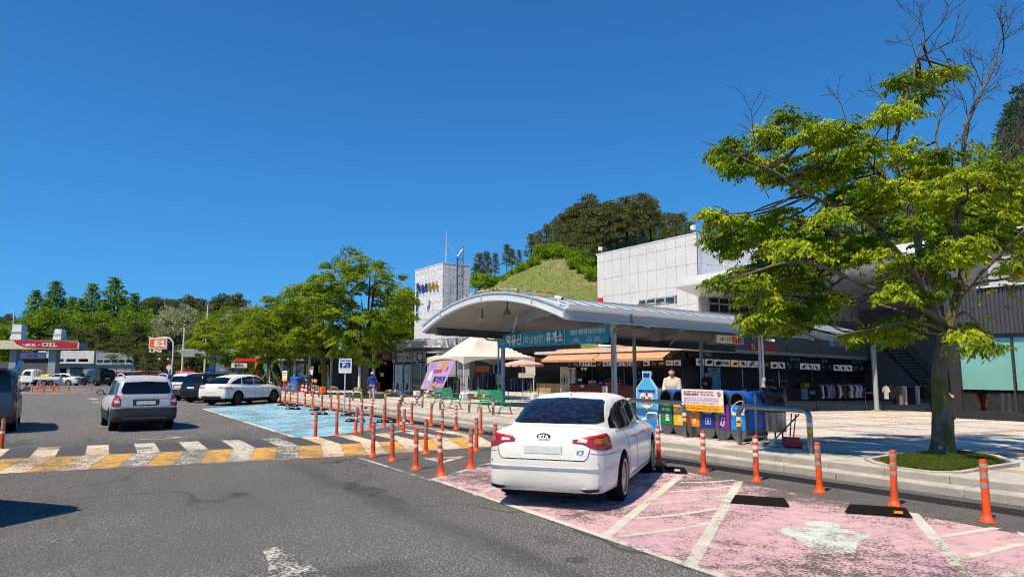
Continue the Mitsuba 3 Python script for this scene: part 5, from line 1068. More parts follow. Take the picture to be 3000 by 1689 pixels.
obj('prohibition_mark', frame(extr(unary_union([ringp.difference(ringp.buffer(-.012)), line([(-.04, .04), (.04, -.04)], .012)]), .004), (12.944, y1_ - .91 * W_, z1_ - .10), NY, UZ), 'red', k)
obj('figure', frame(extr(man(0, -.01, .12), .003), (12.944, y1_ - .91 * W_, z1_ - .10), NY, UZ), 'black', k)
for y in (y0_ + .2, y1_ - .2): obj('support', tube([(12.99, y, zp(13)), (12.99, y, z1_ - .1)], .02, 6), 'steel_tube', k)
# bottle shaped board
k = thing('bottle_board', 'sky blue bottle shaped board with a speech bubble by the bins', 'board')
bh = 1.62; bw = .80
bp = poly([(0, 0), (bw, 0), (bw, 1.15), (.56, 1.42), (.56, 1.50), (.575, 1.51), (.575, bh), (.245, bh), (.245, 1.51), (.26, 1.50), (.26, 1.42), (0, 1.15)])
bo = (13.15, 14.0, zp(13.15)); 
fr_ = lambda sh, x, t=.004: frame(extr(sh, t), (bo[0] + x, bo[1], bo[2]), NY, UZ)
obj('board', fr_(bp, .05, .05), 'sky_blue', k)
obj('border', fr_(bp.difference(bp.buffer(-.02)), -.001), 'white', k)
obj('cap', fr_(poly([(.30, 1.46), (.52, 1.46), (.53, 1.57), (.29, 1.57)]), -.003), 'navy', k)
obj('shine', fr_(poly([(.05, .5), (.14, .5), (.14, 1.1), (.05, 1.1)]), -.003), 'white', k) if False else None
bub = unary_union([affinity.scale(Polygon([(math.cos(t), math.sin(t)) for t in np.linspace(0, 6.28, 30)]), .27, .19), Polygon([(-.06, -.15), (.06, -.17), (.02, -.29)])]); bub = affinity.translate(unary_union([bub, affinity.translate(Polygon([(.12 * math.cos(t), .12 * math.sin(t)) for t in np.linspace(0, 6.28, 20)]), -.14, .1), affinity.translate(Polygon([(.13 * math.cos(t), .13 * math.sin(t)) for t in np.linspace(0, 6.28, 20)]), .13, .09)]), .40, .83)
obj('speech_bubble', fr_(bub, -.003), 'white', k); obj('bubble_outline', fr_(bub.buffer(.006).difference(bub), -.004), 'navy', k)
for s, x, z, h, w, m_, b in (('투명PET병 전용수거함', .10, 1.06, .06, .62, 'navy', 2), ('라벨', .19, .86, .075, .17, 'black', 1), ('떼고', .47, .86, .075, .16, 'black', 1), ('버려주세요!', .19, .73, .075, .42, 'black', 1), ('꼭!', .35, .95, .08, .12, 'red', 2)):
    obj('lettering', text(s, h, (bo[0] - .007, bo[1] - x, bo[2] + z), NY, UZ, w, b, size=40, depth=.003), m_, k)
obj('tick', fr_(line([(.36, .87), (.40, .82), (.48, .93)], .014), -.006), 'red', k)
obj('wave', fr_(poly([(0.02, .02), (bw - .02, .02), (bw - .02, .30), (.6, .36), (.4, .30), (.2, .36), (.02, .30)]), -.002), 'bin_blue', k)
# black topped trash can with steel lower half
k = thing('trash_can', 'round trash can with black bag top and steel lower half', 'trash can'); tx_, ty_, tzz = 13.6, 9.98, zp(13.6)
lz = lambda pr, n=22: lathe(pr, n).apply_translation((tx_, ty_, tzz))
obj('body', lz([(.24, .28), (.255, .3), (.255, .72), (.24, .72)]), 'stainless', k, smooth=40)
obj('upper_shell', lz([(.20, .72), (.25, .73), (.25, 1.0), (.22, 1.02)]), 'charcoal', k, smooth=40)
nb_ = lathe([(.25, .95), (.275, 1.0), (.29, 1.12), (.27, 1.22), (.22, 1.26), (.0, 1.2)], 40); v = np.array(nb_.vertices); v *= (1 + .09 * (meshkit.noise(v * 14) - .5))[:, None]; nb_.vertices = v
obj('bag', nb_.apply_translation((tx_, ty_, tzz)), 'black_gloss', k, smooth=40)
obj('bag_knot', tm(Manifold.batch_hull([Manifold.sphere(.03, 8).translate(p_) for p_ in ((tx_ + .2, ty_ - .18, tzz + 1.16), (tx_ + .3, ty_ - .3, tzz + 1.12), (tx_ + .26, ty_ - .24, tzz + 1.06))])), 'black_gloss', k)
for a in (0.6, 2.6, 4.7): obj('leg', tube([(tx_ + .2 * math.cos(a), ty_ + .2 * math.sin(a), tzz), (tx_ + .2 * math.cos(a), ty_ + .2 * math.sin(a), tzz + .3)], .018, 6), 'dark_steel', k)
k = thing('steel_stanchion', 'slim steel stanchion on a flat base beside the blue end bin', 'stanchion')
obj('tube', tube([(13.0, 10.02, zp(13)), (13.0, 10.02, zp(13) + 1.12)], .028, 10), 'stainless', k, smooth=40)
obj('foot', RB(12.86, 13.28, 9.75, 10.1, zp(13) + .0, zp(13) + .08, .01), 'concrete', k)
k = thing('rope_coil', 'white rope tied in a coil round the rim of the blue end bin', 'rope')
obj('coil', tube([(13.02 + .02 * math.sin(3 * t), 10.42 + .075 * math.cos(t), zp(13) + .74 + .075 * math.sin(t)) for t in np.linspace(0, 25, 90)], .010, 5), 'white', k)
obj('tail', tube(curve([(13.02, 10.42, zp(13) + .82), (12.98, 10.35, zp(13) + .95), (12.95, 10.5, zp(13) + .9), (12.9, 10.5, zp(13) + .62)], 16), .01, 5), 'white', k)
k = thing('dustpan', 'red long handled dustpan standing on the plaza', 'dustpan'); dx, dy, dz_ = 13.12, 9.22, zp(13.1)
sc_ = cat(B(-.02, .0, -.17, .17, 0, .2), B(0, .2, -.17, -.155, 0, .14), B(0, .2, .155, .17, 0, .14), B(-.02, .22, -.17, .17, .0, .015)); sc_.apply_transform(trimesh.transformations.rotation_matrix(.2, [0, 1, 0])); sc_.apply_transform(trimesh.transformations.rotation_matrix(.35, [0, 0, 1]))
obj('scoop', sc_.apply_translation((dx, dy, dz_ + .03)), 'red', k)
obj('handle', cat(tube([(dx, dy + .04, dz_ + .2), (dx + .12, dy + .06, dz_ + .72), (dx + .1, dy - .06, dz_ + .72), (dx, dy - .04, dz_ + .2)], .014, 6)), 'red', k)
k = thing('broom', 'short straw broom leaning on the red dustpan', 'broom')
obj('stick', tube([(12.95, 9.50, dz_ + .18), (13.25, 9.1, dz_ + .72)], .016, 6), 'bench_brown', k)
obj('bristles', tm(Manifold.batch_hull([Manifold.sphere(.02, 8).translate(p_) for p_ in ((12.95, 9.5, dz_ + .2), (12.9, 9.66, dz_ + .03), (12.86, 9.48, dz_ + .03), (12.98, 9.6, dz_ + .03))])), 'cream_tile', k)
# disabled parking sign
k = thing('parking_sign', 'blue and white disabled parking sign on a thin pole by the blue bays', 'sign'); px, py = 10.34, 29.4
obj('pole', tube([(px, py, 0), (px, py, 2.3)], .035, 10), 'grey_metal', k, smooth=40)
xd = np.array([math.cos(math.radians(-30)), math.sin(math.radians(-30)), 0]); nrm = np.cross(xd, UZ); so = np.array([px, py, 1.72]) - xd * .28 + nrm * .04
rr = lambda x0, y0, x1, y1, r=.04: sbox(x0 + r, y0 + r, x1 - r, y1 - r).buffer(r)
ff = lambda sh, t, e: frame(extr(sh, t), so + nrm * e, xd, UZ)
obj('board', ff(rr(0, 0, .56, .64), .02, 0), 'white', k); obj('blue_field', ff(sbox(.05, .22, .51, .46), .004, .02), 'navy', k); obj('blue_field', ff(sbox(.05, .50, .51, .60), .004, .02), 'navy', k)
obj('lettering', text('P', .17, so + nrm * .024 + xd * .14 + np.array([0, 0, .26]), xd, UZ, None, 2, False), 'white', k)
obj('lettering', text('장애인 전용 주차구역', .05, so + nrm * .024 + xd * .07 + np.array([0, 0, .53]), xd, UZ, .42, 1, size=36), 'white', k)
obj('pictogram', ff(affinity.translate(wheelchair(0, 0, 0, .11), .37, .33), .004, .024), 'white', k)
for i in range(3): obj('lettering', ff(sbox(.07, .16 - i * .05, .49 - .1 * (i == 2), .172 - i * .05), .003, .02), 'lilac', k)

# =====================================================  PEOPLE
mat('skin', '#c89878', 0.55, spec=0.35); mat('hair', '#14100e', 0.6); mat('cap_white', '#dedfe0', 0.6)
mat('cloth_navy', '#1d2a63', 0.8); mat('cloth_blue', '#243f93', 0.8); mat('cloth_khaki', '#4a4236', 0.85); mat('cloth_lilac', '#a9a3b4', 0.85); mat('cloth_black', '#16171b', 0.8); mat('cloth_cream', '#cfc6b8', 0.85); mat('cloth_orange', '#f0500f', 0.7); mat('cloth_indigo', '#0f1430', 0.8); mat('shoe_white', '#c9c9c9', 0.6)
def hullb(p, r, q_, s):
    return Manifold.batch_hull([Manifold.sphere(r, 14).translate(list(map(float, p))), Manifold.sphere(s, 14).translate(list(map(float, q_)))])
def person(label, x, y, z, deg, H, top, legs, shoes, sleeves='long', arms=None, steps=(0.0, 0.0), lean=0.0, cap=None, coat=0.0, turn=0.0, hood=False, group=None):
    """standing or walking figure; faces +x before turning; arms = {side: (elbow, wrist)}; steps = forward offset of each foot"""
    k = thing('person', label, 'person', group); A = arms or {}
    L = lambda p: (p[0] + lean * max(0, p[2] - .95), p[1], p[2])
    J = {}
    for s, st_ in ((1, steps[0]), (-1, steps[1])):
        J['sh', s] = L((0, .18 * s, 1.40)); e, w_ = A.get(s, ((-.04, .235 * s, 1.12), (.06, .23 * s, .87)))
        J['el', s], J['wr', s] = L(e), L(w_)
        J['hip', s] = (0, .085 * s, .92); J['kn', s] = (.04 + st_ * .55, .09 * s, .50 + .03 * abs(st_)); J['an', s] = (st_ - .01, .095 * s, .085 + (.07 if st_ < -.1 else 0)); J['toe', s] = (st_ + .145, .11 * s, .035); J['heel', s] = (st_ - .055, .095 * s, .04 + (.06 if st_ < -.1 else 0))
    torso = lambda e: [Manifold.batch_hull([Manifold.sphere(r + e, 16).translate(list(L(p))) for p, r in (((.0, .10, 1.33), .085), ((.0, -.10, 1.33), .085), ((.03, .07, 1.25), .085), ((.03, -.07, 1.25), .085), ((0, .075, 1.08), .092), ((0, -.075, 1.08), .092))]),
        Manifold.batch_hull([Manifold.sphere(r + e, 16).translate(list(L(p))) for p, r in (((0, .17, 1.395), .045), ((0, -.17, 1.395), .045), ((0, .04, 1.46), .045), ((0, -.04, 1.46), .045), ((0, .1, 1.3), .08), ((0, -.1, 1.3), .08))])]
    pelvis = lambda e: [Manifold.batch_hull([Manifold.sphere(r + e, 16).translate(list(p)) for p, r in (((0, .075, 1.06), .088), ((0, -.075, 1.06), .088), ((-.02, .085, .93), .098), ((-.02, -.085, .93), .098))])]
    uarm = lambda e, f=1.0: [hullb(J['sh', s], .050 + e, np.array(J['sh', s]) * (1 - f) + np.array(J['el', s]) * f, .040 + e) for s in (1, -1)]
    farm = lambda e, f=1.0: [hullb(J['el', s], .040 + e, np.array(J['el', s]) * (1 - f) + np.array(J['wr', s]) * f, .029 + e) for s in (1, -1)]
    leg = lambda e: [m for s in (1, -1) for m in (hullb(J['hip', s], .085 + e, J['kn', s], .056 + e), hullb(J['kn', s], .056 + e, J['an', s], .038 + e))]
    foot = lambda e: [Manifold.batch_hull([Manifold.sphere(r + e, 12).translate(list(J[n_, s])) for n_, r in (('an', .036), ('toe', .030), ('heel', .034))]) for s in (1, -1)]
    hd = np.array(L((0.015, 0, 1.60))); ct, sn = math.cos(turn), math.sin(turn)
    hp = lambda a, b, c: (hd + np.array([a * ct - b * sn, a * sn + b * ct, c])).tolist()
    head = [Manifold.batch_hull([Manifold.sphere(r, 18).translate(hp(*p)) for p, r in (((0, 0, .03), .083), ((-.02, 0, .035), .083), ((.045, 0, -.055), .047), ((.05, .02, -.01), .05), ((.05, -.02, -.01), .05))]), hullb(L((0, 0, 1.44)), .055, hp(0, 0, -.05), .05), hullb(hp(.088, 0, .02), .010, hp(.105, 0, -.012), .013)] + [Manifold.batch_hull([Manifold.sphere(.012, 8).translate(hp(-.005, .085 * s, .02)), Manifold.sphere(.010, 8).translate(hp(-.01, .088 * s, -.02))]) for s in (1, -1)]
    hand = []
    for s in (1, -1):
        w_, e_ = np.array(J['wr', s]), np.array(J['el', s]); d = (w_ - e_) / np.linalg.norm(w_ - e_); side = np.cross(d, [0, 1.0, 0]); side /= np.linalg.norm(side) + 1e-9; pn = np.cross(d, side)
        pc = w_ + d * .09
        hand.append(Manifold.batch_hull([Manifold.sphere(.014, 8).translate(list(p)) for p in (w_ + d * .02 + side * .022, w_ + d * .02 - side * .022, pc + side * .036, pc - side * .036)]))
        for i, l in enumerate((.062, .075, .07, .055)):
            a = pc + side * (.033 - .022 * i); b = a + d * l * .55 + pn * .012 * s; c = b + d * l * .40 + pn * .028 * s
            hand += [hullb(a, .0095, b, .009), hullb(b, .009, c, .008)]
        t0 = w_ + d * .035 + side * .03; t1 = t0 + d * .03 + side * .03; hand += [hullb(t0, .012, t1, .010), hullb(t1, .010, t1 + d * .035 + side * .004, .009)]
    s_ = H / 1.72; Mx = T().translate([x, y, z]).rotate([0, 0, 1], deg).scale(s_)
    def skin(parts, n_=4, r_=.02):
        t = tm(Manifold.batch_boolean(parts, m3.OpType.Add).refine_to_length(r_)); t.merge_vertices(); trimesh.smoothing.filter_taubin(t, iterations=n_); t.apply_transform(np.array(Mx.matrix)); return t
    obj('body', skin(torso(0) + pelvis(0) + uarm(0) + farm(0) + leg(0) + foot(0) + head + hand, 5, .022), 'skin', k, smooth=True)
    tp = torso(.014) + uarm(.014, 1.0 if sleeves == 'long' else .75) + (farm(.012, .95) if sleeves == 'long' else [])
    tp += [Manifold.batch_hull([Manifold.sphere(.105 + .012, 14).translate(list(L((-.005, .072 * q_, zz)))) for q_ in (1, -1) for zz in (1.08, .97)])]
    if coat: tp += [Manifold.batch_hull([Manifold.sphere(.10, 14).translate(list(L((-.005, .10 * q_, 1.08)))) for q_ in (1, -1)] + [Manifold.sphere(.08, 14).translate([-.01, .135 * q_, .95 - coat]) for q_ in (1, -1)])]
    if hood: tp += [Manifold.batch_hull([Manifold.sphere(.05, 12).translate(list(L(p))) for p in ((-.09, .07, 1.43), (-.09, -.07, 1.43), (-.12, 0, 1.34))])]
    obj('top', skin(tp), top, k, smooth=True)
    obj('trousers', skin(pelvis(.012) + leg(.014)), legs, k, smooth=True)
    obj('shoes', skin(foot(.012), 2), shoes, k, smooth=True)
    hair = Manifold.batch_hull([Manifold.sphere(.09, 18).translate(hp(-.012, 0, .04)), Manifold.sphere(.075, 18).translate(hp(-.035, 0, -.01))]) - mf(B(-.2, .2, -.2, .2, -.2, 0).apply_transform(trimesh.transformations.rotation_matrix(-.85, [0, 1, 0]))).translate(hp(.03, 0, .015)).rotate([0, 0, 0])
    if cap:
        cp = Manifold.batch_hull([Manifold.sphere(.096, 18).translate(hp(-.008, 0, .045)), Manifold.sphere(.085, 18).translate(hp(-.02, 0, .03))]) ^ mf(B(-.3, .3, -.3, .3, 0, .3)).translate(hp(0, 0, .03))
        br = Manifold.batch_hull([Manifold.sphere(.008, 8).translate(hp(*p)) for p in ((.05, .07, .035), (.05, -.07, .035), (.16, .04, .03), (.16, -.04, .03))])
        obj('hair', skin([hair ^ mf(B(-.3, .3, -.3, .3, -.3, 0)).translate(hp(0, 0, .03))], 2), 'hair', k, smooth=True); obj('cap', skin([cp, br], 2), cap, k, smooth=True)
    else: obj('hair', skin([hair], 2), 'hair', k, smooth=True)
    for s in (1, -1): obj('eye', tm(Manifold.sphere(.011, 10).translate(hp(.083, .032 * s, .022))).apply_transform(np.array(Mx.matrix)), 'black_gloss', k)
    obj('mouth', tm(Manifold.batch_hull([Manifold.sphere(.006, 8).translate(hp(.088, .018 * s, -.052)) for s in (1, -1)])).apply_transform(np.array(Mx.matrix)), 'maroon', k)
    return k
person('person in white cap and blue hooded jacket walking away across the plaza', 14.46, 36.66, zp(14.46), 75, 1.56, 'cloth_blue', 'cloth_lilac', 'shoe_white', 'long', {1: ((-.08, .27, 1.13), (-.0, .29, .90)), -1: ((-.06, -.27, 1.13), (.08, -.28, .92))}, (.16, -.18), .03, 'cap_white', .16, 0, True)
person('person in navy shirt and khaki trousers standing by the traffic cones', 15.0, 50.3, zp(15), -120, 1.60, 'cloth_navy', 'cloth_khaki', 'cloth_black', 'short', {1: ((-.02, .26, 1.13), (.08, .27, .90)), -1: ((.0, -.27, 1.14), (.16, -.20, 1.02))}, (.05, -.04), .02)
person('person in dark suit and white shirt looking at a phone by the stalls', 27.3, 23.9, zp(27.3), 200, 1.88, 'cloth_black', 'cloth_black', 'cloth_black', 'long', {1: ((.0, .22, 1.12), (.24, .10, 1.16)), -1: ((.0, -.22, 1.12), (.24, -.08, 1.18))}, (.03, -.03), .03, None, .1)
k = thing('phone', 'dark phone held by the person in the dark suit', 'phone'); ph = np.array(TR(27.3, 23.9, zp(27.3), 200, 1.88 / 1.72).matrix); obj('handset', RB(.31, .32, -.03, .045, 1.14, 1.27, .004, 1).apply_transform(ph), 'black_gloss', k)
person('person in cream sweater and dark trousers dropping litter at the green bin', 14.3, 13.75, zp(14.3), -150, 1.72, 'cloth_cream', 'cloth_indigo', 'cloth_black', 'long', {1: ((.08, .22, 1.14), (.28, .16, 1.08)), -1: ((.1, -.22, 1.16), (.32, -.14, 1.12))}, (.05, -.06), .12, None, 0, .3)
person('stall worker bending behind the maroon counter', 38.75, 40.7, zp(38.7) + .42, 170, 1.75, 'cloth_black', 'cloth_black', 'cloth_black', 'short', {1: ((.08, .22, 1.14), (.26, .12, 1.02)), -1: ((.08, -.22, 1.14), (.26, -.12, 1.02))}, (0, 0), .14, None, 0, .2)
person('person in blue top and bright orange trousers walking past the large tree', 31.2, 14.55, zp(31.2), -60, 1.74, 'cloth_navy', 'cloth_orange', 'cloth_black', 'short', {1: ((.12, .24, 1.15), (.27, .2, 1.0)), -1: ((-.14, -.25, 1.14), (-.1, -.26, .90))}, (.2, -.2), .03)
person('small far person in dark clothes standing by the filling station', 1.9, 104.0, 0, -60, 1.7, 'cloth_black', 'cloth_indigo', 'cloth_black', 'long')

# =====================================================  TENT, CLOTHES RACKS AND SHOP FRONTS
mat('tent_cloth', '#d6d2c4', 0.8); mat('tent_cloth_in', '#c9c4b4', 0.85)
k = thing('market_tent', 'cream peaked market tent standing over the clothes racks', 'tent')
tx0, tx1, ty0, ty1 = 20.7, 26.1, 37.4, 42.6
cxt, cyt = (tx0 + tx1) / 2, (ty0 + ty1) / 2; N = 24
u = np.linspace(-1, 1, N + 1); UU, VV = np.meshgrid(u, u, indexing='ij'); rr_ = np.maximum(abs(UU), abs(VV)); ze = zp(cxt)
ZZ = ze + 2.74 + 1.85 * (1 - rr_) ** 1.35 - .10 * np.sin(PI * rr_) * (np.minimum(abs(UU), abs(VV)) / (rr_ + 1e-6) < .5)
Vt = np.c_[(cxt + UU * (tx1 - tx0) / 2).ravel(), (cyt + VV * (ty1 - ty0) / 2).ravel(), ZZ.ravel()]
Ft = np.array([(i * (N + 1) + j, (i + 1) * (N + 1) + j, (i + 1) * (N + 1) + j + 1, i * (N + 1) + j + 1) for i in range(N) for j in range(N)])
obj('roof', (Vt, Ft), 'tent_cloth', k, smooth=40)
def val(a, b):
    a, b = np.array(a, float), np.array(b, float); L = np.linalg.norm(b - a); t = np.linspace(0, 1, 25); drop = .14 + .36 * abs(2 * t - 1) ** 3
    sh = poly([(0, 0)] + [(tt * L, -d) for tt, d in zip(t, drop)] + [(L, 0)]); return frame(extr(sh, .008), (*a, ze + 2.74), (*(b - a), 0), UZ)
obj('valance', cat(val((tx0, ty1), (tx0, ty0)), val((tx0, ty0), (tx1, ty0)), val((tx1, ty0), (tx1, ty1)), val((tx1, ty1), (tx0, ty1))), 'tent_cloth', k)
for i, (x, y) in enumerate(((tx0 + .06, ty0 + .06), (tx1 - .06, ty0 + .06), (tx0 + .06, ty1 - .06), (tx1 - .06, ty1 - .06))):
    obj('leg', tube([(x, y, zp(x)), (x, y, ze + 2.7)], .035, 8), 'white_metal', k, smooth=50)
    w = thing('water_weight', ['white water tank weighing down the front tent leg', 'white water tank at the tent leg nearest the stalls', 'white water tank at the tent leg by the lilac banner', 'white water tank at the rear tent leg'][i], 'water tank')
    obj('tank', RB(x - .22, x + .22, y - .22, y + .22, zp(x) + .002, zp(x) + .42, .07, 3), 'white', w, smooth=40); obj('neck', tube([(x + .08, y, zp(x) + .42), (x + .08, y, zp(x) + .5)], .05, 10), 'white', w)
w = thing('water_weight', 'pale water tank standing alone by the glazed shop', 'water tank'); obj('tank', RB(19.7, 20.1, 42.2, 42.6, zp(20), zp(20) + .42, .06, 3), 'white', w, smooth=40)
# lilac banner tied to the tent
k = thing('tent_banner', 'lilac banner printed with dyed clothes tied to the tent', 'banner')
c4_ = [np.array(p) for p in ((19.85, 40.44, 2.36), (19.75, 36.77, 2.48), (19.75, 38.47, .50), (19.9, 41.87, .62))]
def bpt(s, t, off=0): 
    p = c4_[0] * (1 - s) * t + c4_[1] * s * t + c4_[2] * s * (1 - t) + c4_[3] * (1 - s) * (1 - t); return p + np.array([.05 * math.sin(s * 5 + t * 3) - off, 0, 0])
n_ = 12; Vb = np.array([bpt(i / n_, j / n_) for i in range(n_ + 1) for j in range(n_ + 1)]); Fq = np.array([(i * (n_ + 1) + j, (i + 1) * (n_ + 1) + j, (i + 1) * (n_ + 1) + j + 1, i * (n_ + 1) + j + 1) for i in range(n_) for j in range(n_)])
obj('cloth', (np.vstack([Vb, Vb + [.008, 0, 0]]), np.vstack([Fq, Fq[:, ::-1] + len(Vb)])), 'lilac', k, smooth=True)
def onb(shape, m_, nm='print', off=.006):
    ps = [g for g in getattr(shape, 'geoms', [shape]) if g.area > 1e-6]; out = []
    for g in ps:
        v, f = trimesh.creation.triangulate_polygon(g, engine='earcut'); out.append(trimesh.Trimesh(np.array([bpt(a, b, off) for a, b in v]), f, process=False))
    obj(nm, cat(out), m_, k)
def btext(s, x, y, h, w, m_, b=1):
    sh, ww = glyphs(s, h, b, True, 40); sh = affinity.translate(affinity.scale(sh, w / ww, 1, origin=(0, 0)), x, y); onb(sh, m_, 'lettering', .012)
btext('천연염색', .33, .60, .10, .36, 'red', 1); btext('풍기인견', .45, .30, .16, .50, 'navy', 2); btext('옷', .80, .66, .12, .09, 'red', 1)
onb(Polygon([(.58, .72), (.62, .99), (.76, .99), (.68, .70)]), 'poster_yellow'); onb(Polygon([(.42, .8), (.45, .99), (.58, .99), (.55, .78)]), 'pale_pink')
for pts, m_ in (([(.16, .32), (.18, .62), (.3, .66), (.32, .36)], 'white'), ([(.19, .36), (.21, .58), (.28, .6), (.29, .38)], 'sky_blue'), ([(.40, .05), (.38, .2), (.44, .36), (.5, .3), (.5, .1)], 'wood_panel'), ([(.60, .04), (.60, .2), (.66, .34), (.72, .28), (.72, .06)], 'pink'), ([(.82, .04), (.82, .16), (.92, .26), (.97, .16)], 'wood_panel'), ([(0.02, 0.03), (.02, .16), (.12, .1), (.14, .03)], 'pale_pink')): onb(Polygon(pts).buffer(.015), m_)
for a in range(5): onb(affinity.translate(affinity.rotate(Polygon([(0, 0), (.02, .05), (0, .1), (-.02, .05)]), a * 72, origin=(0, 0)), .24, .82), 'sky_blue')
# parasol
k = thing('parasol', 'pale pink parasol open beside the tent', 'parasol'); px_, py_, pz_ = 23.45, 34.9, zp(23.4)
rp2 = lathe([(0, 2.52), (.5, 2.44), (1.0, 2.32), (1.3, 2.24), (1.3, 2.22), (1.0, 2.30), (.5, 2.42), (0, 2.5)], 16)
obj('canopy', rp2.apply_translation((px_, py_, pz_)), 'pale_pink', k); obj('pole', tube([(px_, py_, pz_), (px_, py_, pz_ + 2.5)], .02, 6), 'white_metal', k)
vl = cat([frame(extr(poly([(0, 0), (.51, 0), (.45, -.12), (.38, -.16), (.26, -.12), (.13, -.16), (.06, -.12)]), .004), (px_ + 1.3 * math.cos(a), py_ + 1.3 * math.sin(a), pz_ + 2.23), (math.cos(a + .1963) * 0 - math.sin(a + .1963), math.cos(a + .1963), 0), UZ) for a in np.arange(16) * 2 * PI / 16]); obj('valance', vl, 'pale_pink', k)
# garments on racks
mat('cloth_white', '#d2d2d4', 0.85); mat('cloth_grey', '#77767c', 0.85); mat('cloth_mauve', '#94839c', 0.85); mat('cloth_olive', '#4b4636', 0.85); mat('cloth_denim', '#2c4468', 0.85); mat('cloth_teal', '#2a5364', 0.85); mat('cloth_wine', '#51202f', 0.85)
def f_print(p, n, uv):
    f1, f2, r = voronoi((p.x + p.y) * 22, p.z * 22); return mix((0.02, 0.022, 0.04), (0.22, 0.22, 0.28), smoothstep(.62, .7, r))
mat('cloth_print', proc(f_print), 0.85)
GN = {'cloth_white': 'white', 'cloth_grey': 'grey', 'cloth_mauve': 'mauve', 'cloth_olive': 'olive', 'cloth_black': 'black', 'cloth_navy': 'navy', 'cloth_denim': 'denim blue', 'cloth_print': 'dark printed', 'cloth_wine': 'wine red', 'cloth_teal': 'dull teal', 'cloth_indigo': 'dark indigo'}
def garment_mesh(kind, r):
    if kind == 'trousers': sh = poly([(-.17, 0), (.17, 0), (.15, -1.0), (.03, -1.0), (0, -.3), (-.03, -1.0), (-.15, -1.0)])
    elif kind == 'dress': sh = poly([(-.06, 0), (.06, 0), (.2, -.06), (.24, -.35), (.19, -.36), (.18, -.25), (.26, -1.05), (-.26, -1.05), (-.18, -.25), (-.19, -.36), (-.24, -.35), (-.2, -.06)])
    else: sh = poly([(-.07, .0), (.07, .0), (.22, -.06), (.29, -.55), (.22, -.57), (.19, -.28), (.20, -.70), (-.20, -.70), (-.19, -.28), (-.22, -.57), (-.29, -.55), (-.22, -.06)]) if kind == 'long' else poly([(-.07, .0), (.07, .0), (.22, -.06), (.32, -.28), (.24, -.32), (.19, -.24), (.20, -.68), (-.20, -.68), (-.19, -.24), (-.24, -.32), (-.32, -.28), (-.22, -.06)])
    m = trimesh.creation.extrude_polygon(sh, .05, engine='earcut'); m = m.subdivide().subdivide(); v = np.array(m.vertices); v[:, 2] += -.025 + .022 * np.sin(v[:, 0] * 38 + r * 9) * np.clip(-v[:, 1], 0, .5) * 2; m.vertices = v; return m
gcache = {}
def rack(name_label, xa, ya, xb, yb, h, items, wheels=True, where='', grp=None, z=None):
    z = zp((xa + xb) / 2) if z is None else z
    k = thing('clothes_rack', name_label, 'clothes rack'); d = np.array([xb - xa, yb - ya]); L = np.linalg.norm(d); d /= L; n = np.array([-d[1], d[0]])
    obj('rail', tube([(xa, ya, z + h), (xb, yb, z + h)], .016, 6), 'black', k)
    for x, y in ((xa, ya), (xb, yb)):
        obj('upright', tube([(x, y, z + .06), (x, y, z + h)], .018, 6), 'black', k); obj('foot', tube([(x - n[0] * .3, y - n[1] * .3, z + .05), (x + n[0] * .3, y + n[1] * .3, z + .05)], .018, 6), 'black', k)
    cnt = {}
    for i, (m_, kind) in enumerate(items):
        t = .12 + (L - .24) * (i + .5) / len(items); r = (i * 7 % 5) / 5
        key = (kind, i % 3)
        if key not in gcache: gcache[key] = mikit.ply(garment_mesh(kind, i % 3), 'cloth_black', smooth=30)
        if 'hook' not in gcache: gcache['hook'] = mikit.ply(cat(tube([(-.2, -.06, .0), (0, .02, 0), (.2, -.06, 0)], .008, 5), tube([(0, .02, 0), (0, .07, 0), (.02, .09, 0)], .005, 5)), 'white')
        cnt[(m_, kind)] = cnt.get((m_, kind), 0) + 1
        g_ = thing('hanging_garment', f'{GN[m_]} {dict(dress="dress", trousers="trousers", long="long sleeved top", short="short top")[kind]} on {where}, {ordn[i]} from left', 'clothes', grp)
        ang = math.degrees(math.atan2(n[1], n[0])) + (i * 37 % 17 - 8) * 1.6
        M = T().translate([xa + d[0] * t, ya + d[1] * t, z + h - .07]).rotate([0, 0, 1], ang).rotate([1, 0, 0], 90)
        scene[f'{g_}__cloth'] = place(gcache[key], M, m_); scene[f'{g_}__hanger'] = place(gcache['hook'], M)
    return k
W_, G_, M_, O_, K_, N_, D_, P_, R_, T_ = 'cloth_white', 'cloth_grey', 'cloth_mauve', 'cloth_olive', 'cloth_black', 'cloth_navy', 'cloth_denim', 'cloth_print', 'cloth_wine', 'cloth_teal'
rack('black rack of mixed tops left of the last canopy column', 33.4, 21.9, 36.3, 20.9, 1.42, [(K_, 'long'), (W_, 'long'), (K_, 'long'), (M_, 'long'), (M_, 'long'), (G_, 'long'), (K_, 'long'), (N_, 'long'), (W_, 'long'), (O_, 'long'), (O_, 'long'), (K_, 'short'), (G_, 'short'), (W_, 'short'), (N_, 'short'), (W_, 'short'), (M_, 'short'), (W_, 'short'), (N_, 'short')], where='the rack of mixed tops', grp='tops on the rack left of the last column')
rack('black rack of shirts and trousers right of the last canopy column', 37.3, 20.5, 40.5, 19.6, 1.42, [(W_, 'short'), (K_, 'short'), (K_, 'trousers'), (G_, 'trousers'), (W_, 'trousers'), (K_, 'trousers'), (N_, 'trousers'), (W_, 'trousers'), (K_, 'short'), (O_, 'short')], where='the rack right of the last column', grp='clothes on the rack right of the last column')
rack('dark rack of tops near the front tent leg', 20.9, 38.9, 23.0, 37.8, 1.45, [(P_, 'dress'), (R_, 'long'), (N_, 'long'), (K_, 'long'), (G_, 'long'), (R_, 'long'), (T_, 'long')], where='the rack by the front tent leg', grp='clothes on the front rack in the tent')
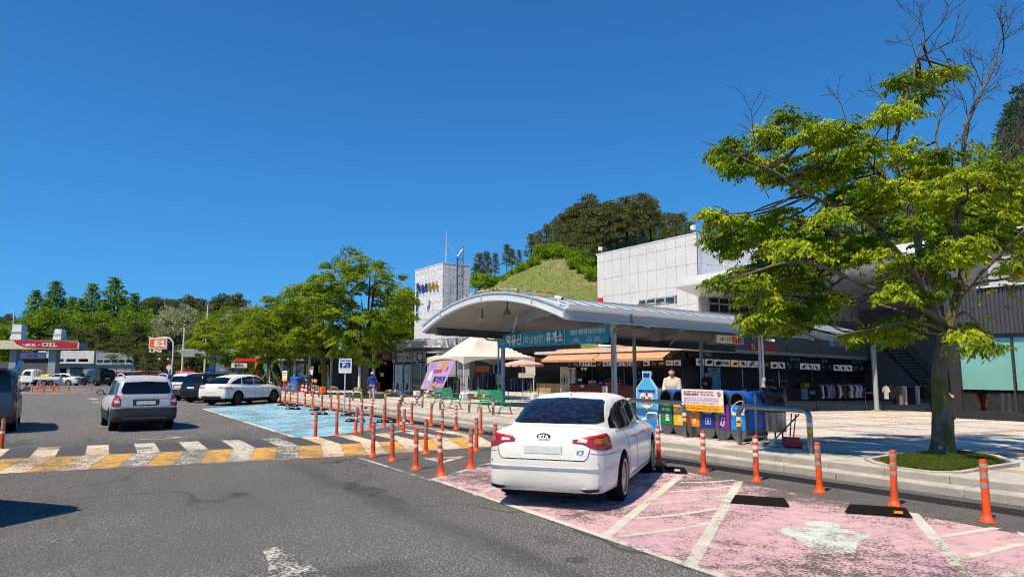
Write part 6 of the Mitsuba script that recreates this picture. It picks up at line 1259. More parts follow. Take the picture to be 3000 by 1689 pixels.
rack('tall rack of black dresses in the middle of the tent', 22.3, 38.2, 24.2, 37.7, 1.72, [(G_, 'dress'), (K_, 'dress'), (K_, 'dress'), (K_, 'dress'), (W_, 'short'), (W_, 'short'), (K_, 'dress')], where='the tall rack in the tent', grp='clothes on the tall rack in the tent')
rack('rack of dark jeans and printed clothes under the pink parasol', 23.4, 36.5, 25.2, 35.7, 1.36, [(N_, 'long'), (P_, 'long'), (D_, 'long'), (D_, 'long'), (D_, 'long'), (P_, 'long'), (D_, 'long'), (P_, 'long'), (N_, 'long')], where='the rack under the parasol', grp='clothes on the rack under the parasol')
rack('rack of dark printed dresses behind the lilac banner', 20.6, 41.9, 21.4, 39.2, 1.5, [(P_, 'dress')] * 4 + [(K_, 'dress'), (P_, 'dress'), (K_, 'dress'), (P_, 'dress')], where='the rack behind the banner', grp='dresses on the rack behind the banner')
for x, y, z_, w, h, m_, m2, l in ((24.6, 36.3, 1.55, .62, .62, 'paper', 'charcoal', 'white size chart card standing above the jeans rack'), (24.2, 36.5, 1.42, .95, .3, 'off_white', 'green', 'pale green price card hung on the jeans rack'), (22.6, 39.2, 1.75, .9, .4, 'orange', 'poster_yellow', 'orange sale card in the tent'), (21.5, 39.6, 1.9, .75, .75, 'off_white', 'maroon', 'cream and red striped poster in the tent')):
    k = thing('sale_card', l, 'sign'); xd = np.array([.84, -.54, 0]); o = np.array([x, y, zp(x) + z_])
    obj('card', frame(extr(sbox(0, 0, w, h), .012), o, xd, UZ), m_, k); obj('print', frame(extr(unary_union([sbox(w * .1, h * .2, w * .3, h * .8), sbox(w * .4, h * .15, w * .9, h * .3), sbox(w * .4, h * .45, w * .85, h * .6), sbox(w * .45, h * .72, w * .9, h * .82)]), .004), o + np.cross(xd, UZ) * .005 + np.array([0, 0, 0]), xd, UZ), m2, k)
    obj('stem', tube([o + xd * w / 2 + np.array([.02, .03, 0]), o * [1, 1, 0] + xd * w / 2 + np.array([.02, .03, zp(x)])], .012, 5), 'steel_tube', k)
# traditional clothes shop with glazed front
us = thing('clothes_shop', 'small glazed clothes shop with white sign and vertical posters', 'shop'); ux = 23.0
obj('sign_board', tilt(B(ux - .1, ux + .1, 47.5, 53.75, 2.54, 3.27)), 'off_white', us)
for (y0, y1, z0, z1, m_) in ((52.6, 53.7, 2.56, 3.25, 'grey_dark_wall'), (52.9, 53.72, 2.56, 2.72, 'pale_pink'), (47.8, 48.9, 2.58, 3.22, 'charcoal')): obj('sign_picture', tilt(B(ux - .108, ux - .1, y0, y1, z0, z1)), m_, us)
el = Polygon([(.45 * math.cos(t), .3 * math.sin(t)) for t in np.linspace(0, 6.28, 24)]); obj('sign_picture', tilt(frame(extr(el.buffer(-.03), .006), (ux - .11, 48.3, 2.9), NY, UZ)), 'white', us)
for s, y, h, w, m_, b in (('천연', 52.55, .33, .62, 'cloth_mauve', 1), ('염색', 51.75, .33, .62, 'pink', 1), ('우리옷', 50.85, .46, 1.5, 'maroon', 2)): obj('lettering', tilt(text(s, h, (ux - .105, y, 2.68), NY, UZ, w, b)), m_, us)
for y in (53.55, 51.65, 50.0, 48.3, 47.5): obj('mullion', tilt(B(ux - .03, ux + .05, y - .05, y + .05, 0, 2.5)), 'window_frame', us)
for ya, yb, m_ in ((51.7, 53.5, 'paper'), (50.05, 51.6, 'paper'), (48.35, 49.95, 'blue_glass'), (47.55, 48.25, 'black_glass')):
    obj('pane', tilt(B(ux, ux + .02, ya, yb, .1, 2.46)), 'blue_glass', us)
    if m_ == 'paper':
        obj('poster', tilt(B(ux - .012, ux - .004, ya + .15, yb - .25, .2, 2.3)), 'paper', us)
        for j, (s, mm) in enumerate((('다포마포구사', 'pink'), ('풍기인견', 'charcoal'))):
            for i, c_ in enumerate(s): obj('lettering', tilt(text(c_, .2, (ux - .014, yb - .45 - .48 * j, 1.95 - .3 * i - .3 * j), NY, UZ, .2, 0)), mm, us)
        obj('poster_picture', tilt(frame(extr(Polygon([(0, 0), (.5, 0), (.62, .35), (.35, .6), (.1, .4)]), .004), (ux - .014, yb - .5, .3), NY, UZ)), 'charcoal', us)
        obj('poster_picture', tilt(frame(extr(Polygon([(0, 0), (.12, .5), (.3, .75), (.26, .3), (.14, .0)]), .004), (ux - .014, yb - .7, 1.5), NY, UZ)), 'pale_pink', us)
    else: obj('robe', tilt(B(ux + .15, ux + .4, ya + .4, ya + .9, .2, 1.7)), 'cloth_mauve', us)
obj('sill', tilt(B(ux - .1, ux + .15, 47.5, 53.6, 0, .1)), 'concrete', us)
obj('back', tilt(cat(B(ux + .8, ux + .85, 47.4, 53.7, 0, 3.2), B(ux, ux + .8, 53.65, 53.7, 0, 3.2), B(ux, ux + .8, 47.4, 47.45, 0, 3.2))), 'charcoal', us)
# dark row of shops behind the trees
ds = thing('shop_row', 'dark ribbed shop row with pale columns behind the plaza trees', 'building'); dxs = 24.0
rib = []
for i in range(46): rib += [(dxs, 66.6 + i * .135), (dxs, 66.6 + i * .135 + .06), (dxs + .05, 66.6 + i * .135 + .07), (dxs + .05, 66.6 + i * .135 + .125)]
obj('ribbed_wall', tilt(extr(poly(rib + [(dxs + .12, 72.9), (dxs + .12, 66.6)]), 3.3)), 'charcoal_sheet', ds)
rib = []
for i in range(30): rib += [(dxs - .3, 59.9 + 2.6 + i * .135), (dxs - .3, 62.5 + i * .135 + .06), (dxs - .25, 62.5 + i * .135 + .07), (dxs - .25, 62.5 + i * .135 + .125)]
obj('ribbed_wall', tilt(extr(poly(rib + [(dxs - .18, 66.6), (dxs - .18, 62.5)]), 3.3)), 'charcoal_sheet', ds)
obj('wall', tilt(cat(B(dxs + 2.5, dxs + 2.6, 53.7, 90, 0, 3.4), B(dxs + .1, dxs + 2.5, 72.9, 73.0, 0, 3.4), B(dxs, dxs + 2.5, 62.4, 62.5, 0, 3.4), B(dxs, dxs + .1, 84, 92, 0, 3.4))), 'black', ds)
obj('fascia', tilt(B(dxs - .05, dxs, 53.8, 92, 2.75, 3.45)), 'black', ds)
for y in (58.8, 55.5, 66.6, 73.9, 79.5, 85.0):
    obj('column', tilt(tube([(22.0, y, 0), (22.0, y, 3.55)], .14, 12)), 'white_metal', ds, smooth=40); obj('column_base', tilt(RB(21.75, 22.25, y - .25, y + .25, 0, .22, .04)), 'concrete', ds)
obj('roof', tilt(cat(B(20.6, 27, 47, 95, 3.55, 3.62))), 'grey_metal', ds); obj('roof_edge', tilt(B(20.5, 20.6, 41.0, 95, 3.5, 3.85)), 'grey_metal', ds)
obj('roof', tilt(trimesh.Trimesh([(20.55, 41, 3.85), (20.55, 47, 3.85), (27, 47, 4.6), (27, 41, 4.6), (20.55, 41, 3.8), (20.55, 47, 3.8), (27, 47, 4.55), (27, 41, 4.55)], [(0, 2, 1), (0, 3, 2), (4, 5, 6), (4, 6, 7), (0, 4, 7), (0, 7, 3)], process=False)), 'grey_metal', ds)
tr_ = []
for x in (21.0, 24.0, 26.8):
    zt, zb_ = 3.75 + (x - 20.55) * .116, 3.1
    tr_ += [tube([(x, 41.1, zb_ + .5), (x, 54, zb_ + .3)], .05, 5), tube([(x, 41.1, zt + .2), (x, 54, zt + .2)], .05, 5)]
    for i in range(9): tr_ += [tube([(x, 41.2 + i * 1.4, zb_ + .5), (x, 41.9 + i * 1.4, zt + .2)], .03, 4), tube([(x, 41.9 + i * 1.4, zt + .2), (x, 42.6 + i * 1.4, zb_ + .5)], .03, 4)]
obj('roof_truss', tilt(cat(tr_)), 'white_metal', ds, kind='stuff')
obj('brace', tilt(tube([(20.7, 47.6, 3.6), (22.6, 47.5, 2.2)], .05, 6)), 'off_white', ds)
for s, y, m_, w in (('마켓(1)', 76.0, 'pink', 2.0), ('공주', 68.9, 'pink', 1.1), ('Style', 58.4, 'pink', 1.7)): obj('lettering', tilt(text(s, .42, (dxs - .06, y, 2.9), NY, UZ, w, 1)), m_, ds)
for y0, y1, z0, z1, m_, l in ((77.3, 79.3, 1.25, 2.55, 'paper', 'white picture poster left of the yellow one on the dark shop row'), (77.4, 79.2, .3, 1.2, 'paper', 'lower white poster below the white picture poster'), (74.5, 76.3, 1.3, 2.55, 'poster_yellow', 'yellow poster left of the tree on the dark shop row'), (68.6, 69.8, 1.2, 2.35, 'poster_yellow', 'yellow poster right of the tree on the dark shop row'), (68.4, 70.0, .15, 1.15, 'paper', 'white poster with brown snack picture by the tree'), (70.6, 71.9, 1.6, 2.4, 'poster_yellow', 'yellow poster half hidden behind the tree trunk')):
    k = thing('poster', l, 'poster'); xx = 22.35
    obj('sheet', tilt(B(xx, xx + .03, y0, y1, z0, z1)), m_, k); W2, H2 = y1 - y0, z1 - z0
    obj('print', tilt(frame(extr(unary_union([sbox(W2 * .45, H2 * .12, W2 * .62, H2 * .9), sbox(W2 * .7, H2 * .3, W2 * .85, H2 * .8)]) if m_ != 'paper' else affinity.rotate(affinity.scale(Polygon([(math.cos(t), math.sin(t)) for t in np.linspace(0, 6.28, 12)]), W2 * .14, H2 * .3), 20).buffer(0).union(sbox(W2 * .1, H2 * .8, W2 * .5, H2 * .88)).buffer(0) if False else unary_union([affinity.translate(affinity.scale(Polygon([(math.cos(t), math.sin(t)) for t in np.linspace(0, 6.28, 14)]), W2 * .14, H2 * .28), W2 * .3, H2 * .45), sbox(W2 * .55, H2 * .3, W2 * .85, H2 * .4), sbox(W2 * .5, H2 * .6, W2 * .9, H2 * .75)]), .006), (xx - .007, y1, z0), NY, UZ)), 'maroon' if m_ == 'paper' else 'black', k)
k = thing('banner_stand', 'leaning white banner with bold black letters behind the tree', 'banner'); 
obj('board', tilt(frame(extr(poly([(0, 0), (1.25, 0), (1.9, 2.25), (.65, 2.25)]), .03), (21.6, 72.9, 0), NY, (.0, 0, 1))), 'paper', k)
for i, c_ in enumerate('즈음땡'): obj('lettering', tilt(text(c_, .5, (21.595, 71.95 + .0 - .17 * (2 - i), 1.45 - .6 * i), NY, UZ, .6, 2)), 'black', k)
obj('corner', tilt(frame(extr(poly([(.05, 0), (.7, 0), (.8, .3), (.15, .3)]), .006), (21.595, 72.9, 0.02), NY, UZ)), 'poster_yellow', k)
# shoe racks, till box and glass booth
for ya, yb, l in ((61.9, 64.6, 'wire shelf of shoes in the open dark shop left of the tree trunk'), (60.2, 61.7, 'wire shelf of shoes in the open dark shop right of the tree trunk')):
    k = thing('shoe_shelf', l, 'shelf'); zs = zp(24)
    for z_ in (.15, .5, .85, 1.2): obj('shelf', B(23.6, 24.1, ya, yb, zs + z_, zs + z_ + .02), 'steel_tube', k)
    for y in (ya, yb): obj('post', tube([(23.6, y, zs), (23.6, y, zs + 1.5)], .02, 5), 'steel_tube', k)
    q_ = random.Random(int(ya * 10)); sd = 'left' if ya > 61 else 'right'
    for z_, tier in ((.17, 'lowest'), (.52, 'second'), (.87, 'third'), (1.22, 'top')):
        ny = int((yb - ya - .2) / .42)
        for i in range(ny):
            y = yb - .25 - .42 * i; m_ = q_.choice(['cloth_black', 'maroon', 'off_white', 'cloth_khaki', 'red'])
            s_ = thing('shoe', f'{dict(cloth_black="black", maroon="wine red", off_white="pale", cloth_khaki="brown", red="red")[m_]} shoe on the {tier} tier of the {sd} wire shelf, {ordn[i]} along', 'shoe', f'shoes on the {sd} wire shelf')
            obj('upper', tm(Manifold.batch_hull([Manifold.sphere(r, 8).translate([23.72 + a, y + c, zs + z_ + b]) for a, b, r, c in ((0, .045, .05, -.05), (.22, .05, .055, -.05), (.2, .1, .045, -.05), (.05, .05, .055, .05), (.2, .06, .05, .05))])), m_, s_)
k = thing('till_box', 'orange red box counter at the entrance of the dark shop', 'counter'); obj('box', RB(22.9, 23.5, 57.6, 59.0, zp(23), zp(23) + .78, .02), 'orange', k); obj('lid', RB(22.85, 23.55, 57.5, 59.1, zp(23) + .79, zp(23) + .84, .015), 'red', k); obj('mark', frame(extr(Polygon([(0, 0), (.4, 0), (.25, .4), (.1, .35)]), .004), (22.895, 58.6, zp(23) + .1), NY, UZ), 'cream_tile', k)
for y, l in ((57.1, 'yellow price card in the dark shop right of the white cap'), (61.0, 'yellow price card in the dark shop behind the tree trunk')):
    k = thing('price_card', l, 'card'); obj('card', B(23.4, 23.42, y - .4, y + .4, zp(23) + 1.35, zp(23) + 1.65), 'yellow', k); obj('print', B(23.39, 23.4, y - .3, y + .3, zp(23) + 1.47, zp(23) + 1.52), 'black', k)
k = thing('glass_booth', 'glass walled smoking booth with dark frame left of the dark shops', 'booth')
for a, b in (((18.6, 73.8), (19.6, 73.1)), ((19.6, 73.1), (20.6, 72.4))):
    obj('pane', trimesh.Trimesh([(*a, .2), (*b, .2), (*b, 2.3), (*a, 2.3)], [(0, 1, 2), (0, 2, 3)], process=False), 'shop_glass', k)
for p in ((18.6, 73.8), (19.6, 73.1), (20.6, 72.4), (20.0, 75.8), (22, 74.4)): obj('frame', tube([(*p, 0), (*p, 2.9)], .04, 4), 'dark_steel', k)
obj('roof', tilt(extr(Polygon([(18.4, 74.0), (20.8, 72.2), (22.2, 74.4), (19.9, 76.1)]), .12).apply_translation((0, 0, 2.85))), 'grey_metal', k)
# cones, bins and notices at the far plaza edge
mat('cone_red', '#d3212b', 0.5)
for x, y, m_, l in ((15.15, 52.4, 'w', 'white and red traffic cone left of the person in navy'), (15.0, 50.95, 'r', 'red and white traffic cone right of the person in navy'), (15.2, 50.0, 'r', 'outermost right red and white traffic cone by the person in navy')):
    k = thing('traffic_cone', l, 'cone'); z_ = zp(x)
    obj('cone', lathe([(.02, .72), (.045, .72), (.17, .05), (.15, .05)], 16).apply_translation((x, y, z_)), 'cone_red', k, smooth=40); obj('base', RB(x - .22, x + .22, y - .22, y + .22, z_, z_ + .05, .02), 'white' if m_ == 'w' else 'cone_red', k)
    for a, b in ((.18, .34), (.48, .62)):
        ra_, rb_ = .17 - .125 * (a - .05) / .67, .17 - .125 * (b - .05) / .67; obj('band', lathe([(ra_ + .0, a), (ra_ + .006, a), (rb_ + .006, b), (rb_, b)], 16).apply_translation((x, y, z_)), 'white', k, smooth=40)
k = thing('litter_bin', 'blue and grey litter bin beside the far hoop barriers', 'bin'); obj('body', tilt(RB(14.9, 15.6, 53.2, 54.9, .0, .95, .05)), 'grey_dark_wall', k); obj('roof', tilt(RB(14.85, 15.65, 53.1, 55.0, .96, 1.2, .09, 3)), 'bin_roof', k, smooth=40); obj('front_panel', tilt(B(14.88, 14.9, 53.3, 54.8, .25, .9)), 'bin_roof', k)
k = thing('litter_bin', 'low row of coloured bin fronts at the far plaza edge', 'bin'); obj('body', tilt(RB(14.9, 15.5, 55.2, 57.2, .0, .85, .05)), 'grey_dark_wall', k)
for i, m_ in enumerate(('bin_blue', 'purple', 'red')): obj('front_panel', tilt(B(14.88, 14.9, 55.3 + .62 * i, 55.85 + .62 * i, .2, .7)), m_, k)
k = thing('notice_board', 'small white and yellow notice above the far coloured bins', 'sign'); obj('board', tilt(B(14.7, 14.73, 55.3, 56.7, .85, 1.65)), 'white', k); obj('yellow_band', tilt(B(14.69, 14.7, 55.3, 56.7, .85, 1.05)), 'yellow', k); obj('lettering', tilt(cat(B(14.69, 14.7, 55.45, 56.55, 1.45, 1.5), B(14.69, 14.7, 55.5, 56.5, 1.3, 1.34))), 'red', k)
k = thing('warning_box', 'yellow flashing warning box at the foot of the second tree', 'box'); obj('case', tilt(RB(13.9, 14.2, 43.9, 44.6, .2, .6, .03)), 'orange', k); obj('lamp', tilt(trimesh.creation.icosphere(2, .13).apply_translation((14.0, 45.6, .95))), 'yellow', k, smooth=True)
k = thing('price_board', 'tall pale blue price board behind the person in the dark suit', 'board'); 
obj('board', tilt(frame(extr(sbox(0, 0, 1.15, 1.7), .04), (35.55, 31.0, .62), UX, UZ)), 'sky_blue', k); obj('heading', tilt(frame(extr(sbox(.3, 1.48, .85, 1.62), .006), (35.55, 30.95, .62), UX, UZ)), 'maroon', k)
obj('lettering', tilt(text('간식 판매!', .17, (35.65, 30.945, 1.86), UX, UZ, .95, 2)), 'yellow', k)
for i in range(8): obj('lettering', tilt(frame(extr(unary_union([sbox(.1, 0, .1 + .3 + .05 * (i % 3), .05), sbox(.8, 0, 1.02, .04)]), .004), (35.55, 30.95, 1.7 - .13 * i), UX, UZ)), 'navy', k)
obj('post', tilt(cat(B(35.6, 35.65, 31.0, 31.04, 0, .62), B(36.6, 36.65, 31.0, 31.04, 0, .62))), 'dark_steel', k)
k = thing('rope_barrier', 'short steel stanchion with a red band between the clothes racks', 'barrier'); obj('post', tilt(tube([(36.35, 20.9, 0), (36.35, 20.9, 1.0)], .03, 8)), 'stainless', k); obj('band', tilt(B(36.3, 37.2, 20.88, 20.92, .93, .98)), 'pink', k)

# =====================================================  HILL, TREES
def hill_h(x, y):
    """height of the ground behind the buildings"""
    x, y = np.asarray(x, float), np.asarray(y, float)
    D = x * math.sin(AZ) + y * math.cos(AZ); a = (x * math.cos(AZ) - y * math.sin(AZ)) / np.maximum(D, 1)
    P = np.interp(a, [-.9, -.30, -.22, -.15, -.10, -.06, -.0435, -.02, 0, .03, .08, .15, .3, .5, .75, 1.2], [0, 0, .5, 3.5, 8.5, 13.6, 15.2, 16.4, 18.0, 19.6, 21.6, 23, 23, 23, 22, 20])
    d0 = np.interp(a, [0.1, .35, .6, 1.2], [64, 64, 60, 56]); d1 = np.interp(a, [0.1, .35, .6, 1.2], [108, 106, 92, 84])
    t = np.clip((D - d0) / (d1 - d0), 0, 1); t = t * t * (3 - 2 * t) * .55 + t * .45
    n = meshkit.fbm(np.stack([x * .11, y * .11, x * 0], -1), 4) - .5
    return P * t * (1 + .03 * n) + 1.2 * n * t - .9 * (1 - t) - 1.2 * (t < .001) + np.clip(D - d1, 0, 200) * .03 * (P > 3)
ds_ = np.linspace(58, 330, 110); as_ = np.linspace(-.42, 1.35, 150)
DD, AA = np.meshgrid(ds_, as_, indexing='ij'); XC = AA * DD
hx_ = XC * math.cos(AZ) + DD * math.sin(AZ); hy_ = -XC * math.sin(AZ) + DD * math.cos(AZ)
hz_ = hill_h(hx_, hy_); keep = np.ones_like(hx_, bool)
hz_ = np.where(((hx_ < 65) & (hy_ < 55)) | (hx_ < 44) & (hy_ < 100), -2.5, hz_)
na = len(as_); Fg = np.array([(i * na + j, i * na + j + 1, (i + 1) * na + j + 1, (i + 1) * na + j) for i in range(len(ds_) - 1) for j in range(na - 1)])
obj('hillside', (np.c_[hx_.ravel(), hy_.ravel(), hz_.ravel()], Fg[:, ::-1]), 'hill_grass', smooth=True, kind='structure')
def leafmat(k, diff=.6, rough=.5):
    scene[k] = {'type': 'principledthin', 'base_color': {'type': 'mesh_attribute', 'name': 'vertex_color'}, 'roughness': rough, 'spec_trans': 0.0, 'diff_trans': diff, 'eta': 1.4}
leafmat('leaf', .8); leafmat('needle', .5, .7)
def f_bark(p, n, uv):
    g = fbm(p.x * 22, p.y * 22, p.z * 5, 3); l = fbm(p.x * 4, p.y * 4, p.z * 2.2, 3)
    c = mix((0.085, 0.068, 0.05), (0.24, 0.20, 0.155), g)
    moss = smoothstep(.44, .58, l) * smoothstep(5.5, 2.0, p.z)
    return mix(c, mix((0.05, 0.06, 0.012), (0.17, 0.17, 0.02), g), moss * .8)
mat('bark', proc(f_bark), 0.9, spec=0.2)
bump('bark', lambda p, n, uv: fbm(p.x * 18, p.y * 18, p.z * 5, 3), 0.03, 4e-3)
mat('bark_plain', '#3a332b', 0.9); mat('twig', '#4a4340', 0.9)
def leaf_mesh(P, A, Wd, L, W, col):
    """folded leaf blades: base points P, axes A, width directions Wd, lengths L, widths W, colours col"""
    n = len(P); L = L[:, None]; W = W[:, None]; N_ = np.cross(A, Wd)
    mid = P + A * L * .45
    V = np.stack([P, mid + Wd * W * .5 + N_ * W * .18, P + A * L, mid - Wd * W * .5 + N_ * W * .18], 1).reshape(-1, 3)
    i = np.arange(n)[:, None] * 4
    F = np.stack([i + [0, 1, 2], i + [0, 2, 3]], 1).reshape(-1, 3)
    return V, F, np.repeat(col, 4, 0)
def unit(v): return v / (np.linalg.norm(v, axis=-1, keepdims=True) + 1e-9)
def sprays(C, out, r, k=9, slen=.26, L=.085, W=.036, pal=((.13, .20, .02), (.27, .34, .035)), young=.25, drop=.75):
    """drooping twigs: centres C, outward directions out; k leaves on each"""
    n = len(C); d = unit(out * [1, 1, .25] + r.normal(0, .45, (n, 3)) * [1, 1, .35] + [0, 0, .08])
    s = unit(np.cross(d, [0, 0, 1.0])); t = np.tile(np.arange(k) / k, n); sgn = np.where(np.arange(n * k) % 2, 1.0, -1.0)
    dd_, ss = np.repeat(d, k, 0), np.repeat(s, k, 0)
    P = np.repeat(C, k, 0) + dd_ * (t * slen)[:, None] - np.array([0, 0, 1]) * (t ** 2 * slen * .35)[:, None] + r.normal(0, .012, (n * k, 3))
    A = unit(dd_ * .55 + ss * sgn[:, None] * .75 + np.array([0, 0, -drop]) + r.normal(0, .25, (n * k, 3)))
    Wd = unit(np.cross(A, unit(np.array([0, 0, 1.0]) + r.normal(0, .4, (n * k, 3)))))
    v = r.random(n) ** 1.2; base = np.array(pal[0]) * (1 - v[:, None]) + np.array(pal[1]) * v[:, None]
    y = r.random(n) < young * .5; base[y] = base[y] * [1.25, 1.12, .9]
    col = np.repeat(base, k, 0) * (1 + r.normal(0, .10, (n * k, 1)))
    return leaf_mesh(P, A, Wd, L * r.uniform(.75, 1.2, n * k), W * r.uniform(.8, 1.2, n * k), np.clip(col, .005, .8))
def mergev(parts):
    V, F, Cc, o = [], [], [], 0
    for v, f, c in parts: V.append(v); F.append(f + o); Cc.append(c); o += len(v)
    return (np.vstack(V), np.vstack(F)), np.vstack(Cc)
CL = [(14.81,7.33,8.07,0.16),(15.72,7.34,8.47,0.21),(15.76,7.58,8.48,0.17),(17.14,7.42,8.9,0.23),(16.35,6.92,8.56,0.11),(16.54,7.71,8.42,0.27),(12.03,6.16,6.39,0.2),(14.19,6.95,7.18,0.24),(15.85,8.26,7.73,0.14),(12.5,8.53,7.25,0.16),(14.08,9.2,7.61,0.22),(11.29,7.07,6.24,0.21),(12.96,7.77,6.81,0.22),(12.26,7.11,6.48,0.18),(13.64,7.7,6.79,0.16),(13.44,7.98,6.71,0.24),(11.55,6.4,5.74,0.2),(12.59,6.74,6.07,0.18),(11.43,8.3,6.62,0.15),(12.73,9.05,6.93,0.25),(12.73,8.67,6.77,0.21),(11.21,7.35,6.1,0.14),(11.57,9.51,6.58,0.19),(10.68,8.44,6.24,0.19),(11.39,9.17,6.24,0.24),(10.81,8.32,5.95,0.22),(10.52,8.2,5.67,0.18),(12.37,9.17,6.32,0.25),(11.4,8.14,5.81,0.23),(11.65,8.0,5.97,0.23),(12.93,9.09,6.12,0.21),(12.98,8.78,6.1,0.21),(11.75,7.65,5.62,0.22),(14.67,9.12,6.98,0.27),(13.06,8.05,5.97,0.24),(13.3,8.59,5.84,0.25),(11.93,7.11,5.71,0.22),(15.13,8.72,6.76,0.23),(13.83,8.31,5.98,0.21),(15.49,8.61,6.6,0.27),(15.29,8.38,6.13,0.27),(12.47,7.23,5.28,0.22),(12.59,7.47,5.19,0.23),(12.17,6.76,5.05,0.25),(12.36,6.53,5.11,0.21),(12.14,6.27,5.09,0.17),(12.65,7.12,4.89,0.26),(14.18,7.64,5.19,0.25),(11.02,6.69,4.52,0.2),(14.86,7.57,5.44,0.17),(13.65,6.66,6.2,0.15),(13.36,6.71,5.96,0.15),(15.94,7.58,6.6,0.22),(14.56,6.78,5.9,0.2),(14.1,6.26,6.01,0.19),(14.73,6.67,5.9,0.24),(16.04,6.95,6.13,0.25),(13.21,5.54,5.3,0.17),(16.76,7.83,6.18,0.23),(12.31,5.95,4.97,0.17),(15.91,7.25,5.61,0.26),(16.25,7.51,5.34,0.26),(12.25,5.96,4.4,0.2),(15.31,7.83,5.02,0.26),(14.5,6.25,5.19,0.23),(15.85,6.43,5.68,0.16),(10.06,8.51,4.8,0.15),(10.28,8.47,4.7,0.18),(10.76,8.49,4.72,0.23),(11.7,9.81,4.78,0.21),(10.62,8.62,4.34,0.23),(11.82,9.24,4.69,0.25),(12.35,9.33,4.98,0.21),(12.0,9.59,4.47,0.21),(11.37,8.51,4.44,0.19),(11.63,8.36,4.8,0.23),(12.12,8.47,5.05,0.2),(12.35,8.95,4.66,0.21),(11.49,7.84,4.5,0.22),(13.47,8.83,5.11,0.21),(13.71,8.92,4.8,0.26),(14.26,8.88,4.99,0.26),(11.18,7.85,4.2,0.22),(12.72,9.13,4.38,0.21),(10.81,7.27,4.03,0.21),(11.94,7.78,4.07,0.23),(12.41,8.5,4.14,0.24),(14.47,9.03,4.63,0.27),(12.46,7.44,4.3,0.23),(15.11,8.65,4.77,0.27),(13.2,7.99,4.18,0.24),(12.8,7.09,4.32,0.22),(12.48,7.31,3.98,0.22),(12.35,6.7,3.99,0.18),(10.27,8.55,3.53,0.18),(10.61,8.51,3.59,0.19),(11.79,9.1,3.91,0.24),(12.55,9.37,4.09,0.21),(11.1,8.22,3.56,0.22),(10.65,8.23,3.45,0.18),(12.33,9.49,3.4,0.17),(12.12,8.49,3.86,0.24),(11.87,8.33,3.55,0.23),(11.4,7.62,3.66,0.22),(12.95,8.39,3.63,0.2),(14.09,8.82,4.15,0.26),(12.67,7.88,3.28,0.2),(12.41,7.89,3.18,0.19),(11.12,7.95,3.12,0.18),(12.97,8.89,3.21,0.21),(12.37,5.96,3.85,0.17),(14.7,6.76,4.43,0.24),(16.6,7.25,4.88,0.26),(13.54,5.69,4.17,0.21),(15.48,7.44,4.0,0.25),(15.99,8.2,4.23,0.23),(14.84,7.35,3.73,0.25),(15.17,7.93,3.82,0.22),(12.33,6.36,3.23,0.21),(14.47,6.61,4.02,0.23),(13.46,5.84,3.9,0.21),(17.04,6.99,4.93,0.26),(14.62,5.82,4.65,0.22),(15.62,5.96,4.92,0.23),(18.4,6.89,5.11,0.27),(17.94,6.45,5.49,0.26),(18.03,7.01,5.85,0.23),(15.79,5.85,5.45,0.23),(16.18,5.77,5.74,0.24),(17.66,6.02,5.76,0.25),(16.43,5.56,5.07,0.24),(15.54,5.2,4.5,0.22),(15.44,5.82,5.8,0.19),(13.98,5.49,5.52,0.14),(15.08,5.92,4.37,0.23),(18.48,6.78,4.82,0.27),(17.47,7.29,4.42,0.18),(16.59,6.19,4.02,0.21),(14.87,6.67,3.62,0.16),(13.87,6.52,3.26,0.15),(14.21,5.05,3.82,0.17),(10.81,8.17,2.87,0.21),(12.9,9.37,3.12,0.28),(13.51,9.4,3.15,0.25),(11.85,7.94,2.97,0.21),(13.73,8.85,3.29,0.22),(13.94,8.66,3.39,0.18),(13.76,8.37,3.43,0.12),(12.25,9.2,2.81,0.2),(12.85,9.29,2.83,0.24),(11.63,8.1,2.76,0.2),(13.06,8.88,2.76,0.18),(11.84,7.55,2.87,0.16),(13.24,7.67,2.57,0.17),(14.62,8.19,2.78,0.18),(14.58,7.82,2.85,0.2),(13.05,6.83,2.79,0.16),(16.0,8.17,2.78,0.19),(14.64,7.58,2.55,0.16),(13.71,7.83,2.48,0.11),(12.82,5.56,2.47,0.15),(15.46,6.53,2.35,0.16),(14.24,5.84,2.36,0.14),(15.89,6.88,2.76,0.16),(13.89,7.13,2.78,0.18),(15.26,8.01,2.74,0.17),(15.22,7.19,2.97,0.16)]
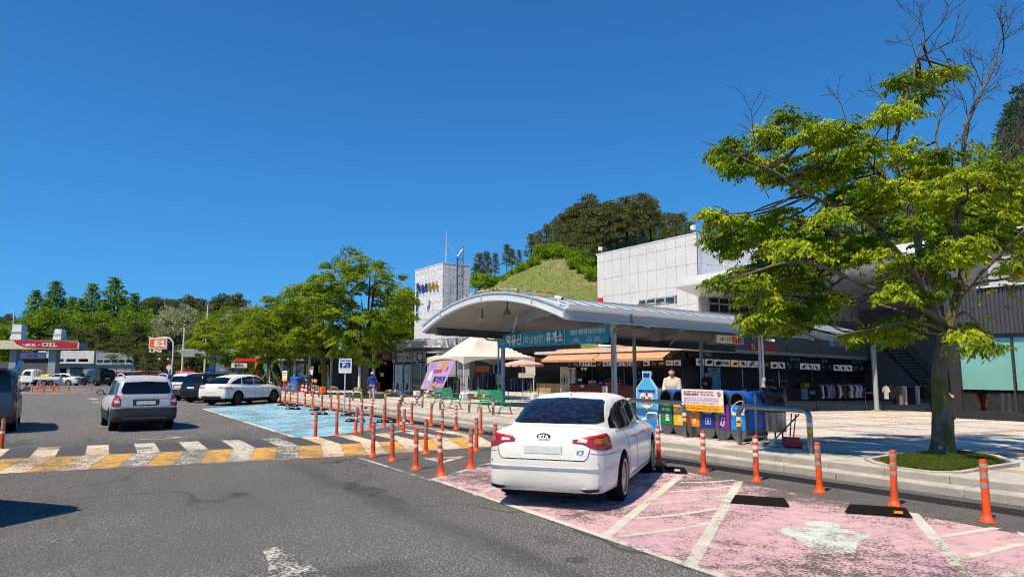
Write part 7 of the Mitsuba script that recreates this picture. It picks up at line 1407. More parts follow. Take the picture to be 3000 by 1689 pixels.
LIMB = {'B':([(14.6,6.67,2.63),(14.38,6.81,3.12),(14.49,6.99,4.11),(14.45,7.13,5.21),(14.35,7.2,5.84),(14.29,7.35,6.34),(14.44,7.26,6.86),(14.72,7.19,7.6),(14.99,7.02,8.49),(15.27,6.96,8.94)],(0.15,0.012)),'A':([(14.64,6.65,2.65),(14.78,6.56,3.12),(14.8,6.43,3.55),(14.77,6.32,4.05),(14.59,6.33,4.62),(14.78,6.2,5.51),(14.67,6.16,6.0),(14.7,6.01,6.7),(14.98,5.83,7.47),(15.24,5.54,8.09)],(0.14,0.012)),'C':([(14.47,6.76,2.96),(13.81,6.83,3.72),(13.31,6.92,4.19),(12.65,6.98,4.63),(11.79,7.31,4.93),(11.22,7.56,5.28),(10.68,7.79,5.6),(10.05,8.08,5.79)],(0.12,0.015)),'D':([(14.45,7.13,5.21),(14.27,7.48,5.86),(13.98,7.8,6.36),(13.54,8.32,6.78),(13.14,8.69,7.13),(12.86,8.88,7.44)],(0.06,0.012)),'E':([(14.56,6.7,2.81),(13.6,6.73,3.08),(12.96,6.79,3.23),(11.92,6.87,3.39),(10.94,7.14,3.74),(10.0,7.51,3.57),(9.4,7.79,3.35)],(0.11,0.012)),'F':([(13.31,6.92,4.19),(13.47,8.12,4.69),(12.97,8.93,5.12),(12.59,9.41,4.98),(11.94,9.95,4.96)],(0.06,0.012)),'H':([(14.78,6.56,3.12),(14.62,6.06,3.61),(14.63,5.22,4.4),(14.79,5.0,4.78)],(0.07,0.012)),'I':([(14.7,6.61,2.89),(16.02,6.47,3.68),(17.04,6.16,3.84),(17.61,5.91,4.07)],(0.07,0.012)),'J':([(14.76,6.22,5.22),(16.06,6.32,5.86),(17.24,6.16,6.8),(17.88,5.98,7.33)],(0.05,0.008)),'K':([(14.61,6.67,2.65),(14.97,7.39,2.95),(14.69,8.05,3.24),(13.87,8.82,3.34)],(0.07,0.012)),'M':([(14.6,6.67,2.61),(13.17,6.65,2.71),(12.03,6.8,2.57),(11.15,7.13,2.39)],(0.06,0.012)),'N':([(14.76,6.22,5.22),(15.02,6.64,6.19),(14.99,6.78,6.65),(15.31,6.69,7.34),(15.52,6.55,7.86)],(0.05,0.006)),'O':([(14.69,6.62,2.73),(15.4,6.52,2.91),(15.93,6.41,2.44),(16.31,6.28,2.36)],(0.05,0.01))}
TWIG = [(14.99,7.02,8.49),(15.11,6.94,8.76),(14.98,5.83,7.47),(15.25,5.66,7.89),(14.7,6.01,6.7),(14.33,7.45,7.46),(13.93,8.07,7.27),(10.89,7.89,5.04),(11.3,7.63,5.2),(15.31,6.69,7.34),(14.99,6.78,6.65),(17.24,6.16,6.8),(16.68,6.28,6.29),(10.77,7.97,6.04),(14.76,6.1,6.41)]
TRUNK = [(14.33, 6.79, 0.09), (14.35, 6.78, 0.32), (14.37, 6.76, 0.7), (14.38, 6.76, 1.31), (14.4, 6.75, 1.85), (14.48, 6.69, 2.31), (14.56, 6.64, 2.67)]
META = [(-5.7, 161.1, 16.7), (-2.7, 162.7, 19.1), (0.3, 159.6, 15.7), (3.4, 156.3, 18.3), (7.3, 157.4, 19.9), (10.3, 150.7, 16.2), (-3.8, 155.1, 14.5), (1.7, 152.7, 14.6), (5.6, 151.4, 14.3), (-1.2, 164.1, 15.1), (9.3, 158.5, 15.0)]
PINEF = [(-13.6, 205.6, 15.7), (-11.8, 198.4, 14.8), (-10.7, 203.7, 14.5), (-15.9, 207.0, 15.9), (11.3, 197.8, 20.1), (12.5, 192.2, 19.4), (14.4, 195.7, 20.6), (15.5, 192.6, 19.8), (17.4, 196.2, 21.0), (17.8, 191.1, 20.1), (19.6, 192.4, 19.3), (21.1, 194.9, 20.6), (21.8, 188.5, 19.8), (24.1, 194.2, 20.7), (25.0, 188.9, 21.1), (26.7, 191.3, 21.2), (27.7, 187.1, 20.6), (28.7, 184.1, 19.8), (30.4, 186.5, 20.9), (31.3, 184.8, 21.2), (33.2, 185.9, 21.3), (34.1, 183.0, 20.8), (35.3, 182.1, 20.9), (36.4, 181.4, 20.3)]
DARK = [(-1.0,141.4,9.0),(1.6,139.7,9.0),(4.6,138.9,9.0),(7.5,135.8,9.0),(9.8,132.0,8.5),(12.1,126.9,7.0),(15.0,123.8,7.0),(17.1,120.1,7.5),(10.8,121.8,5.6),(12.7,119.3,4.9),(-7.7,154.0,8.0)]
BROAD = [(12.2, 141.1, 11.8), (13.4, 136.7, 11.2), (15.2, 138.0, 11.2), (11.0, 135.9, 10.3), (16.0, 133.9, 10.0), (13.1, 132.2, 9.7), (18.9, 130.8, 11.0), (20.6, 132.1, 11.7), (22.2, 129.9, 11.1), (24.7, 131.8, 12.2), (17.4, 129.4, 9.5), (19.2, 125.8, 9.2), (21.2, 125.7, 9.3), (-0.0, 150.3, 12.0), (4.6, 148.4, 12.1), (2.7, 147.3, 11.6), (8.4, 142.4, 11.2), (-3.9, 154.0, 11.8), (-2.2, 151.7, 12.4), (-6.2, 156.7, 11.5), (22.4, 121.4, 9.4), (24.8, 124.6, 10.7)]
PALE = [(16.1, 129.1, 13.2), (16.9, 127.3, 12.4), (25.1, 125.6, 12.9), (26.8, 125.7, 13.3), (15.5, 130.6, 12.1)]
MID = [(28.7, 110.1, 11.9), (32.0, 112.7, 11.0), (34.5, 114.7, 12.9), (24.6, 112.8, 10.0), (37.8, 116.2, 12.9), (50.4, 112.8, 16.8), (47.4, 102.8, 13.0), (44.4, 102.3, 12.1), (38.6, 108.5, 11.0), (43.6, 108.8, 11.9), (20.8, 105.7, 8.8), (18.2, 102.7, 7.4)]
HPINE = [(71.8, 103.6, 26.5), (77.0, 108.6, 29.1), (75.3, 103.7, 30.0), (80.8, 108.5, 31.5), (79.0, 103.7, 31.3), (84.3, 108.6, 33.4), (82.4, 103.9, 31.8), (80.4, 99.2, 31.8), (86.0, 103.9, 34.3), (84.2, 99.2, 32.6), (90.0, 103.7, 34.8), (87.6, 99.3, 33.7), (85.2, 94.9, 31.8), (91.0, 99.5, 33.8), (88.9, 94.9, 31.8), (94.5, 99.6, 33.2), (92.0, 95.2, 32.9), (98.2, 99.6, 33.7), (95.8, 95.2, 33.0), (93.1, 91.0, 32.2), (99.4, 95.2, 33.2), (96.5, 91.1, 32.0), (102.9, 95.3, 32.9), (100.5, 90.9, 30.8), (97.9, 86.6, 28.1), (104.7, 90.6, 28.6), (68.5, 97.4, 24.5), (70.7, 96.0, 26.0), (72.8, 94.6, 26.9), (74.6, 93.5, 27.1), (76.0, 92.5, 27.8), (77.4, 91.6, 28.0), (79.0, 90.6, 28.2), (80.8, 89.4, 27.8), (82.4, 88.4, 27.5), (84.0, 87.3, 27.3), (85.6, 86.3, 27.5), (87.4, 85.2, 27.3), (89.1, 84.0, 26.9), (90.7, 83.0, 26.3), (69.6, 96.7, 23.7), (71.9, 95.2, 25.0), (73.7, 94.0, 25.2), (76.5, 92.2, 25.6), (78.1, 91.2, 25.8), (79.9, 90.0, 25.6), (81.8, 88.7, 25.4), (83.4, 87.7, 25.2)]
HPINE2 = [(58.5, 100.3, 22.1), (59.6, 99.6, 22.3), (59.7, 97.1, 21.7), (60.3, 94.4, 22.8), (63.2, 97.3, 22.7), (64.2, 96.6, 22.5), (58.0, 100.6, 20.2)]
BUSH = [(60.3,85.3,2.6),(60.3,83.9,2.4),(60.6,82.3,2.6),(61.0,81.1,2.4),(61.0,79.6,2.0),(60.3,77.2,2.2),(59.8,75.6,2.2),(59.5,74.4,1.8),(58.8,74.9,1.5),(59.0,73.3,1.6),(61.0,73.9,2.6),(60.1,72.1,2.6),(58.6,70.7,2.0),(58.2,69.5,2.2),(61.2,75.2,2.6),(57.1,83.6,1.5),(56.3,84.1,1.4),(57.7,83.2,1.6),(55.5,84.1,1.2),(55.2,85.3,1.0),(54.2,85.4,1.0),(54.5,87.6,1.1),(53.9,88.0,1.4),(52.9,87.7,1.8),(51.9,87.4,2.6),(53.0,91.0,3.0)]
SPRUCE = [(83.8, 29.0, 32.9), (87.5, 31.4, 32.6), (82.9, 27.3, 32.9), (91.3, 33.7, 31.8), (83.5, 47.1, 28.2), (86.7, 46.3, 29.3), (80.7, 47.7, 25.8), (90.9, 45.9, 29.7), (79.9, 49.5, 23.5), (88.4, 42.8, 27.9)]
RBROAD = [(75.3, 29.8, 23.9), (79.2, 29.6, 25.5), (78.2, 27.9, 23.9), (78.3, 32.6, 22.7), (75.5, 29.7, 21.1), (74.9, 27.7, 20.1), (78.8, 27.5, 21.5), (82.6, 27.5, 24.6), (80.9, 35.7, 23.0), (81.1, 37.9, 22.4), (78.0, 25.7, 20.1), (74.5, 30.3, 18.7)]
HPINE3 = [(62.0,79.9,5),(64.7,82.0,7),(61.9,77.1,6),(61.4,75.1,6),(64.4,77.4,7),(60.4,71.9,5),(66.2,78.1,7),(64.6,74.9,7),(68.4,77.7,7),(67.2,74.7,7),(70.7,76.7,7),(70.1,74.2,7),(74.8,77.3,7),(73.9,74.6,7),(66.2,82.4,7),(67.0,81.0,8),(63.8,83.5,6)]
# the large tree at the right: trunk, limbs, bare twigs and drooping leaf sprays
r = np.random.default_rng(11)
bt = thing('plaza_tree', 'large broad tree with mossy trunk and bare upper twigs at the plaza edge', 'tree')
tp_ = curve(TRUNK, 20); tr = np.interp(np.linspace(0, 1, 20), [0, .05, .14, .35, .6, .85, 1], [.31, .26, .22, .175, .14, .135, .15])
m_ = tube(tp_, tr, 26); v = np.array(m_.vertices); c_ = tp_[np.argmin(np.linalg.norm(v[:, None] - tp_[None], axis=2), axis=1)]; v += (v - c_) * [1, 1, 0] * ((meshkit.fbm(v * [7, 7, 2.2], 4) - .5) * .45)[:, None]; m_.vertices = v
obj('trunk', m_, 'bark', bt, smooth=True)
limb_pts = []
for nm, (pts, (ra, rb)) in LIMB.items():
    c = curve(pts, 30); c += (meshkit.fbm(np.c_[c[:, :2] * 1.5, c[:, 2:] * 1.5] + len(nm), 3) - .5)[:, None] * np.linspace(0, .25, 30)[:, None] * [1, -1, .6]
    obj('limb', tube(c, np.linspace(ra * .68, rb * .9, 30), 10), 'bark', bt, smooth=True); limb_pts.append(c[4:])
LP = np.vstack(limb_pts)
br = []
for x, y, z, rad in CL:
    p = np.array([x, y, z]); q_ = LP - p; w = np.linalg.norm(q_ * [1, 1, 2.0], axis=1) + np.maximum(0, LP[:, 2] - z) * .4; b = LP[np.argmin(w)]
    L = np.linalg.norm(p - b); mid = (p + b) / 2 + r.normal(0, .08, 3) * L + [0, 0, -.05 * L]
    br.append(tube(curve([b, mid, p], 6), np.linspace(.022 + .004 * L, .006, 6), 5))
    for _ in range(3):
        e = p + r.normal(0, 1, 3) * [rad, rad, rad * .4]; br.append(tube(curve([mid * .4 + p * .6, (p + e) / 2 + r.normal(0, .05, 3), e], 4), np.linspace(.009, .004, 4), 4))
obj('branches', cat(br), 'bark_plain', bt, kind='stuff')
tws = []
def twig(p, d, L, R, depth):
    n = 5; pts = [np.array(p, float)]; d = unit(np.array(d, float))
    for i in range(n): d = unit(d + r.normal(0, .16, 3) + [0, 0, .05]); pts.append(pts[-1] + d * L / n)
    tws.append(tube(pts, np.linspace(R, R * .45, n + 1), 4))
    if depth:
        for i in range(2, n + 1):
            for _ in range(1 if i < n else 2): twig(pts[i], unit(d + r.normal(0, .6, 3) * [1, 1, .6]), L * r.uniform(.4, .65), R * .55, depth - 1)
for i, p in enumerate(TWIG): twig(p, unit(np.array(p) - np.array([14.6, 6.6, 3.0])) + [0, 0, .6], r.uniform(.5, .9), .013, 3 if i < 5 else 2)
for pts, _ in (LIMB['A'], LIMB['B'], LIMB['J'], LIMB['N'], LIMB['H']):
    for p in pts[4:]: twig(p, r.normal(0, .5, 3) + [0, 0, 1], r.uniform(.5, .9), .014, 2)
for p in TWIG[11:13] + [LIMB['J'][0][1], LIMB['J'][0][2], LIMB['H'][0][2]]:
    for _ in range(5): twig(p, np.array([.6, -.9, .5]) + r.normal(0, .35, 3), r.uniform(.9, 1.5), .016, 2)
obj('bare_twigs', cat(tws), 'twig', bt, kind='stuff')
parts = []
for x, y, z, rad in CL:
    n = int(30 * (rad / .2) ** 1.6) + 9; rad *= 1.2
    o = r.normal(0, 1, (n, 3)); o = unit(o) * (r.random((n, 1)) ** .45); C = np.array([x, y, z]) + o * [rad, rad, rad * .55]
    C[:, 2] -= .25 * rad * (o[:, 0] ** 2 + o[:, 1] ** 2)
    g = np.array([x, y, z]) - [14.6, 6.6, 3.2]
    dark = r.random() < .42
    parts.append(sprays(C, unit(g)[None] * .6 + o * [1, 1, .2], r, 11, .30, .125, .045, ((.12, .21, .02), (.22, .33, .03)) if dark else ((.24, .35, .022), (.50, .60, .045)), .4, .95))
LV, LC = mergev(parts)
obj('crown', LV, 'leaf', bt, color=LC)
yp = np.array([(14.57,6.27,5.29), (14.80,6.01,5.46), (15.71,6.02,3.69), (15.71,5.89,3.51), (15.03,6.10,3.18), (14.65,6.10,6.15)])
C = np.repeat(yp, 7, 0) + r.normal(0, .14, (42, 3))
vv, ff_, cc = sprays(C, r.normal(0, 1, (42, 3)), r, 7, .22, .10, .05, ((.35, .30, .02), (.50, .36, .03)), 0); obj('yellowed_leaves', (vv, ff_), 'leaf', bt, color=cc)
# grass disc at its foot with a stone border
bed = thing('tree_bed', 'round grass bed with bare earth and stone edging round the large tree', 'planting bed')
ring = [(12.41,7.21,0.21), (11.91,6.73,0.22), (11.73,6.29,0.22), (11.60,5.76,0.23), (12.04,5.43,0.22), (13.10,5.45,0.19), (14.08,5.42,0.17), (14.95,6.08,0.15), (15.30,6.87,0.15), (14.48,7.22,0.16), (13.65,7.31,0.18)]
ring2 = [(x, y) for x, y, _ in ring]; pb = poly(ring2)
obj('edging', extr(pb.buffer(.02).difference(pb.buffer(-.08)), .09).apply_translation((0, 0, zp(14) - .02)), 'granite', bed)
obj('soil', sheet(pb.buffer(-.07), zp(14) + .035), 'soil', bed)
pin = pb.buffer(-.22); gp = []
minx, miny, maxx, maxy = pin.bounds
from shapely import contains_xy
Q = r.uniform([minx, miny], [maxx, maxy], (60000, 2)); Q = Q[contains_xy(pin, Q[:, 0], Q[:, 1])]; Q = Q[(meshkit.fbm(np.c_[Q * 2.2, Q[:, 0] * 0], 3) > .36)][:26000]
n = len(Q); P = np.c_[Q, np.full(n, zp(14) + .035)]; A = unit(np.c_[r.normal(0, .5, (n, 2)), np.ones(n)]); Wd = unit(np.cross(A, r.normal(0, 1, (n, 3))))
v = r.random((n, 1)); gv, gf, gc = leaf_mesh(P, A, Wd, r.uniform(.05, .10, n), r.uniform(.010, .016, n), np.array([.07, .13, .018]) * (1 - v) + np.array([.19, .25, .045]) * v)
obj('grass', (gv, gf), 'leaf', bed, kind='stuff', color=gc)

# ---- the row of plaza trees beyond the canopy
def plaza_tree(x, y, trunk_h, H, cx_, cy_, rx_, rz_, label, seed, dense=1.0, multi=1, name='plaza_tree'):
    r = np.random.default_rng(seed); k = thing(name, label, 'tree', 'broadleaf trees along the plaza'); z0 = zp(x) if x < 40 else 0
    tops = []
    for j in range(multi):
        b = np.array([x + r.uniform(-.1, .1) * j * 4, y + r.uniform(-.1, .1) * j * 6, z0]); f = np.array([b[0] + r.uniform(-.15, .15), b[1] + r.uniform(-.15, .15), z0 + trunk_h])
        obj('trunk', tube(curve([b, (b + f) / 2 + r.normal(0, .05, 3), f], 8), np.interp(np.linspace(0, 1, 8), [0, .12, 1], [.30, .21, .19]) / (1 + .4 * (multi > 1)), 12), 'bark', k, smooth=True); tops.append(f)
    cc_ = np.array([cx_, cy_, z0 + (trunk_h + H) / 2 + .25]); hz2 = (H - trunk_h) / 2
    lim = []; LPs = []
    for i in range(9):
        f = tops[i % multi]; a = i * 2.4 + r.uniform(-.4, .4); el = r.uniform(.15, 1.0); e = cc_ + np.array([math.cos(a) * rx_ * .8 * (1.1 - el * .7), math.sin(a) * rx_ * .8 * (1.1 - el * .7), hz2 * (el * 1.5 - .7)])
        c = curve([f, f * .6 + e * .4 + [0, 0, .3], e], 12); lim.append(tube(c, np.linspace(.10, .02, 12), 7)); LPs.append(c)
    obj('limbs', cat(lim), 'bark_plain', k, smooth=True, kind='stuff')
    n = int(115 * dense); o = unit(r.normal(0, 1, (n, 3))) * (r.uniform(.45, 1.0, (n, 1)) ** .6)
    o *= (.72 + .55 * meshkit.fbm(o * 1.7 + seed, 3))[:, None] * 1.12
    CC = cc_ + o * [rx_, rx_, hz2]; parts = []
    for c, oo in zip(CC, o):
        m = r.integers(26, 42); s = r.uniform(.42, .72); q_ = unit(r.normal(0, 1, (m, 3))) * r.random((m, 1)) ** .4
        C = c + q_ * [s, s, s * .45]; C[:, 2] -= .2 * (q_[:, 0] ** 2 + q_[:, 1] ** 2) * s
        dk = r.random() < .35
        parts.append(sprays(C, oo[None] + q_ * .6, r, 7, .36, .17, .085, ((.11, .19, .02), (.18, .28, .03)) if dk else ((.19, .30, .022), (.37, .47, .036)), .3))
    V_, C_ = mergev(parts); obj('crown', V_, 'leaf', k, color=C_)
    return k
plaza_tree(17.1, 44.8, 2.6, 9.35, 16.9, 45.3, 3.15, 3.3, 'tall dense tree left of the canopy with a round grass patch at its foot', 21, 1.5)
plaza_tree(15.45, 48.4, 2.6, 7.6, 15.6, 49.5, 3.0, 2.6, 'tree behind the person in navy with a warning box at its foot', 22, 1.1)
plaza_tree(17.1, 63.6, 2.7, 8.9, 17.0, 64.2, 3.4, 3.0, 'tree in front of the glass booth and the dark shops', 23, 1.2)
t4 = (16.21,77.71,1.33); plaza_tree(t4[0], t4[1], 2.4, 8.0, t4[0] - .6, t4[1] + .6, 4.6, 3, 'wide spreading tree behind the white crossover car', 24, 1.5, 2)
t5 = (14.94,61.84,1.06); plaza_tree(t5[0], t5[1], 2.3, 6.8, t5[0], t5[1], 2.3, 2.2, 'young tree held by three timber props', 25, .7)
k = thing('tree_prop', 'tripod of pale timber props round the young tree', 'tree support')
for i, a in enumerate((.3, 2.4, 4.5)): obj('prop', tube([(t5[0] + 1.3 * math.cos(a), t5[1] + 1.3 * math.sin(a), zp(t5[0])), (t5[0] + .1 * math.cos(a), t5[1] + .1 * math.sin(a), 2.0)], .05, 7), 'cream_tile', k)
k = thing('tree_bed', 'oval grass patch at the foot of the tall dense tree', 'planting bed'); ob = affinity.translate(affinity.scale(Polygon([(math.cos(t), math.sin(t)) for t in np.linspace(0, 6.28, 26)]), 1.1, 2.2), 15.9, 41.5)
obj('soil', sheet(ob, zp(15.9) + .02), 'soil', k); Q = r.uniform([14.8, 39.3], [17, 43.7], (9000, 2)); Q = Q[contains_xy(ob, Q[:, 0], Q[:, 1])]; n = len(Q)
A = unit(np.c_[r.normal(0, .5, (n, 2)), np.ones(n)]); v = r.random((n, 1)); gv, gf, gc = leaf_mesh(np.c_[Q, np.full(n, zp(15.9) + .02)], A, unit(np.cross(A, r.normal(0, 1, (n, 3)))), r.uniform(.06, .12, n), r.uniform(.02, .03, n), np.array([.09, .15, .02]) * (1 - v) + np.array([.2, .25, .05]) * v); obj('grass', (gv, gf), 'leaf', k, kind='stuff', color=gc)
# clipped conical shrubs
def proto_cone(seed, H=2.3, R=.85, n=2600):
    r = np.random.default_rng(seed); z = r.random(n) ** .8 * H; a = r.uniform(0, 6.28, n); rad = R * (1 - z / H) ** .8 * (.86 + .2 * r.random(n)); P = np.c_[rad * np.cos(a), rad * np.sin(a), z + .1]
    A = unit(np.c_[np.cos(a), np.sin(a), np.full(n, .8)] + r.normal(0, .4, (n, 3))); v = r.random((n, 1))
    return leaf_mesh(P - A * .05, A, unit(np.cross(A, r.normal(0, 1, (n, 3)))), r.uniform(.14, .22, n), r.uniform(.05, .08, n), np.array([.03, .06, .012]) * (1 - v) + np.array([.10, .15, .02]) * v)
for i, (px_, py_, l) in enumerate(((15.6, 68.6, 'clipped conical shrub left of the propped young tree'), (16.8, 67.2, 'clipped conical shrub right of the propped young tree'))):
    k = thing('conical_shrub', l, 'shrub'); V_, F_, C_ = proto_cone(40 + i); obj('foliage', (V_ + [px_, py_, zp(px_)], F_), 'leaf', k, color=C_); obj('stem', tube([(px_, py_, zp(px_)), (px_, py_, zp(px_) + 1.6)], .06, 6), 'bark_plain', k)

# ---- prototypes of the trees in the background, and their copies
def clumps(cs, r, per, L, W, pal, squash=.5, up=.2):
    parts = []
    for c, s in cs:
        m = int(per * (s ** 1.3)) + 8; q_ = unit(r.normal(0, 1, (m, 3))) * r.random((m, 1)) ** .35; P = np.array(c) + q_ * [s, s, s * squash]
        A = unit(q_ + r.normal(0, .5, (m, 3)) + [0, 0, up]); v = (r.random((m, 1)) * .65 + .35 * r.random())
        parts.append(leaf_mesh(P - A * L * .3, A, unit(np.cross(A, r.normal(0, 1, (m, 3)))), L * r.uniform(.7, 1.3, m), W * r.uniform(.7, 1.3, m), np.array(pal[0]) * (1 - v) + np.array(pal[1]) * v))
    return mergev(parts)
def proto_pine(seed, pal):
    r = np.random.default_rng(seed); cs = []; tb = [tube([(0, 0, 0), (.2, .1, 5), (.1, .3, 10.5)], [.22, .16, .05], 7)]
    for i in range(24):
        z = 4.2 + 7.3 * (i / 24) ** .9; a = i * 2.4 + r.uniform(-.3, .3); R_ = (3.0 * (1 - (z - 4.2) / 9.2)) * r.uniform(.45, 1.0); c = (R_ * math.cos(a), R_ * math.sin(a), z + r.uniform(-.3, .4)); cs.append((c, r.uniform(.75, 1.35))); tb.append(tube([(.1, .1, z - .6), c], [.07, .03], 4))
    cs.append(((.1, .3, 11.3), .8)); V_, C_ = clumps(cs, r, 70, .50, .17, pal, .42, .6); return V_, C_, cat(tb)
def proto_meta(seed, pal):
    r = np.random.default_rng(seed); cs = []
    for i in range(80):
        t = i / 80; z = 2.5 + 14.5 * t; a = i * 2.4; R_ = 2.7 * (1 - t) ** .75 * r.uniform(.5, 1.05); cs.append(((R_ * math.cos(a), R_ * math.sin(a), z - .25 * R_), .25 + 1.05 * (1 - t)))
    V_, C_ = clumps(cs, r, 62, .5, .18, pal, .62, -.1); return V_, C_, tube([(0, 0, 0), (0, 0, 17)], [.3, .03], 7)
def proto_spruce(seed, pal):
    r = np.random.default_rng(seed); cs = []
    for i in range(70):
        t = i / 70; z = 2 + 14.8 * t; a = i * 2.4; R_ = 3.4 * (1 - t) ** .8 * r.uniform(.55, 1.05); cs.append(((R_ * math.cos(a), R_ * math.sin(a), z - .2 * R_), .5 + .75 * (1 - t)))
    V_, C_ = clumps(cs, r, 70, .55, .13, pal, .38, -.2); return V_, C_, tube([(0, 0, 0), (0, 0, 16.5)], [.3, .03], 7)
def proto_broad(seed, pal, H=9.0):
    r = np.random.default_rng(seed); n = 42; o = unit(r.normal(0, 1, (n, 3))) * r.uniform(.4, 1, (n, 1)); o *= (.75 + .5 * meshkit.fbm(o * 1.8 + seed, 3))[:, None]
    cs = [((p[0] * 3.2, p[1] * 3.2, H * .58 + p[2] * H * .42), r.uniform(.8, 1.4)) for p in o]; tb = [tube([(0, 0, 0), (.1, 0, H * .5)], [.22, .12], 7)] + [tube([(.05, 0, H * .35), c], [.07, .02], 4) for c, _ in cs[::3]]
    V_, C_ = clumps(cs, r, 85, .42, .22, pal, .62, .1); return V_, C_, cat(tb)
def proto_bush(seed, pal):
    r = np.random.default_rng(seed); cs = [((r.normal(0, .8), r.normal(0, .8), .6 + 1.6 * r.random()), r.uniform(.5, .9)) for _ in range(12)]
    V_, C_ = clumps(cs, r, 110, .34, .17, pal, .7, .2); return V_, C_, tube([(0, 0, 0), (0, 0, 1.4)], [.08, .04], 5)
pine_pal = ((.065, .085, .03), (.27, .28, .10)); dark_pal = ((.06, .095, .03), (.22, .25, .085)); meta_pal = ((.10, .20, .045), (.30, .46, .09)); broad_pal = ((.11, .21, .022), (.34, .48, .045)); pale_pal = ((.25, .31, .14), (.58, .62, .40)); spr_pal = ((.03, .07, .045), (.11, .19, .11)); bush_pal = ((.12, .25, .02), (.36, .52, .04))
PROTO = {}
for nm, f, pal, H, n in (('pine', proto_pine, pine_pal, 12.1, 3), ('dark', proto_pine, dark_pal, 12.1, 2), ('meta', proto_meta, meta_pal, 17.4, 3), ('broad', proto_broad, broad_pal, 9.3, 3), ('pale', proto_broad, pale_pal, 9.3, 1), ('spruce', proto_spruce, spr_pal, 17.2, 2), ('bush', proto_bush, bush_pal, 2.7, 3)):
    for i in range(n):
        V_, C_, tb = f(60 + i + len(nm) * 7, pal); PROTO[nm, i] = (mikit.ply(V_, 'needle' if nm in ('pine', 'dark', 'spruce') else 'leaf', color=C_), mikit.ply(tb, 'bark_plain', smooth=True), H)
rt = random.Random(9)
def far_tree(kind, name, x, y, top, label, group, n=3, wide=1.0, base=None, cat_='tree'):
    i = rt.randrange(n); cr, tk, H = PROTO[kind, i]; b = float(hill_h(x, y)) - .3 if base is None else base; s = max(.25, (top - b) / H)
    k = thing(name, label, cat_, group); w = s * wide * rt.uniform(.9, 1.12) * (1 if s < 1.3 else (1.3 / s) ** .5)
    M = T().translate([x, y, b]).rotate([0, 0, 1], rt.uniform(0, 360)).scale([w, w, s])
    scene[f'{k}__crown'] = place(cr, M); scene[f'{k}__trunk'] = place(tk, M)
def lr(v): return sorted(v, key=lambda p: p[0] / p[1])
tens = ['twenty-' + o for o in ordn[:9]] + ['thirtieth']
nth = lambda i: f', {(ordn + tens)[i]} from left'
for i, (x, y, z) in enumerate(lr(META)): far_tree('meta', 'conifer_tree', x, y, z + 1.0, 'tall light green cone shaped tree in the row behind the filling station' + nth(i), 'cone shaped trees behind the filling station', base=-.2, wide=1.75)
for i, (x, y, z) in enumerate(lr(PINEF)): far_tree('pine', 'pine_tree', x, y, z + rt.uniform(-1.6, .8), 'dark umbrella topped pine on the skyline behind the filling station' + nth(i), 'pines on the far skyline', base=3.0, wide=.85)
for i, (x, y, z) in enumerate(lr(DARK)): far_tree('dark', 'pine_tree', x, y, z + rt.uniform(-2.5, 2), 'dark low pine before the tall trees behind the filling station' + nth(i), 'dark pines behind the filling station', 2, base=-.3, wide=1.3)
for i, (x, y, z) in enumerate(lr(BROAD)): far_tree('broad', 'broadleaf_tree', x, y, z + rt.uniform(-2.5, 2.2), 'round tree in the belt behind the filling station' + nth(i), 'broadleaf trees behind the filling station', base=-.2, wide=.95)
for i, (x, y, z) in enumerate(lr(PALE)): far_tree('pale', 'blossoming_tree', x, y, z, 'pale whitish green blossoming tree below the skyline pines' + nth(i), 'pale blossoming trees', 1, base=-.2)
for i, (x, y, z) in enumerate(lr(MID)): far_tree(['meta', 'broad'][i in (1, 3, 8, 9, 10, 11)], 'broadleaf_tree', x, y, z, 'green tree rising between the plaza trees and the white tower' + nth(i), 'trees behind the shop row', base=-.2)
for x, y, z in HPINE: far_tree('pine', 'pine_tree', x, y, z + rt.uniform(-1.2, 1.2), 'dark olive pine in the stand on the hilltop behind the white building', 'pines on the hilltop', wide=.9)
for i, (x, y, h) in enumerate(lr(HPINE3)): far_tree('pine', 'pine_tree', x, y, float(hill_h(x, y)) + h, 'olive pine low on the slope beside the white building' + nth(i), 'pines low on the slope', wide=1.5)
for i, (x, y, z) in enumerate(lr(HPINE2)): far_tree('dark', 'pine_tree', x, y, z, 'slender dark pine on the slope just right of the tower' + nth(i), 'pines beside the tower', 2, wide=.8)
for i, (x, y, h) in enumerate(lr(BUSH)): far_tree('bush', 'bush', x, y, float(hill_h(x, y)) - .1 + h, 'fresh green bush on the edge of the grassy slope' + nth(i), 'bushes round the grassy slope', base=float(hill_h(x, y)) - .1, cat_='bush')
for i, (x, y, z) in enumerate(lr(SPRUCE)): far_tree('spruce', 'spruce_tree', x, y, z, 'dark blue green spruce behind the large tree' + nth(i), 'spruces behind the large tree', 2)
for i, (x, y, z) in enumerate(lr(RBROAD)): far_tree('broad', 'broadleaf_tree', x, y, z, 'green tree on the slope seen through the large tree' + nth(i), 'broadleaf trees on the right slope')
for i, (x, y, z) in enumerate(((-6.5, 150, 12.5), (-3, 148, 13.5), (.5, 147, 12), (4, 146, 13), (7.5, 144, 12.5), (11, 143, 13.5), (14.5, 141, 12), (18, 139, 13.2), (21, 137, 12.4), (-10, 152, 11.5), (25, 136, 13), (29, 134, 12.2))):
    far_tree('broad', 'broadleaf_tree', x, y, z, 'mid green tree before the cone shaped row' + nth(i), 'trees before the cone shaped row', base=-.2, wide=1.05)
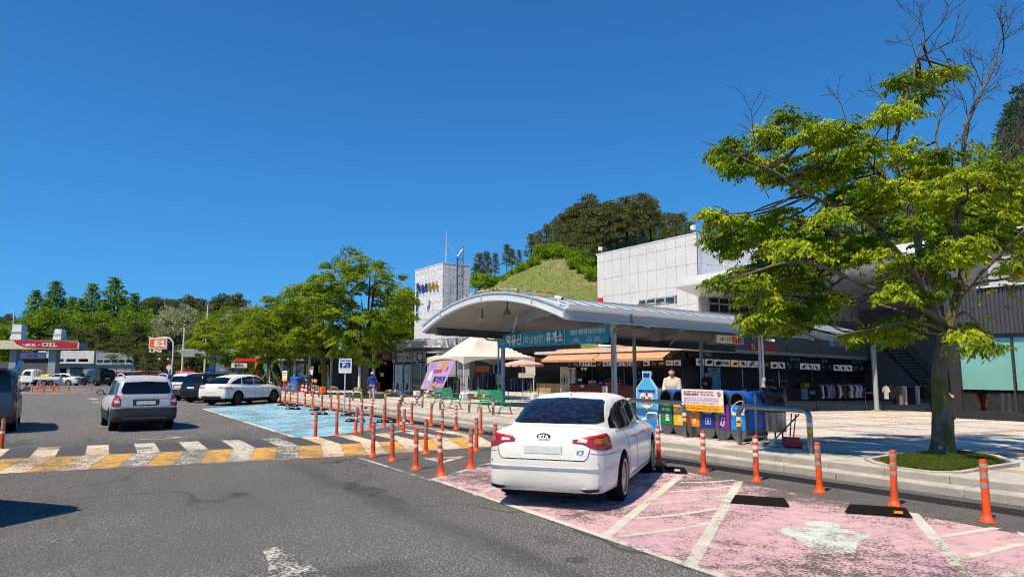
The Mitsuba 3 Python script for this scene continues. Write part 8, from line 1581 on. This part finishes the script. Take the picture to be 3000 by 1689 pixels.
# tufts on the slope
n = 12000; a = r.uniform(-.12, .16, n); D = r.uniform(78, 118, n); Xc = a * D; X_ = Xc * math.cos(AZ) + D * math.sin(AZ); Y_ = -Xc * math.sin(AZ) + D * math.cos(AZ); ok = ~(((X_ < 65) & (Y_ < 55)) | (X_ < 44)); X_, Y_ = X_[ok], Y_[ok]; n = len(X_)
P = np.c_[X_, Y_, hill_h(X_, Y_) - .05]; A = unit(np.c_[r.normal(0, .35, (n, 2)), np.ones(n)]); dry = (meshkit.fbm(np.c_[X_ * .14, Y_ * .14, X_ * 0], 4) > .50)[:, None]; v = r.random((n, 1))
colr = np.where(dry, np.array([.24, .19, .12]) * (1 - v) + np.array([.42, .34, .22]) * v, np.array([.12, .21, .03]) * (1 - v) + np.array([.28, .37, .07]) * v)
gv, gf, gc = leaf_mesh(P, A, unit(np.cross(A, r.normal(0, 1, (n, 3)))), r.uniform(.12, .32, n), r.uniform(.05, .12, n), colr); obj('hill_grass_tufts', (gv, gf), 'leaf', color=gc, kind='stuff', label='tufts of green and dry grass on the slope', cat='grass')

# =====================================================  FILLING STATION AND FAR THINGS ON THE LEFT
mat('fascia_cream', '#cfc9a6', 0.5); mat('fascia_red', '#b0203f', 0.45); mat('station_green', '#4f6a49', 0.6); mat('station_grey', '#8f9a9e', 0.6)
fs = thing('filling_station', 'filling station with cream and dark red canopy fascia and two roof stacks', 'filling station')
ax = np.array([math.cos(math.radians(-33)), math.sin(math.radians(-33)), 0.0]); ay = np.array([-ax[1], ax[0], 0.0]); fo = np.array([-8.4, 124.6, 0.0])   # front edge runs along ax
def SB(u0, u1, v0, v1, z0, z1): 
    m = B(u0, u1, v0, v1, z0, z1); M = np.eye(4); M[:3, 0], M[:3, 1], M[:3, 3] = ax, ay, fo; m.apply_transform(M); return m
def SF(shape, t, u, v, z): return frame(extr(shape, t), fo + ax * u + ay * v + np.array([0, 0, z]), ax, UZ)
obj('canopy_deck', SB(-14, 11.3, .2, 2.6, 4.95, 5.9), 'station_grey', fs)
obj('roof', SB(-14, 11.2, .6, 2.5, 5.9, 6.3), 'station_green', fs)
fas = poly([(-14, 0), (11.7, 0), (11.7, .95), (9.6, 1.15), (5, 1.25), (-14, 1.25)])
obj('fascia', SF(fas, .15, 0, .15, 4.92), 'fascia_cream', fs)
redp = poly([(2.1, 1.25), (2.6, .7), (3.6, .3), (5, .12), (11.5, .08), (11.5, .93), (9.6, 1.13), (5, 1.23)])
obj('fascia_band', SF(redp, .02, 0, -.005, 4.92), 'fascia_red', fs)
obj('lettering', frame(extr(affinity.scale(glyphs('ex-OIL', .55, 2, False)[0], 1.75, 1.0, origin=(0, 0)), .05), fo + ax * 3.9 + ay * -.03 + np.array([0, 0, 5.28]), ax, UZ), 'off_white', fs)
obj('swoosh', SF(unary_union([line([(3.5, .62), (4.3, .62)], .12)]), .05, 0, -.03, 4.92), 'off_white', fs)
for u, w in ((1.45, 1.0), (7.25, 1.1), (-5, 1.0)): obj('pillar', SB(u - w / 2, u + w / 2, 1.0, 2.0, 0, 4.95), 'station_grey', fs)
for u, w0, w1, h in ((1.6, .85, .60, 2.3), (7.7, .62, .48, 1.6)):
    st_ = tm(Manifold.batch_hull([mf(SB(u - w0, u + w0, 1, 2.4, 6.3, 6.32)), mf(SB(u - w1, u + w1, 1.2, 2.2, 6.3 + h - .02, 6.3 + h))])); obj('roof_stack', st_, 'white_metal', fs)
    obj('stack_band', SB(u - w0 - .0, u + w0 + .0, .98, 1.0, 6.3 + h * .45, 6.3 + h * .52), 'station_grey', fs)
obj('pump_island', SB(0, 8, 3.0, 4.2, 0, .2), 'concrete', fs)
for u in (3, 6): obj('pump', SB(u, u + .8, 3.3, 3.9, .2, 1.9), 'blue', fs)
obj('back_wall', SB(-14, 2.2, 8, 8.3, 0, 3.2), 'grey_dark_wall', fs)
obj('valance_arch', SF(poly([(2.8, 0), (6.8, 0), (6.8, .5), (5.8, .85), (4, .9), (2.8, .6)]), .1, 0, 1.6, 2.9), 'charcoal', fs)
k = thing('station_banner', 'purple banner hung below the filling station canopy', 'banner')
obj('cloth', SF(sbox(2.5, 0, 6.4, .95), .03, 0, .95, 3.5), 'purple', k); obj('ground_colour', SF(sbox(2.55, .04, 6.35, .91), .004, 0, .915, 3.5), 'lilac', k)
for s, u, w, m_ in (('연제엔', 3.5, .9, 'orange'), ('이벤', 4.5, .6, 'green'), ('할인!', 5.2, .9, 'yellow')): obj('lettering', frame(text(s, .42, (0, 0, 0), UX, UY, w, 1, size=36), fo + ax * u + ay * .90 + np.array([0, 0, 3.72]), ax, UZ), m_, k)
k = thing('station_building', 'white flat roofed station building with a row of narrow windows', 'building')
b0 = np.array([-4.0, 139.6, 0.]); 
def WB(o, d, u0, u1, z0, z1, t=.3, off=0.0):
    d = np.array([*d, 0.]); d /= np.linalg.norm(d); n = np.array([-d[1], d[0], 0]); m = B(u0, u1, off, off + t, z0, z1); M = np.eye(4); M[:3, 0], M[:3, 1], M[:3, 3] = d, n, o; m.apply_transform(M); return m
c0 = np.array([3.85, 134.6, 0.]); dL = (c0 - b0)[:2]; LL = np.linalg.norm(dL); c1 = np.array([9.4, 131.0, 0.]) ; dR = (c1 - c0)[:2]; LR = np.linalg.norm(dR)
obj('upper_wall', cat(WB(b0, dL, 0, LL, 2.95, 5.1, 5)), 'white_metal', k); obj('upper_wall', WB(c0, dR, 0.02, LR, 2.75, 4.75, 5, .25), 'station_grey', k)
obj('lower_wall', cat(WB(b0, dL, 0, LL, -.3, 2.93, 4.5, .5), WB(c0, dR, 0, LR, -.3, 2.72, 4.5, .6)), 'station_grey', k)
for i in range(4):
    w = obj('window', WB(b0, dL, .6 + i * 2.05, 2.3 + i * 2.05, 3.25, 3.8, .03, -.03), 'window_frame', k); obj('pane', WB(b0, dL, .66 + i * 2.05, 2.24 + i * 2.05, 3.3, 3.75, .03, -.045), 'black_glass', w)
for i in range(5):
    w = obj('window', WB(c0, dR, .35 + i * 1.22, 1.5 + i * 1.22, 3.1, 3.65, .03, .22), 'window_frame', k); obj('pane', WB(c0, dR, .40 + i * 1.22, 1.45 + i * 1.22, 3.15, 3.6, .03, .205), 'black_glass', w)
for i in range(10): obj('panel_joint', WB(b0, dL, .9 * i + .5, .9 * i + .53, 3.9, 5.08, .02, -.01), 'grey_metal', k)
obj('door', WB(b0, dL, 5.2, 7.4, 0, 2.3, .05, .45), 'blue_glass', k); obj('shop_window', WB(b0, dL, 1.0, 4.6, .5, 2.2, .05, .45), 'black_glass', k); obj('shop_window', WB(c0, dR, .6, 2.2, .8, 2.2, .05, .55), 'black_glass', k)
k = thing('low_red_wall', 'low dark red wall beside the station building', 'wall'); p0 = np.array((6.24,124.72,0.59)) * [1, 1, 0]; obj('wall', WB(p0, (.84, -.54), 0, 8.5, 0, 1.7, .3), 'fascia_red', k); obj('coping', WB(p0, (.84, -.54), 0, 8.5, 1.7, 1.8, .36), 'white_metal', k)
# gas sign on a bent pole
k = thing('gas_sign', 'orange and white gas sign hanging from a bent white pole', 'sign'); P = lambda s, z: np.array([9.75, 83.2, 0]) - ax * s + np.array([0, 0, z])
obj('pole', tube(curve([P(0, 0), P(0, 2.5), P(0, 4.4), P(.12, 5.0), P(.55, 5.36), P(1.2, 5.42), P(2.75, 5.44)], 26), .085, 10), 'white_metal', k, smooth=50)
gs_ = lambda sh, t, e: frame(extr(sh, t), P(2.65, 3.75) + np.cross(ax, UZ) * e, ax, UZ)
obj('board', gs_(rr(0, .42, 1.95, 1.6, .08), .18, -.09), 'white_metal', k); obj('orange_field', gs_(rr(.1, .52, 1.85, 1.5, .08), .01, .09), 'orange', k)
obj('lettering', frame(extr(affinity.scale(glyphs('E1', .58, 4, False)[0], 1.25, 1, origin=(0, 0)), .01), P(2.65, 3.75) + ax * .52 + np.cross(ax, UZ) * .10 + np.array([0, 0, .72]), ax, UZ), 'white', k)
obj('lettering', frame(extr(affinity.scale(glyphs('LPG', .30, 3, False)[0], 1.7, 1, origin=(0, 0)), .06), P(2.65, 3.75) + ax * .05 + np.cross(ax, UZ) * .06 + np.array([0, 0, .04]), ax, UZ), 'white_metal', k)
obj('hanger', cat(tube([P(2.3, 5.3), P(2.3, 5.45)], .03, 5), tube([P(1.1, 5.3), P(1.1, 5.45)], .03, 5)), 'white_metal', k)
# small grey canopy of the gas pumps, its pylon and sign
k = thing('pump_canopy', 'small grey canopy with a slanted front behind the parked cars', 'canopy'); q0 = np.array((10.31,83.93,3.83)) * [1, 1, 0]
sh = poly([(0, 0.05), (.9, -.45), (6.5, -.5), (6.5, .30), (.75, .30), (0.0, .12)])
obj('fascia', frame(extr(sh, .2), q0 + [0, 0, 3.8], ax, UZ), 'station_grey', k); obj('roof', frame(extr(poly([(.2, -.1), (6.5, -.35), (6.5, .2), (.4, .2)]), 5), q0 + ay * 5.1 + [0, 0, 3.8], ax, UZ), 'grey_dark_wall', k)
obj('trim', frame(extr(poly([(-.05, .1), (.75, .28), (6.5, .28), (6.5, .36), (.7, .36), (-.05, .17)]), .04), q0 + np.cross(ax, UZ) * .02 + [0, 0, 3.8], ax, UZ), 'white_metal', k); obj('trim', frame(extr(poly([(.85, -.5), (6.5, -.56), (6.5, -.46), (.9, -.4)]), .04), q0 + np.cross(ax, UZ) * .02 + [0, 0, 3.8], ax, UZ), 'white_metal', k)
for s in (3.2, 6.0): obj('pillar', frame(extr(sbox(s - .3, 0, s + .3, 3.4), .5), q0 + ay * 2, ax, UZ), 'station_grey', k)
obj('pump', frame(extr(sbox(3.6, 0, 4.3, 1.9), .5), q0 + ay * .8, ax, UZ), 'navy', k)
k = thing('white_kiosk', 'white kiosk wall with a round white column behind the parked cars', 'kiosk'); q1 = np.array((13.52,79.45,1.38)) * [1, 1, 0]
obj('wall', frame(extr(sbox(0, 0, 1.0, 2.6), 2.0), q1 + ay * 2, ax, UZ), 'white_metal', k); obj('column', tube([q1 + ax * 1.15 + [0, 0, 0], q1 + ax * 1.15 + [0, 0, 2.15]], .26, 14), 'white', k, smooth=40); obj('pump_side', frame(extr(sbox(-.75, 0, -.1, 2.0), .4), q1 + ay * .2, ax, UZ), 'blue', k)
k = thing('red_sign_strip', 'long low red sign with a blue end behind the parked cars', 'sign'); q2 = np.array((10.55,86.15,1.49)) * [1, 1, 0]
obj('board', frame(extr(sbox(0, 1.45, 2.2, 1.85), .06), q2, ax, UZ), 'red', k); obj('blue_end', frame(extr(poly([(1.5, 1.46), (2.19, 1.46), (2.19, 1.84), (1.7, 1.84)]), .01), q2 + np.cross(ax, UZ) * .005, ax, UZ), 'blue', k); obj('lettering', frame(extr(unary_union([sbox(.25 + .2 * i, 1.56, .38 + .2 * i, 1.74) for i in range(6)]), .006), q2 + np.cross(ax, UZ) * .006, ax, UZ), 'pale_pink', k, kind='stuff'); obj('post', cat(tube([q2 + ax * .3, q2 + ax * .3 + [0, 0, 1.5]], .04, 5), tube([q2 + ax * 1.9, q2 + ax * 1.9 + [0, 0, 1.5]], .04, 5)), 'grey_metal', k)
k = thing('orange_pylon', 'orange red shop gate seen between the tree trunks', 'gate'); q3 = np.array((15.54,73.37,1.17)) * [1, 1, 0]
obj('beam', frame(extr(sbox(-1.2, 2.75, 1.4, 3.05), .3), q3, ax, UZ), 'cone_red', k); obj('pillar', frame(extr(sbox(.85, 0, 1.35, 3.2), .3), q3 + np.cross(ax, UZ) * .02, ax, UZ), 'orange', k); obj('sign', frame(extr(sbox(-1.6, 2.1, 0, 2.55), .1), q3 + np.cross(ax, UZ) * .1, ax, UZ), 'off_white', k); obj('lettering', frame(text('충전소', .24, (0, 0, 0), UX, UY, 1.0, 2, size=36), q3 - ax * 1.3 + np.cross(ax, UZ) * .21 + [0, 0, 2.2], ax, UZ), 'black', k)
k = thing('hedge', 'low clipped hedge behind the white crossover', 'hedge'); V_, C_ = clumps([((q3[0] - 2.4 + i * .7, q3[1] + 1.6 - i * .45, .9), .8) for i in range(7)], np.random.default_rng(3), 160, .25, .14, bush_pal, 1.0, .2); obj('foliage', V_, 'leaf', k, color=C_); obj('stem', tube([(q3[0], q3[1] + .2, -.2), (q3[0], q3[1] + .2, .8)], .05, 5), 'bark_plain', k)
# poles and lamps in the distance
for c, l, h in ((((11.10,85.80,1.27)), 'pale utility pole left of the small grey canopy', 6.7), (((16.11,102.82,1.14)), 'tall pale pole rising above the trees left of the plaza', 10.9), (((-7.54,136.06,2.14)), 'thin pole at the left end of the filling station', 11.3), (((25.45,95.55,12.04)), 'utility pole with crossarms on the skyline left of the tower', 12.0)):
    k = thing('utility_pole', l, 'pole'); x, y, _ = c; obj('shaft', tube([(x, y, -.3), (x, y, h)], [.15, .10], 8), 'off_white', k, smooth=40)
    if 'crossarms' in l:
        for z in (h - .3, h - 1.0): obj('crossarm', tube([np.array([x, y, z]) - ax * .9, np.array([x, y, z]) + ax * .9], .05, 5), 'grey_metal', k)
x, y, _ = (10.14,94.77,1.22); k = thing('street_lamp', 'black twin globe street lamp before the dark trees', 'street lamp'); obj('post', tube([(x, y, 0), (x, y, 3.4)], .05, 7), 'black', k); obj('arm', tube(curve([np.array([x, y, 3.2]) - ax * .55 + [0, 0, .1], np.array([x, y, 3.7]) - ax * .3, np.array([x, y, 3.35]), np.array([x, y, 3.7]) + ax * .3, np.array([x, y, 3.2]) + ax * .55 + [0, 0, .1]], 16), .03, 5), 'black', k)
for s in (-1, 1): obj('globe', trimesh.creation.icosphere(2, .16).apply_translation(np.array([x, y, 3.2]) + ax * .55 * s), 'grey_metal', k, smooth=True)
x, y, _ = (9.08,79.95,1.31); k = thing('round_sign', 'white round topped road sign with red rim by the gas sign pole', 'sign'); sh = unary_union([Polygon([(.30 * math.cos(t), .30 * math.sin(t)) for t in np.linspace(0, 6.28, 20)]), Polygon([(-.28, 0), (.28, 0), (0, -.55)])])
obj('board', frame(extr(sh, .04), (x, y, 2.2), ax, UZ), 'off_white', k); obj('rim', frame(extr(Polygon([(.30 * math.cos(t), .30 * math.sin(t)) for t in np.linspace(.3, 2.84, 14)] + [(.2 * math.cos(t), .2 * math.sin(t)) for t in np.linspace(2.84, .3, 14)]), .01), np.array([x, y, 2.2]) + np.cross(ax, UZ) * .045, ax, UZ), 'red', k); obj('post', tube([(x, y, 0), (x, y, 2.0)], .04, 6), 'grey_metal', k)
x, y, _ = (-3.58,76.25,2.10); k = thing('arrow_sign', 'small bright blue arrow sign behind the grey van', 'sign'); obj('board', frame(extr(poly([(-.45, -.2), (.1, -.25), (.05, .15), (.25, .2), (.3, .75), (.05, .75), (-.05, .3), (-.45, .05)]), .05), (x, y, 2.0), ax, UZ), 'blue', k); obj('post', tube([(x, y, 0), (x, y, 1.9)], .04, 6), 'grey_metal', k)
for c, l in (((12.02,63.74,1.55), 'orange warning light box on the roof line left of the crossover'), ):
    k = thing('warning_box', l, 'box'); x, y, z = c; obj('case', frame(extr(sbox(-.45, 0, .75, .30), .2), (x, y, 1.25), ax, UZ), 'orange', k); obj('post', tube([(x, y, 0), (x, y, 1.25)], .04, 5), 'dark_steel', k)
